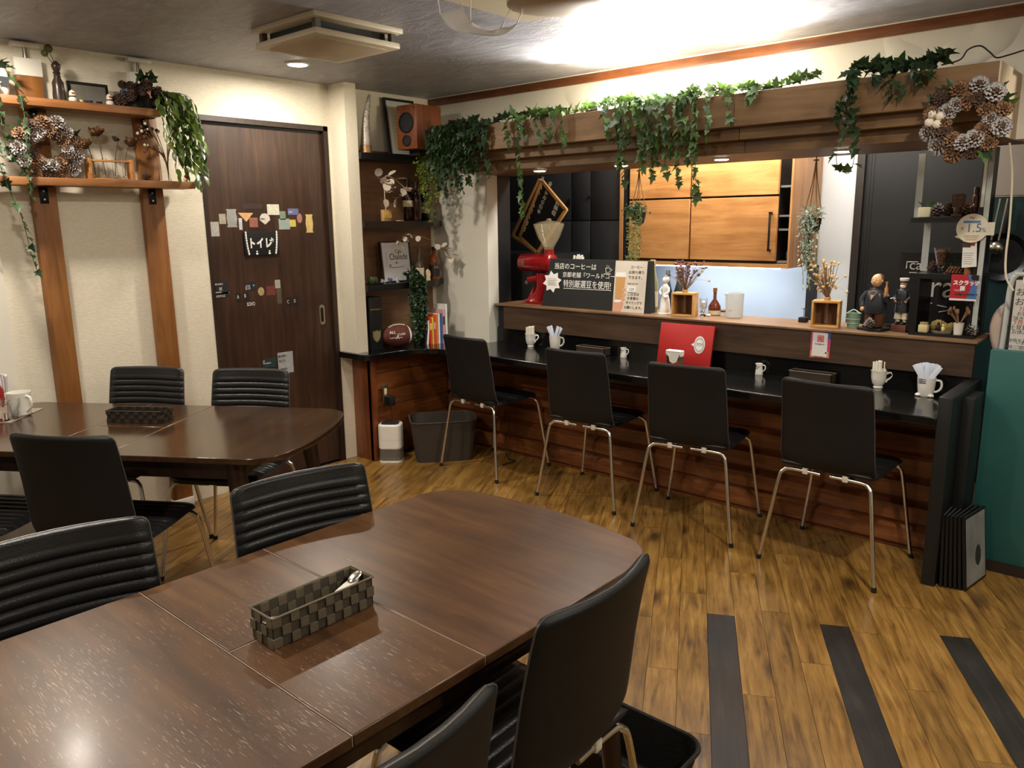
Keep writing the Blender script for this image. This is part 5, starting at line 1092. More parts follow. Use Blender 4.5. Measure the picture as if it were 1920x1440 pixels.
cupd = [on_sign(.45+dx_, .222+dz, .002) for dx_, dz in ((0, .03), (.004, .004), (.03, .004), (.034, .03), (0, .03))]
ob('cup_drawing', MB().tube(cupd, .0016, 5).tube([on_sign(.445, .218, .002), on_sign(.49, .218, .002)], .0022, 5).tube(arc([on_sign(.483, .247, .002), on_sign(.497, .243, .002), on_sign(.485, .232, .002)], 4), .0016, 5).tube([on_sign(.459, .257, .002), on_sign(.459, .27, .002)], .0014, 5).tube([on_sign(.471, .257, .002), on_sign(.471, .268, .002)], .0014, 5), m_chalk, sg_)
bl = []
for k in range(16): r_ = .076 if k % 2 == 0 else .052; a = 2*PI*k/16+.2; bl.append((r_*math.cos(a), r_*math.sin(a)*.92))
ob('burst_note', MB().prism(bl, .002, .003, frame3(on_sign(.048, .155), (1, 0, 0), sy_)), mat('white_paper', (232, 230, 224), .6), sg_)
for k in range(5): ob('note_line', MB().box((.012+.004*(k % 2), -.014, .135+k*.010), (.088-.006*(k % 3), -.0135, .137+k*.010)).add([], []), mat('grey_print', (140, 128, 98), .6), sg_, loc=on_sign(0, .155)*0+Vector((0, .0105, 0)))
ps = thing('takeaway_poster', 'beige take-away coffee poster with a hand holding a paper cup', 'poster', (xl+W_*.675, SY-.014, LZ)); PWd, PH = W_*.285, H_*1.0
py_ = sy_
def on_ps(x, z, off=.0): return Vector((x, .032*z/H_, z))+SN*off
ob('paper', MB().prism([(0, 0), (PWd, 0), (PWd, PH), (0, PH)], 0, .002, frame3(on_ps(0, 0), (1, 0, 0), py_)), mat('beige_poster', (212, 200, 184), .5), ps)
m_kraft = mat('kraft_cup_print', (200, 150, 92), .5); m_skin = mat('hand_print', (212, 158, 128), .5)
F_ = lambda o_=.0021: frame3(on_ps(0, 0), (1, 0, 0), py_)
ob('cup_print', MB().prism([(.012, .07), (.068, .07), (.078, .205), (.008, .205)], .0021, .0024, F_()), m_kraft, ps)
ob('cup_lid_print', MB().prism([(.006, .205), (.08, .205), (.078, .232), (.010, .232)], .0021, .0025, F_()), mat('white_paper', (232, 230, 224), .6), ps)
ob('cup_base_print', MB().prism([(.012, .055), (.064, .055), (.068, .07), (.012, .07)], .0021, .0025, F_()), mat('white_paper', (232, 230, 224), .6), ps)
for k, (a, b) in enumerate(((.07, .13), (.072, .10), (.068, .075), (.06, .05))): ob('hand_print', MB().ball((0, 0, 0), (.016, .012, .0004), 12, M=F_()@Matrix.Translation((a, b, .0026))), m_skin, ps)
ob('hand_print', MB().prism([(.0, .0), (.06, .0), (.075, .04), (.055, .06), (.0, .052)], .0021, .0023, F_()), m_skin, ps)
for s, x, z, sz in (('コーヒー', .105, .255, .022), ('お持ち帰り', .095, .225, .022), ('できます。', .095, .195, .022), ('TAKE OUT ICE', .092, .163, .011), ('ご注文は', .098, .10, .02), ('お食事の', .098, .075, .02), ('タイミングで', .09, .05, .019), ('お願いします。', .082, .022, .019)):
    text(s, sz, m_ink, ps, on_ps(x, z, .0026), (1, 0, 0), py_)
ob('price_tag', MB().prism([(.095, .12), (.155, .12), (.155, .152), (.095, .152)], .0024, .004, F_()), mat('white_paper', (232, 230, 224), .6), ps)
text('330', .024, mat('pencil_grey', (150, 150, 150), .6), ps, on_ps(.108, .127, .0046), (1, 0, 0), py_)
# ---- bottles and figures on the ledge
def lz(px, py, Y): q = PZ(px, py, LZ); return Vector((PY(px, py, Y).x, Y, LZ))
bottle(lz(1222, 589, 4.03), [(.03, 0), (.033, .006), (.033, .16), (.016, .24), (.015, .30), (1e-5, .30)], mat('yellow_liquor', (190, 186, 120), .1, trans=.5), 'tall pale yellow bottle behind the black sign end', (.03, .12), mat('cork_cap', (190, 160, 110), .6))
t = thing('porcelain_lady', 'white porcelain figure of a bonneted girl holding a basket', 'figurine', lz(1243, 590, 3.97)+Vector((.012, 0, 0)))
m_porc = mat('white_porcelain', (232, 230, 226), .12, coat=.6)
ob('skirt', MB().lathe([(.034, 0), (.036, .01), (.03, .04), (.026, .08), (.018, .11), (.014, .12)], n=18), m_porc, t); ob('torso', MB().lathe([(.014, .115), (.018, .135), (.02, .155), (.012, .17), (.008, .175)], n=16), m_porc, t)
ob('head', MB().ball((-.002, -.004, .193), (.0155, .016, .02), 14), m_porc, t); ob('bonnet', MB().ball((.003, .004, .197), (.0175, .018, .0195), 14), m_porc, t)
for s in (-1, 1): ob('arm', MB().tube(arc([(s*.019, 0, .155), (s*.027, -.012, .13), (s*.012, -.026, .112)], 4), [.007]*8+[.005], 8), m_porc, t)
ob('basket', MB().ball((.016, -.024, .10), (.016, .014, .012), 12), m_porc, t); ob('base', MB().lathe([(.04, 0), (.04, .006), (.034, .01)], n=18), m_porc, t)
def cube_vase(px, py, label, flower):
    p_ = lz(px, py, 3.95); t = thing('cube_vase', label, 'vase', p_, math.radians(12)); t.scale = (1.25, 1.25, 1.25); s = .052; d = .036; th = .008; H_ = .105
    for a in (((-s, -d, 0), (s, d, th)), ((-s, -d, H_-th), (s, d, H_)), ((-s, -d, th), (-s+th, d, H_-th)), ((s-th, -d, th), (s, d, H_-th))): ob('frame_board', MB().box(*a, .001, 1), m_fyel, t)
    ob('back_board', MB().box((-s+th, d-.004, th), (s-th, d, H_-th)), mat('brown_back', (104, 70, 40), .6), t)
    ob('glass_tube', MB().lathe([(1e-5, .012), (.008, .015), (.009, .02), (.009, .125), (.008, .125), (.008, .02)], n=12), m_glass, t)
    ob('collar', MB().lathe([(.012, .105), (.013, .112), (.012, .118)], n=12), m_fyel, t)
    for k in range(60):
        if flower: e = Vector((RN.gauss(0, .032), RN.gauss(0, .02), .17+RN.uniform(0, .075)))
        else: e = Vector((RN.gauss(-.012, .03), RN.gauss(0, .018), .16+RN.uniform(-.02, .10)))
        ob('stem', MB().tube(arc([(0, 0, .11), (e.x*.4, e.y*.4, .15), e], 3), .0011, 4), m_twig, t)
        cm = [mat('dried_purple', (96, 66, 70), .85), mat('dried_mauve', (146, 96, 108), .85), mat('dried_brown_flower', (88, 62, 46), .85)][k % 3] if flower else [mat('straw_gold', (190, 150, 88), .8), mat('straw_pale', (214, 186, 130), .8)][k % 2]
        ob('flower_head', MB().ball(e, (RN.uniform(.004, .009), RN.uniform(.004, .009), RN.uniform(.004, .008)), 5), cm, t, smooth=0)
    for e in (((-.09, 0, .175), (.075, 0, .2), (.11, -.01, .16)) if flower else ((.06, 0, .20), (.07, 0, .14), (-.07, 0, .19))):
        ob('stem', MB().tube(arc([(0, 0, .11), (e[0]*.4, 0, .16), e], 4), .001, 4), mat('straw_pale', (214, 186, 130), .8), t); ob('flower_head', MB().ball(e, .006, 6), mat('straw_pale', (214, 186, 130), .8), t)
    return t
cube_vase(1283, 593, 'open wooden cube vase with purple-brown dried flowers', True)
cube_vase(1548, 609, 'open wooden cube vase with golden dried flowers', False)
q = lz(1318, 594, 4.0); t = thing('footed_glass', 'tall clear glass with a white cat-like ornament inside', 'glass', q)
ob('bowl', MB().lathe([(.016, 0), (.017, .004), (.006, .012), (.007, .03), (.018, .05), (.022, .1), (.021, .1), (.017, .052), (1e-5, .034)], n=18), m_glass, t); ob('ornament', MB().lathe([(.010, .04), (.013, .055), (.008, .07), (.011, .078), (1e-5, .088)], n=12), m_porc, t)
text('CI', .016, m_ink, t, (-.007, -.019, .02), (1, 0, 0), (0, 0, 1), bold=.0006)
bottle(lz(1339, 596, 4.08), [(.03, 0), (.034, .006), (.034, .05), (.022, .072), (.009, .09), (.009, .15), (1e-5, .15)], mat('whisky_amber', (104, 46, 20), .1, coat=.3), 'short amber whisky bottle with a copper neck on the ledge', (.004, .028), mat('copper_foil', (170, 110, 56), .35, .5))
t = thing('small_tumbler', 'small white-printed tumbler beside the whisky bottle', 'cup', lz(1356, 597, 4.06)); ob('body', MB().lathe([(.014, 0), (.017, .045), (.015, .045), (.012, .004), (1e-5, .004)], n=16), m_china, t); ob('stripe', MB().lathe([(.0165, .024), (.0168, .026), (.0172, .032), (.0168, .034)], n=16), mat('blue_print', (60, 80, 130), .4), t)
t = thing('shell_ornament', 'small white shell ornament in front of the whisky bottle', 'ornament', lz(1328, 597, 3.99)); ob('shell', MB().ball((0, 0, .008), (.014, .01, .008), 12), m_porc, t)
t = thing('plastic_pitcher', 'clear plastic measuring pitcher on the ledge', 'pitcher', lz(1376, 599, 4.03))
ob('jug', MB().lathe([(.044, 0), (.046, .004), (.05, .135), (.048, .135), (.044, .006), (1e-5, .006)], n=24), mat('cloudy_plastic', (214, 214, 208), .2, alpha=.4, coat=.4), t); ob('spout', MB().ball((-.03, -.036, .13), (.014, .012, .01), 10), mat('cloudy_plastic', (214, 214, 208), .2, alpha=.4, coat=.4), t)
ob('scale_mark', MB().box((-.012, -.0505, .04), (.012, -.050, .046)), mat('seam_grey', (176, 172, 164), .5), t)
for i, x in enumerate((1251, 1272)): bottle(Vector((PY(x, 560, 4.8).x, 4.8, .82)), [(.03, 0), (.032, .2), (.016, .26), (.014, .34), (1e-5, .34)], m_black, ['black bottle on the worktop behind the porcelain figure', 'black bottle on the worktop behind the purple dried flowers'][i])
t = thing('black_pot_plant', 'tiny black pot with a thin sprout beside the golden flowers', 'potted plant', lz(1506, 606, 4.06)); ob('pot', MB().box((-.02, -.02, 0), (.02, .02, .026), .002), m_black, t); ob('sprout', MB().tube([(0, 0, .02), (-.002, 0, .07)], .0015, 5), m_gstem, t)
for s in (-1, 1): put_leaf(L_fern, t, (0, 0, .066), (s, -.3, .5), .02)
# hanging planters
m_rope = mat('jute_rope', (160, 130, 92), .9)
def hanger(px, ptop, ppot, pend, Y, label, fm, potm, kind):
    T_ = PY(px, ptop, Y); Pp = PY(px, ppot, Y); E_ = PY(px, pend, Y); t = thing('hanging_planter', label, 'planter', Pp, group='macrame hanging planters'); h_ = 1.797-Pp.z; ln = Pp.z-E_.z
    for k in range(4): a = PI/4+k*PI/2; ob('rope', MB().tube(arc([(0, 0, h_), (.012*math.cos(a), .012*math.sin(a), h_*.6), (.045*math.cos(a), .045*math.sin(a), 0.0), (.02*math.cos(a), .02*math.sin(a), -.07)], 4), .0024, 5), m_rope, t)
    ob('ring', MB().lathe([(.012, 0), (.015, .003), (.012, .006)], (0, 0, h_-.02), 12), m_rope, t)
    ob('pot', MB().lathe([(.02, -.07), (.034, -.06), (.044, 0), (.04, 0), (1e-5, -.01)], n=18), potm, t)
    if kind == 'long':
        fuzz(t, [(-.02, -.02, .012), (0, -.03, .02), (.02, -.02, .01)], 420, .045, .013, m_fern)
        for k in range(9):
            a = -.042+.0105*k; fuzz(t, [(a*.8, -.035, .01), (a, -.045, -.02), (a, -.045, -ln*.5), (a, -.045, -ln*RN.uniform(.85, 1))], 120, .010, .011, fm)
    else:
        bush(t, (0, -.02, .0), (.06, .05, .055), L_sage, 90, .03)
        for k in range(20):
            a = RN.uniform(-.05, .055); l_ = ln*RN.uniform(.5, 1); vine(t, [(0, -.02, .02), (a, -.045, 0), (a, -.05, -l_*.5), (a+.01, -.05, -l_)], L_sage, .022, .024, .7, out=(0, -1, 0), n=4, droop=.2)
hanger(1197, 312, 398, 490, 4.0, 'macrame planter with long fine green strands before the oak cabinet', leaf_mat('moss_green', (86, 100, 54), (132, 140, 84)), m_black, 'long')
hanger(1524, 292, 408, 560, 4.0, 'macrame planter with pale sage leaves at the cabinet side', m_sage, m_black, 'sage')
# ================================================================ right end of the ledge
m_mint = mat('mint_enamel', (140, 168, 146), .4)
t = thing('mint_bucket', 'small mint green metal bucket beside the gentleman figure', 'bucket', lz(1599, 613, 4.0))
ob('body', MB().lathe([(.026, 0), (.027, .004), (.034, .068), (.036, .072), (.033, .072), (.025, .006), (1e-5, .006)], n=22), m_mint, t); ob('handle', MB().tube(arc([(-.034, 0, .066), (-.01, .03, .084), (.034, 0, .066)], 5), .003, 6), m_mint, t)
for z in (.02, .04): ob('rib', MB().lathe([(.0285+z*.12, z), (.0295+z*.12, z+.002), (.0285+z*.12, z+.004)], n=22), m_mint, t)
# gentleman figure (stout man in a dark jacket raising a bottle)
m_jk = mat('navy_jacket_paint', (38, 42, 48), .35, var=.25, vs=25); m_sk = mat('figure_skin', (214, 170, 120), .4); m_tr = mat('brown_trousers_paint', (84, 46, 26), .4, var=.2, vs=30); m_hair = mat('brown_hair_paint', (110, 82, 58), .5)
t = thing('gentleman_figurine', 'painted figurine of a smiling stout man in a dark jacket raising a bottle', 'figurine', lz(1638, 618, 3.96), math.radians(-14))
ob('plinth', MB().box((-.062, -.045, 0), (.062, .045, .014), .003), m_black, t)
for s in (-1, 1):
    ob('leg', MB().tube(arc([(s*.024, 0, .02), (s*.025, 0, .05), (s*.022, 0, .11)], 3), [.020, .021, .022, .023, .024, .025, .026], 12), m_tr, t)
    ob('shoe', MB().ball((s*.027, -.016, .022), (.018, .030, .010), 12), mat('brown_shoe_paint', (54, 32, 22), .35), t)
ob('jacket', MB().lathe([(.048, .082), (.052, .10), (.052, .13), (.046, .165), (.042, .185), (.022, .20), (.012, .205)], n=20, sy=.78), m_jk, t)
MF = frame3((0, -.0425, .146), (1, 0, 0), (0, .40, 1))
ob('shirt', MB().prism([(-.015, .054), (.015, .054), (0, .002)], 0, .002, MF), mat('orange_shirt_paint', (206, 132, 72), .4), t)
ob('bow_tie', MB().prism([(-.017, .062), (0, .056), (.017, .062), (.017, .048), (0, .053), (-.017, .048)], .002, .006, MF), m_black, t)
for s in (-1, 1): ob('lapel', MB().prism([(0, -.004), (s*.026, .042), (s*.016, .054), (s*.001, .003)], 0, .003, MF), mat('lapel_grey', (70, 76, 80), .4), t)
ob('head', MB().ball((0, -.004, .236), (.025, .025, .031), 18), m_sk, t); ob('hair', MB().ball((0, .0095, .245), (.0262, .022, .0245), 16), m_hair, t)
ob('nose', MB().ball((0, -.029, .233), (.004, .005, .005), 8), m_sk, t); ob('mouth', MB().tube(arc([(-.009, -.026, .222), (0, -.028, .219), (.009, -.026, .222)], 4), .0012, 5), mat('mouth_red', (140, 60, 44), .5), t)
for s in (-1, 1):
    ob('eye', MB().ball((s*.0095, -.0265, .241), (.003, .0015, .0015), 8), m_black, t); ob('ear', MB().ball((s*.025, 0, .235), (.004, .006, .008), 8), m_sk, t); ob('cheek', MB().ball((s*.013, -.022, .229), (.006, .004, .005), 8), m_sk, t)
ob('arm', MB().tube(arc([(-.040, 0, .18), (-.064, -.005, .145), (-.058, -.016, .112)], 4), [.016]*6+[.013]*3, 10), m_jk, t); ob('hand', MB().ball((-.055, -.02, .10), (.010, .010, .012), 10), m_sk, t)
ob('arm', MB().tube(arc([(.040, 0, .18), (.062, -.012, .148), (.066, -.028, .168)], 4), [.016]*6+[.012]*3, 10), m_jk, t); ob('hand', MB().ball((.067, -.03, .176), (.011, .010, .011), 10), m_sk, t)
ob('held_bottle', MB().lathe([(.008, .172), (.0085, .205), (.004, .214), (.004, .228), (.006, .23), (.006, .236), (1e-5, .236)], (.068, -.034, 0), 12), mat('small_amber_bottle', (176, 120, 70), .3), t)
cone_thing(lz(1629, 619, 3.905)+Vector((0, 0, .016)), .042, 'frosted pine cone at the feet of the gentleman figure', CN_w)
# sea captain figure on a wooden block
t = thing('captain_figurine', 'carved figurine of a bearded sea captain in a long black coat', 'figurine', lz(1688, 620, 3.98), math.radians(-10))
ob('plinth', MB().box((-.036, -.026, 0), (.036, .026, .034), .003), mat('red_brown_block', (92, 52, 34), .6, var=.2), t)
for s in (-1, 1):
    ob('boot', MB().ball((s*.014, -.008, .040), (.011, .018, .008), 10), m_black, t); ob('leg', MB().lathe([(.009, .045), (.009, .058), (.0175, .06), (.0135, .10)], (s*.0165, 0, 0), 12), mat('cream_trousers', (206, 196, 172), .5), t)
ob('coat', MB().lathe([(.034, .092), (.032, .12), (.025, .16), (.026, .185), (.018, .20), (.009, .206)], n=18, sy=.8), mat('black_coat_paint', (30, 32, 36), .4), t)
for s in (-1, 1):
    ob('sleeve', MB().tube(arc([(s*.024, 0, .195), (s*.034, 0, .165), (s*.026, -.018, .145)], 4), [.010]*9, 9), mat('black_coat_paint', (30, 32, 36), .4), t); ob('hand', MB().ball((s*.024, -.022, .142), .007, 8), mat('captain_skin', (160, 110, 80), .5), t)
    for z in (.12, .14, .16, .18): ob('button', MB().ball((s*.007, -.0235-.004*(z < .15), z), .0022, 6), mat('silver_button', (190, 190, 190), .3, .8), t)
ob('head', MB().ball((0, -.002, .222), (.0155, .016, .018), 14), mat('captain_skin', (160, 110, 80), .5), t); ob('beard', MB().ball((0, -.009, .213), (.0135, .011, .011), 12), mat('white_beard', (208, 204, 194), .7), t)
ob('cap_brim', MB().lathe([(.019, .233), (.0195, .236), (.017, .238)], n=16), m_black, t); ob('cap_top', MB().lathe([(.017, .237), (.021, .246), (.02, .251), (1e-5, .252)], n=16), mat('white_cap_paint', (220, 216, 204), .5), t)
for s in (-1, 1): ob('eye', MB().ball((s*.006, -.0165, .225), .0016, 6), m_black, t)
t = thing('dark_glass_dish', 'small dark glass dish between the two figures', 'dish', lz(1665, 614, 4.07)); ob('bowl', MB().lathe([(.02, 0), (.03, .02), (.028, .02), (.018, .004), (1e-5, .004)], n=16), mat('smoke_glass', (50, 54, 54), .1), t)
# chalk lettering board behind
cbd = tag(link('lettered_blackboard', None, None, (-1.15, 4.26, LZ)), 'black board with white chalk lettering behind the captain figure', 'blackboard')
ob('board', MB().box((-.03, 0, -.05), (.36, .012, .36)), m_chalkb, cbd)
def cbt(x, y): q = PY(x, y, 4.258); return Vector((q.x+1.15, -.003, q.z-LZ))
text('ca', .07, m_chalk, cbd, cbt(1704, 505), (1, 0, 0), (0, 0, 1)); text('ra', .155, m_chalk, cbd, cbt(1740, 556), (1, 0, 0), (0, 0, 1), sx=.95); text('a', .1, m_chalk, cbd, cbt(1712, 549), (1, 0, 0), (0, 0, 1))
for P in (((1700, 503), (1701, 491), (1722, 491)), ((1705, 511), (1719, 511)), ((1660, 563), (1679, 557)), ((1705, 558), (1714, 559)), ((1732, 564), (1748, 569)), ((1757, 572), (1776, 576)), ((1760, 585), (1778, 582))):
    ob('chalk_stroke', MB().tube([cbt(*a) for a in P], .0028, 5), m_chalk, cbd)
# black display shelf at the end of the ledge
SU = tag(link('display_shelf', None, None, (-1.06, 3.9, LZ)), 'black stepped display shelf with silver edges at the end of the ledge', 'shelf')
def su(v): return (v[0]+1.06, v[1]-3.9, v[2]-LZ)
ob('shelf_board', MB().box(su((-1.06, 3.93, 1.475)), su((-.80, 4.14, 1.497))), m_blk, SU); ob('shelf_board', MB().box(su((-1.03, 3.93, 1.225)), su((-.765, 4.14, 1.247))), m_blk, SU); ob('shelf_board', MB().box(su((-1.02, 3.90, .970)), su((-.755, 4.14, .982))), m_blk, SU)
ob('side_post', MB().box(su((-1.035, 3.93, .982)), su((-.998, 4.14, 1.225))), m_blk, SU)
ob('right_panel', MB().box(su((-.795, 3.95, .982)), su((-.775, 4.14, 1.797))), m_blk, SU)
m_alu = mat('silver_edge', (192, 197, 194), .4, .15)
ob('silver_edge', MB().box(su((-1.105, 4.14, 1.497)), su((-1.075, 4.15, 1.79))), m_alu, SU); ob('silver_edge', MB().box(su((-1.055, 4.14, 1.247)), su((-1.025, 4.15, 1.475))), m_alu, SU)
ob('silver_edge', MB().box(su((-.775, 3.94, .985)), su((-.755, 3.95, 1.79))), m_alu, SU)
SH1, SH2, SH0 = 1.497, 1.247, .982
def ds_(px, Y, z): q = PY(px, 500, Y); return Vector((PY(px, 400 if z > 1.4 else (510 if z > 1.1 else 615), Y).x, Y, z))
# top board
t = thing('succulent_pot', 'cream square pot with two green leaves on the display shelf', 'potted plant', ds_(1735, 4.0, SH1)); ob('pot', MB().box((-.026, -.026, 0), (.026, .026, .046), .006), mat('cream_pot', (220, 212, 178), .35), t)
for s in (-1, 1): put_leaf(L_fern, t, (s*.008, 0, .044), (s*.7, -.2, 1), .04)
for i, (px, me) in enumerate(((1758, CN_w), (1779, CN_d), (1811, CN_b))): cone_thing(ds_(px, 4.0, SH1)+Vector((0, 0, .003)), .052, ['white-tipped pine cone beside the cream pot on the shelf', 'dark pine cone left of the tiki carving', 'brown pine cone between the two tiki carvings'][i], me)
m_tiki = mat('carved_dark_wood', (74, 44, 30), .5, var=.3, vs=60)
t = thing('tiki_mask', 'wide carved wooden tiki head on the display shelf', 'carving', ds_(1795, 3.96, SH1))
ob('base', MB().box((-.022, -.016, 0), (.022, .016, .014), .003), m_tiki, t); ob('body', MB().lathe([(.013, .014), (.017, .03), (.013, .045)], n=12), m_tiki, t); ob('face', MB().prism([(-.014, .042), (.014, .042), (.022, .06), (.026, .094), (.02, .10), (-.02, .10), (-.026, .094), (-.022, .06)], -.010, .010, frame3((0, 0, 0), (1, 0, 0), (0, 0, 1))), m_tiki, t)
for s in (-1, 1): ob('eye', MB().ball((s*.011, -.011, .083), (.008, .003, .006), 8), mat('tiki_light', (120, 76, 50), .5), t); ob('brow', MB().tube([(s*.003, -.012, .092), (s*.02, -.011, .095)], .0025, 5), mat('tiki_light', (120, 76, 50), .5), t)
ob('mouth', MB().tube(arc([(-.013, -.012, .06), (0, -.013, .066), (.013, -.012, .06)], 3), .0025, 5), mat('tiki_light', (120, 76, 50), .5), t)
t = thing('tiki_totem', 'slim carved wooden totem at the right of the display shelf', 'carving', ds_(1833, 4.0, SH1)); t.location.x -= .012
ob('totem', MB().lathe([(.018, 0), (.018, .012), (.012, .02), (.015, .04), (.012, .06), (.015, .08), (.011, .1), (.012, .12), (.009, .128)], n=12), m_tiki, t)
for z in (.045, .085): ob('carved_face', MB().ball((0, -.012, z), (.010, .006, .012), 8), mat('tiki_light', (120, 76, 50), .5), t)
# middle board: glass of beans, cinnamon bundle, cork, cone, card
t = thing('bean_glass', 'flared glass filled with coffee beans on the display shelf', 'glass', ds_(1763, 4.0, SH2))
ob('glass', MB().lathe([(.024, 0), (.025, .005), (.01, .012), (.01, .024), (.016, .035), (.034, .115), (.033, .115), (.014, .036), (1e-5, .03)], n=22), m_glass, t); ob('beans', MB().lathe([(1e-5, .034), (.014, .037), (.028, .095), (.02, .105), (1e-5, .108)], n=16), mat('mixed_beans', (104, 70, 44), .6, var=.6, vs=70, bump=.9, bs=120), t)
cone_thing(ds_(1748, 4.03, SH2)+Vector((0, 0, .002)), .045, 'dark pine cone left of the bean glass', CN_d)
t = thing('cinnamon_bundle', 'bundle of brown cinnamon-like sticks behind the bean glass', 'bundle', ds_(1790, 4.02, SH2))
for k in range(14): ob('stick', MB().tube([(-.03+.0045*k, -.02, .008+.009*(k % 3)), (-.028+.0045*k, .03, .01+.009*(k % 3))], .0042, 6), mat('cinnamon', (132, 86, 48), .7, rand=.25), t)
t = thing('wine_cork', 'brown wine cork on the display shelf', 'cork', ds_(1814, 3.97, SH2)); ob('cork', MB().lathe([(.013, 0), (.014, .002), (.014, .038), (.013, .04), (1e-5, .04)], n=14), mat('cork', (150, 100, 62), .8, var=.2, vs=60), t)
t = thing('mini_sprout', 'tiny green sprig beside the bean glass', 'plant', ds_(1780, 4.05, SH2)); ob('stem', MB().tube([(0, 0, 0), (.005, 0, .06)], .0015, 5), m_gstem, t)
for k in range(5): put_leaf(L_fern, t, (.002, 0, .03+.008*k), (RN.uniform(-1, 1), -.5, .5), .02)
# flyer, round sticker, card
def sheet(name, label, cat, pts, Y, m_, th=.0015):
    v = [PY(x, y, Y) for x, y in pts]; c = sum(v, Vector())/len(v); t = thing(name, label, cat, c)
    P = [(q.x-c.x, q.z-c.z) for q in v]; ob('card', MB().prism(P, 0, th, frame3((0, 0, 0), (1, 0, 0), (0, 0, 1))), m_, t, smooth=0); return t, c
def st(t, c, x, y, Y, body, size, col, sx=1, bold=0):
    q = PY(x, y, Y); return text(body, size, mat('print_%d_%d_%d' % col, col, .5), t, (q.x-c.x, -.0022, q.z-c.z), (1, 0, 0), (0, 0, 1), sx=sx, bold=bold, ext=.0002)
def sbox(t, c, x0, y0, x1, y1, Y, col, d=.0024, name='print'):
    a, b = PY(x0, y0, Y), PY(x1, y1, Y); return ob(name, MB().box((a.x-c.x, -d, a.z-c.z), (b.x-c.x, -.0014, b.z-c.z)), mat('print_%d_%d_%d' % col, col, .5), t)
Yc = 3.925
t, c = sheet('flyer', 'narrow white flyer with a dark photo standing behind the round sign', 'flyer', [(1803, 502), (1806, 450), (1832, 450), (1831, 500)], Yc+.01, mat('white_paper', (232, 230, 224), .6))
sbox(t, c, 1805, 453, 1820, 464, Yc+.01, (70, 48, 44)); sbox(t, c, 1821, 453, 1828, 461, Yc+.01, (140, 50, 44))
for k in range(6): sbox(t, c, 1806, 474+k*4, 1826-2*(k % 3), 475+k*4, Yc+.01, (120, 118, 114))
o_ = PY(1823, 428, Yc); t = thing('round_sign', 'round cream 1.5% sticker sign hung on the display shelf', 'sign', o_)
ob('disc', MB().lathe([(.062, 0), (.062, .0015), (1e-5, .0015)], n=36, M=frame3((0, 0, 0), (1, 0, 0), (0, 0, 1))), mat('cream_disc', (228, 220, 200), .5), t)
ob('tail', MB().prism([(-.055, -.03), (-.065, -.036), (-.045, -.045)], 0, .0015, frame3((0, 0, 0), (1, 0, 0), (0, 0, 1))), mat('cream_disc', (228, 220, 200), .5), t)
text('1.5', .052, mat('print_88_110_150', (88, 110, 150), .5), t, (-.025, -.002, -.016), (1, 0, 0), (0, 0, 1)); text('%', .026, mat('print_88_110_150', (88, 110, 150), .5), t, (.036, -.002, -.016), (1, 0, 0), (0, 0, 1))
text('P', .018, mat('print_180_40_40', (180, 40, 40), .5), t, (-.042, -.002, -.008), (1, 0, 0), (0, 0, 1)); ob('bar', MB().box((-.035, -.0022, .022), (.03, -.0015, .032)), mat('print_88_130_180', (88, 130, 180), .5), t)
text('Pay', .014, mat('print_180_40_40', (180, 40, 40), .5), t, (-.012, -.002, .04), (1, 0, 0), (0, 0, 1))
for k in range(3): ob('text_line', MB().box((-.03+.004*k, -.0022, -.034-.008*k), (.03-.004*k, -.0015, -.031-.008*k)), mat('print_170_140_100', (170, 140, 100), .5), t)
ob('side_tab', MB().box((.05, -.001, -.03), (.085, .0, .025)), mat('cream_disc', (228, 220, 200), .5), t)
t, c = sheet('scratch_card_sign', 'red and blue scratch-card poster hung below the display shelf', 'sign', [(1780, 561), (1785, 514), (1833, 516), (1830, 565)], 3.905, mat('print_176_30_44', (176, 30, 44), .5))
a = [PY(x, y, 3.905)-c for x, y in ((1811, 562), (1822, 536), (1815, 515.5), (1833, 516), (1830, 565))]
ob('blue_field', MB().prism([(v.x, v.z) for v in a], .0015, .002, frame3((0, 0, 0), (1, 0, 0), (0, 0, 1))), mat('print_70_110_170', (70, 110, 170), .5), t)
sbox(t, c, 1780, 559, 1830, 565, 3.905, (225, 222, 220), .0028); st(t, c, 1787, 533, 3.905, 'スクラッチ', .022, (235, 232, 228), .95, .0012); st(t, c, 1814, 532, 3.905, 'くじ', .02, (190, 40, 50), 1, .001)
st(t, c, 1790, 553, 3.905, '2等最大1000円オフ', .0105, (40, 60, 50), 1, .0008); sbox(t, c, 1801, 536, 1809, 545, 3.905, (222, 220, 224), .003); st(t, c, 1785, 545, 3.905, '・PayPay', .010, (235, 220, 220))
ob('badge', MB().lathe([(.013, 0), (.013, .002), (1e-5, .002)], n=18, M=frame3((PY(1828, 520, 3.905).x-c.x, -.002, PY(1828, 520, 3.905).z-c.z), (1, 0, 0), (0, 0, 1))), m_black, t)
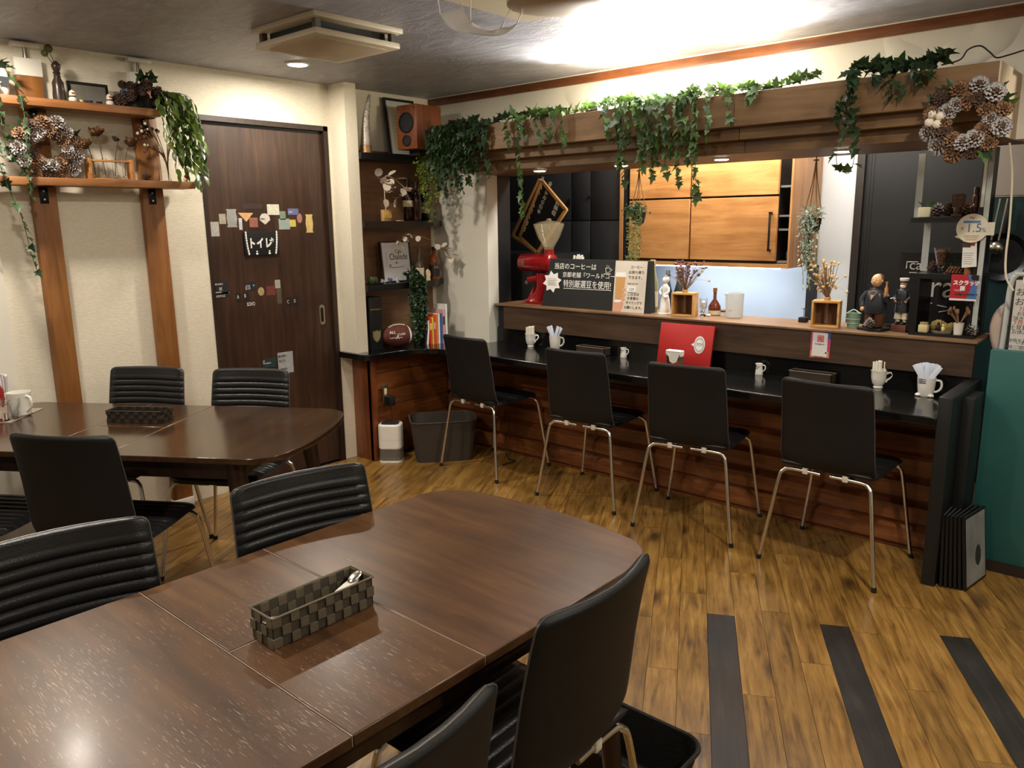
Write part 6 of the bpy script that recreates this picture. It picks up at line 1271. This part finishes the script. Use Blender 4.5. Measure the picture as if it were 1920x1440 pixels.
# bottom board
t = thing('spice_jar', 'small glass jar of cream grains with a cork lid', 'jar', ds_(1732, 3.93, SH0)); ob('jar', MB().box((-.02, -.02, 0), (.02, .02, .036), .005), mat('grain_jar', (200, 188, 144), .3), t); ob('lid', MB().lathe([(.017, .036), (.018, .046), (1e-5, .047)], n=16), mat('jar_lid', (180, 150, 96), .4), t)
t = thing('rock_diorama', 'miniature rock scene with tiny cat figures on the display shelf', 'diorama', ds_(1765, 3.96, SH0))
ob('tray', MB().lathe([(.042, 0), (.044, .008), (1e-5, .009)], n=20, sy=.7), mat('grey_tray', (120, 112, 96), .6), t)
for k in range(7): ob('rock', MB().ball((-.034+.012*k, .008+.004*(k % 2), .03+.008*math.sin(k)), (.014, .012, .022), 7), mat('mossy_rock', (140, 120, 66), .8, rand=.3), t, smooth=0)
ob('dark_cat', MB().ball((-.008, -.02, .024), (.009, .008, .016), 10).ball((-.008, -.022, .043), .0065, 8), m_black, t); ob('cream_cat', MB().ball((.012, -.022, .02), (.008, .007, .013), 10).ball((.012, -.023, .036), .006, 8), mat('cream_cat', (222, 206, 140), .5), t)
t = thing('white_vase', 'small white vase with brown dried tulip buds on the display shelf', 'vase', ds_(1797, 3.94, SH0)); ob('vase', MB().lathe([(.017, 0), (.018, .004), (.022, .05), (.023, .052), (.02, .052), (.015, .006), (1e-5, .006)], n=18), m_china, t)
for k in range(12):
    e = Vector((RN.uniform(-.045, .045), RN.uniform(-.02, .02), RN.uniform(.08, .12))); ob('stem', MB().tube(arc([(0, 0, .02), (e.x*.3, e.y*.3, .06), e], 3), .0015, 5), m_twig, t); ob('bud', MB().ball(e, (.006, .006, .012), 8), mat('dried_bud', (126, 94, 72), .8), t)
cone_thing(ds_(1823, 3.95, SH0)+Vector((0, 0, .002)), .045, 'frosted pine cone at the right end of the bottom shelf', CN_w)
t = thing('glass_swirl', 'clear curled glass ornament above the frosted cone', 'ornament', ds_(1826, 4.0, SH0)); ob('base', MB().box((-.012, -.012, 0), (.012, .012, .045), .002), m_china, t); ob('curl', MB().tube(arc([(0, 0, .045), (.014, 0, .06), (.008, 0, .078), (-.012, 0, .074), (-.01, 0, .06)], 5), .005, 8), m_glass, t)
# ================================================================ things on the black counter
def on_ct(px, py): return PZ(px, py, CT)
def teacup(label, px, py, rz):
    p_ = on_ct(px, py); t = thing('napkin_cup', label, 'cup', p_, group='white cups of rolled napkins')
    ob('body', MB().lathe([(.02, 0), (.022, .004), (.018, .01), (.028, .025), (.033, .05), (.034, .075), (.037, .085), (.034, .085), (.03, .05), (.015, .014), (1e-5, .014)], n=24), m_china, t)
    ob('handle', MB().tube(arc([(.033, 0, .07), (.05, 0, .078), (.058, 0, .065), (.048, 0, .05), (.036, 0, .04), (.033, 0, .03)], 4), .0045, 8), m_china, t, rot=(0, 0, rz))
    for k in range(14): a = k*2.4; r_ = .003+.0019*k; ob('rolled_napkin', MB().lathe([(.006, .055), (.008, .07), (.008, .125+.004*(k % 3)), (.003, .125+.004*(k % 3)), (.003, .1)], (r_*math.cos(a)*.9, r_*math.sin(a)*.9, 0), 8), mat('cream_napkin', (236, 230, 214), .8), t)
    return t
teacup('white cup of rolled cream napkins at the left end of the counter', 995, 650, math.radians(10))
teacup('white cup with a block of cream napkins at the right end of the counter', 1646, 727, math.radians(10))
def stick_mug(label, px, py, fan):
    p_ = on_ct(px, py); t = thing('sugar_mug', label, 'mug', p_)
    ob('body', MB().lathe([(.028, 0), (.031, .004), (.036, .045), (.039, .085), (.036, .085), (.032, .045), (.026, .006), (1e-5, .006)], n=24), m_china, t)
    ob('handle', MB().tube(arc([(.037, 0, .074), (.056, 0, .07), (.06, 0, .045), (.048, 0, .026), (.033, 0, .02)], 4), .005, 8), m_china, t, rot=(0, 0, math.radians(12)))
    for k in range(fan): a = -.55+1.1*k/(fan-1); ob('sugar_stick', MB().obox(Matrix.Translation((a*.02, -.01+.007*(k % 4), .07))@Matrix.Rotation(a, 4, 'Y')@Matrix.Translation((0, 0, .035)), .022, .004, .09, .001), mat('blue_white_packet', (214, 222, 236), .4), t)
    return t
stick_mug('white mug of pale blue sugar sticks on the left of the counter', 1041, 654, 6)
t = stick_mug('cream mug with navy stripes and a fan of pale packets by the end wall', 1735, 742, 9)
for z in (.062, .070, .078): ob('stripe', MB().box((-.024, -.0385, z), (.006, -.0365, z+.0035)), mat('navy_print', (40, 44, 92), .4), t)
for s in (-1, 1): ob('foot', MB().ball((s*.026, -.018, .006), (.014, .016, .008), 10), m_china, t)
m_clr = mat('smoky_acrylic', (120, 112, 92), .15, trans=.5, ior=1.2)
def counter_box(label, px, py, rz=0):
    p_ = on_ct(px, py); t = thing('cutlery_box', label, 'box', (p_.x, p_.y, CT), rz, 'cutlery boxes on the counter'); L_, W_, H_ = .21, .065, .045
    for a in (((-L_/2, -W_/2, 0), (L_/2, -W_/2+.003, H_)), ((-L_/2, W_/2-.003, 0), (L_/2, W_/2, H_)), ((-L_/2, -W_/2, 0), (-L_/2+.003, W_/2, H_)), ((L_/2-.003, -W_/2, 0), (L_/2, W_/2, H_))): ob('wall', MB().box(*a), m_w3, t)
    ob('base', MB().box((-L_/2, -W_/2, 0), (L_/2, W_/2, .003)), m_w4, t); ob('rim', MB().tube([(-L_/2, -W_/2, H_), (L_/2, -W_/2, H_), (L_/2, W_/2, H_), (-L_/2, W_/2, H_), (-L_/2, -W_/2, H_)], .0028, 6), m_w1, t)
    return t
counter_box('dark cutlery box between the sugar mug and the small creamer', 1112, 664); counter_box('dark cutlery box behind the last counter chair', 1522, 714)
def creamer(label, px, py):
    p_ = on_ct(px, py); t = thing('creamer', label, 'creamer', p_, group='small creamers on the counter')
    ob('body', MB().lathe([(.019, 0), (.02, .003), (.018, .02), (.0155, .045), (.017, .058), (.0145, .058), (.0135, .045), (.016, .006), (1e-5, .006)], n=20), m_china, t); ob('handle', MB().tube(arc([(.015, 0, .05), (.028, 0, .048), (.03, 0, .03), (.017, 0, .016)], 4), .003, 7), m_china, t, rot=(0, 0, math.radians(10)))
    ob('milk', MB().lathe([(.0135, .054), (1e-5, .0541)], n=14), mat('cream_yellow', (230, 206, 130), .4), t); text('CREAM', .009, mat('navy_print', (40, 44, 92), .4), t, (-.014, -.0175, .04), (1, -.25, 0), (0, 0, 1)); text('milk', .008, mat('navy_print', (40, 44, 92), .4), t, (-.010, -.018, .031), (1, -.25, 0), (0, 0, 1))
    ob('spout', MB().ball((-.015, -.004, .055), (.006, .005, .004), 8), m_china, t); return t
creamer('small white creamer with blue print in front of the walnut panel', 1169, 670); creamer('small white creamer with blue print right of the red menu book', 1423, 702)
# red menu book and napkin stand
a, b = on_ct(1228, 688), on_ct(1330, 700); t = thing('red_menu_book', 'red menu book leaning on the ledge with a white speech-bubble note', 'menu', (-2.04, 3.80, CT)); t.rotation_euler = (-.18, 0, math.radians(0))
pa, pb = PY(1238, 604, 3.80), PY(1338, 611, 3.80); Wm = pb.x-pa.x; t.location = ((pa.x+pb.x)/2, 3.775, CT); Hm = .235
ob('cover', MB().box((-Wm/2, -.006, 0), (Wm/2, .006, Hm), .002), mat('red_leatherette', (176, 34, 30), .45), t)
bub = []
for k in range(28): an = 2*PI*k/28; r_ = .036; bub.append((Wm*.27+r_*math.cos(an)*.9, .13+r_*1.3*math.sin(an)))
ob('bubble_note', MB().prism(bub, .0062, .0072, frame3((0, 0, 0), (1, 0, 0), (0, 0, 1))), mat('white_paper', (232, 230, 224), .6), t); ob('bubble_tail', MB().prism([(Wm*.27-.028, .14), (Wm*.27-.05, .128), (Wm*.27-.03, .118)], .0062, .0072, frame3((0, 0, 0), (1, 0, 0), (0, 0, 1))), mat('white_paper', (232, 230, 224), .6), t)
zz = []
for k in range(37): an = 2*PI*k/36; r_ = .032 if k % 2 else .023; zz.append((Wm*.27+r_*math.cos(an)*.9, -.0078, .13+r_*1.3*math.sin(an)))
ob('bubble_line', MB().tube(zz, .0008, 4), m_ink, t); text('おすすめ\nメニュー', .0085, m_ink, t, (Wm*.27-.016, -.0076, .133), (1, 0, 0), (0, 0, 1))
q = on_ct(1268, 692); t = thing('napkin_stand', 'clear napkin stand with folded white napkins before the red book', 'napkin holder', (q.x, q.y-.02, CT))
ob('stand', MB().box((-.04, -.022, 0), (-.037, .022, .085)).box((.037, -.022, 0), (.04, .022, .085)).box((-.04, -.022, 0), (.04, .022, .003)), m_clr, t)
ob('napkin', MB().prism([(-.046, .098), (.046, .098), (.044, .075), (.03, .072), (.02, .045), (0, .036), (-.02, .045), (-.028, .075), (-.044, .078)], -.018, .018, frame3((0, 0, 0), (1, 0, 0), (0, 0, 1))), mat('white_napkin', (234, 230, 220), .8), t)
ob('napkin_top', MB().box((-.046, -.02, .096), (.046, .02, .106), .004), mat('white_napkin', (234, 230, 220), .8), t)
# photo-app card on the walnut panel
t, c = sheet('social_card', 'small white card with a rainbow border and camera logo on the walnut panel', 'card', [(1518, 670), (1522, 621), (1559, 622), (1555, 672)], 3.849, mat('print_190_70_110', (190, 70, 110), .5))
sbox(t, c, 1519, 668, 1554, 660, 3.849, (214, 150, 70), .0018); sbox(t, c, 1547, 623, 1558, 636, 3.849, (70, 84, 150), .0018); sbox(t, c, 1522, 666.5, 1553, 625, 3.849, (226, 222, 218), .0022)
lg = PY(1539, 635, 3.849)-c; Ml = frame3((lg.x, -.0022, lg.z), (1, 0, 0), (0, 0, 1))
ob('logo_square', MB().prism(rrect(-.016, -.016, .016, .016, .005), 0, .0006, Ml), mat('print_206_60_80', (206, 60, 80), .5), t); ob('logo_ring', MB().prism(rrect(-.012, -.012, .012, .012, .004), .0006, .0009, Ml).slot(0), mat('print_240_200_190', (240, 210, 200), .5), t)
ob('logo_inner', MB().prism(rrect(-.010, -.010, .010, .010, .003), .0009, .0011, Ml), mat('print_206_60_80', (206, 60, 80), .5), t); ob('logo_lens', MB().lathe([(.006, .0011), (.006, .0014), (.004, .0014), (.004, .0011)], n=16, M=Ml), mat('print_240_200_190', (240, 210, 200), .5), t)
text('Instagram', .012, m_ink, t, (lg.x-.026, -.0024, lg.z-.03), (1, 0, 0), (0, 0, 1)); text('@cafe_chalede', .007, m_ink, t, (lg.x-.026, -.0024, lg.z-.092), (1, 0, 0), (0, 0, 1)); sbox(t, c, 1547, 663, 1550, 660.5, 3.849, (30, 30, 34), .0026)
# ================================================================ right edge
for k in range(6):
    x_ = -.690+.014*k; lb = ['black menu nearest the end wall in the leaning stack', 'second black menu from the end wall', 'third black menu from the end wall', 'fourth black menu from the end wall', 'fifth black menu from the end wall', 'outermost black menu with a grey photo cover'][k]
    t = thing('menu_book', lb, 'menu', (x_+.014*k*.2, 3.42+.004*k, 0), 0, 'black menus leaning on the end wall'); t.rotation_euler = (0, -.05-.012*k, -.03*k); H_ = .31
    ob('cover', MB().box((0, 0, .002), (.0022, .215, H_), .001, 1).box((.0085, 0, .002), (.0107, .215, H_), .001, 1).box((.0, .0, .002), (.0107, .003, H_)), mat('black_vinyl', (18, 18, 19), .35), t); ob('pages', MB().box((.0025, .006, .006), (.0082, .212, H_-.004)), mat('grey_pages', (70, 68, 66), .7), t)
    if k == 5:
        ob('photo_sheet', MB().box((.0107, .012, .012), (.0112, .205, H_-.012)), mat('grey_photo', (150, 152, 152), .4, var=.35, vs=9), t); ob('photo_figure', MB().ball((.0113, .13, .12), (.0003, .03, .045), 12), mat('dark_photo', (60, 58, 58), .4), t)
nb = thing('notice_board', 'silver framed white notice with black and red Japanese text', 'notice board', (-.60, 3.86, .80))
def nbp(x, y): q = PY(x, y, 3.86); return Vector((q.x+.60, 0, q.z-.80))
a = nbp(1872, 650); b_ = nbp(1886, 524); tp_ = b_.z+.02
ob('frame', MB().tube(arc([(-.045, 0, -.08), (-.035, 0, .2), (-.03, 0, tp_-.05), (-.01, 0, tp_), (.03, 0, tp_+.004), (.5, 0, tp_+.004)], 6), .011, 10), m_alu, nb)
ob('backing', MB().box((-.03, .004, -.08), (.5, .010, tp_-.004)), mat('dark_backing', (44, 40, 36), .6), nb); ob('paper', MB().box((-.012, -.004, -.08), (.5, .003, tp_-.02)), mat('notice_paper', (206, 202, 194), .6), nb)
for x, y, s, sz, col in ((1904, 553, 'お盆の', .036, (40, 40, 44)), (1902, 571, 'お知らせ', .036, (40, 40, 44)), (1910, 583, '7月20日', .024, (190, 60, 60)), (1906, 591, 'お休みを', .02, (50, 50, 54)), (1899, 600, '頂きます', .02, (50, 50, 54)), (1900, 609, '7月25日は', .024, (190, 60, 60)), (1881.5, 616, '富士見夏祭り', .022, (50, 50, 54)), (1896, 625, 'お休み致します', .02, (50, 50, 54)), (1881, 639, 'ご迷惑をお掛けし', .017, (80, 80, 84)), (1904, 644.5, 'いますが', .017, (80, 80, 84)), (1881, 652, '何卒ご理解の程', .018, (80, 80, 84))):
    v = nbp(x, y); text(s, sz, mat('print_%d_%d_%d' % col, col, .5), nb, (v.x, -.0045, v.z), (1, 0, 0), (0, 0, 1), ext=.0003)
ob('tape', MB().box((.012, -.006, tp_-.035), (.035, -.004, tp_-.008)), mat('white_tape', (230, 226, 214), .5), nb)
t = thing('pale_handle', 'pale pinkish curved appliance handle beside the notice board', 'appliance', (-.665, 3.98, .93)); ob('shell', MB().tube(arc([(0, 0, 0), (-.01, 0, .08), (.005, 0, .15), (.05, 0, .20)], 5), [.028+.010*math.sin(i*.2) for i in range(16)], 14), mat('pale_pink_plastic', (206, 186, 172), .4), t); ob('grip', MB().tube([(0, 0, -.06), (0, 0, 0)], .024, 12), m_black, t)
tb = struct(ob('wall_panel_teal', MB().box((-.88, 4.62, .5), (.5, 4.66, 1.60)), mat('dark_teal_board', (26, 52, 54), .4)))
t = thing('black_pan', 'black frying pan hung on the dark teal kitchen panel', 'pan', (-.80, 4.585, 1.30)); ob('pan', MB().lathe([(.09, 0), (.12, .03), (.117, .03), (.088, .004), (1e-5, .004)], n=26, M=frame3((0, .03, 0), (1, 0, 0), (0, 0, 1))), mat('iron_pan', (20, 22, 24), .4), t); ob('handle', MB().box((-.012, .01, .11), (.012, .02, .25), .003), m_black, t)
for i, (dx_, m_) in enumerate(((0, mat('wood_spatula', (176, 118, 62), .6)), (.035, m_steel), (.065, m_steel))):
    q = PY(1862+14*i, 372, 4.50); t = thing('hanging_utensil', ['wooden spatula hanging at the right of the display shelf', 'steel ladle hanging beside the wooden spatula', 'steel turner hanging at the end of the utensils'][i], 'utensil', (q.x, 4.50, q.z), group='hanging kitchen utensils')
    if i == 0: ob('blade', MB().prism([(-.016, -.28), (.016, -.28), (.022, -.16), (.01, -.08), (.008, 0), (-.008, 0), (-.01, -.08), (-.022, -.16)], 0, .008, frame3((0, 0, 0), (1, 0, -.08), (.08, 0, 1))), m_, t)
    else: ob('shaft', MB().tube([(0, 0, 0), (-.02, 0, -.2)], .005, 8), m_, t); ob('bowl', MB().ball((-.024, -.01, -.235), (.034, .02, .03), 14), m_, t)
hk = tag(ob('utensil_rail', MB().tube([(-.9, 4.52, 1.59), (-.6, 4.52, 1.59)], .005, 8), m_steel), 'thin steel rail carrying the kitchen utensils', 'rail')
t = tag(ob('white_cable', MB().tube(arc([PY(x, y, 3.74) for x, y in ((1893, 268), (1898, 330), (1893, 420), (1886, 480), (1887, 520), (1900, 545))], 6), .0042, 7), mat('white_cable_pvc', (222, 214, 190), .5)), 'white cable hanging down in front of the grey kitchen wall', 'cable')
t = tag(ob('black_cable', MB().tube(arc([PY(x, y, 3.6) for x, y in ((1765, 122), (1800, 116), (1815, 92), (1838, 86), (1856, 100), (1866, 112), (1890, 118))], 6).__class__(arc([PY(x, y, 3.6) for x, y in ((1765, 122), (1800, 112), (1815, 93), (1838, 86), (1856, 98), (1868, 108), (1888, 104), (1920, 94))], 6)), .003, 7), m_black), 'black cable arching over the right end of the canopy', 'cable')
t = thing('router_shelf', 'small wooden wall shelf with a lit inside at the right edge', 'shelf', (-.60, 3.60, 1.80)); m_sb = wood('pale_shelf_board', (168, 122, 72), (196, 150, 96), (214, 172, 120), 0, 3, 8, .5)
ob('bottom_board', MB().box((0, 0, 0), (.5, .2, .014)), m_sb, t); ob('top_board', MB().box((.0, .0, .22), (.5, .2, .234)), m_sb, t); ob('side_board', MB().box((.09, .03, .014), (.104, .2, .22)), m_sb, t); ob('back_board', MB().box((0, .19, .014), (.5, .2, .22)), m_sb, t)
s = spot((.3, -.05, .2), 3, 140, .6, WARM, .03, (.1, .15, .02)); s.parent = t
rt = thing('router', 'white and black router box on the small wooden shelf', 'router', (-.55, 3.62, 2.034)); ob('base', MB().box((0, 0, 0), (.3, .12, .022), .003), m_black, rt); ob('lid', MB().box((0, 0, .022), (.3, .12, .04), .003), m_china, rt)
t = tag(ob('white_adapter', MB().box((-.03, -.02, 0), (.03, .02, .028), .004), m_china), 'white plug adapter lying on the canopy top near the wreath', 'adapter'); q = PY(1840, 100, 3.62); t.location = (q.x, 3.62, 2.045); t.rotation_euler = (0, 0, .3)
t = tag(ob('hanging_rod', MB().box((-.006, -.003, -.15), (.006, .003, .10)), m_china), 'short white strip hanging below the wreath', 'strip'); q = PY(1848, 320, 3.9); t.location = (q.x, 3.9, q.z)
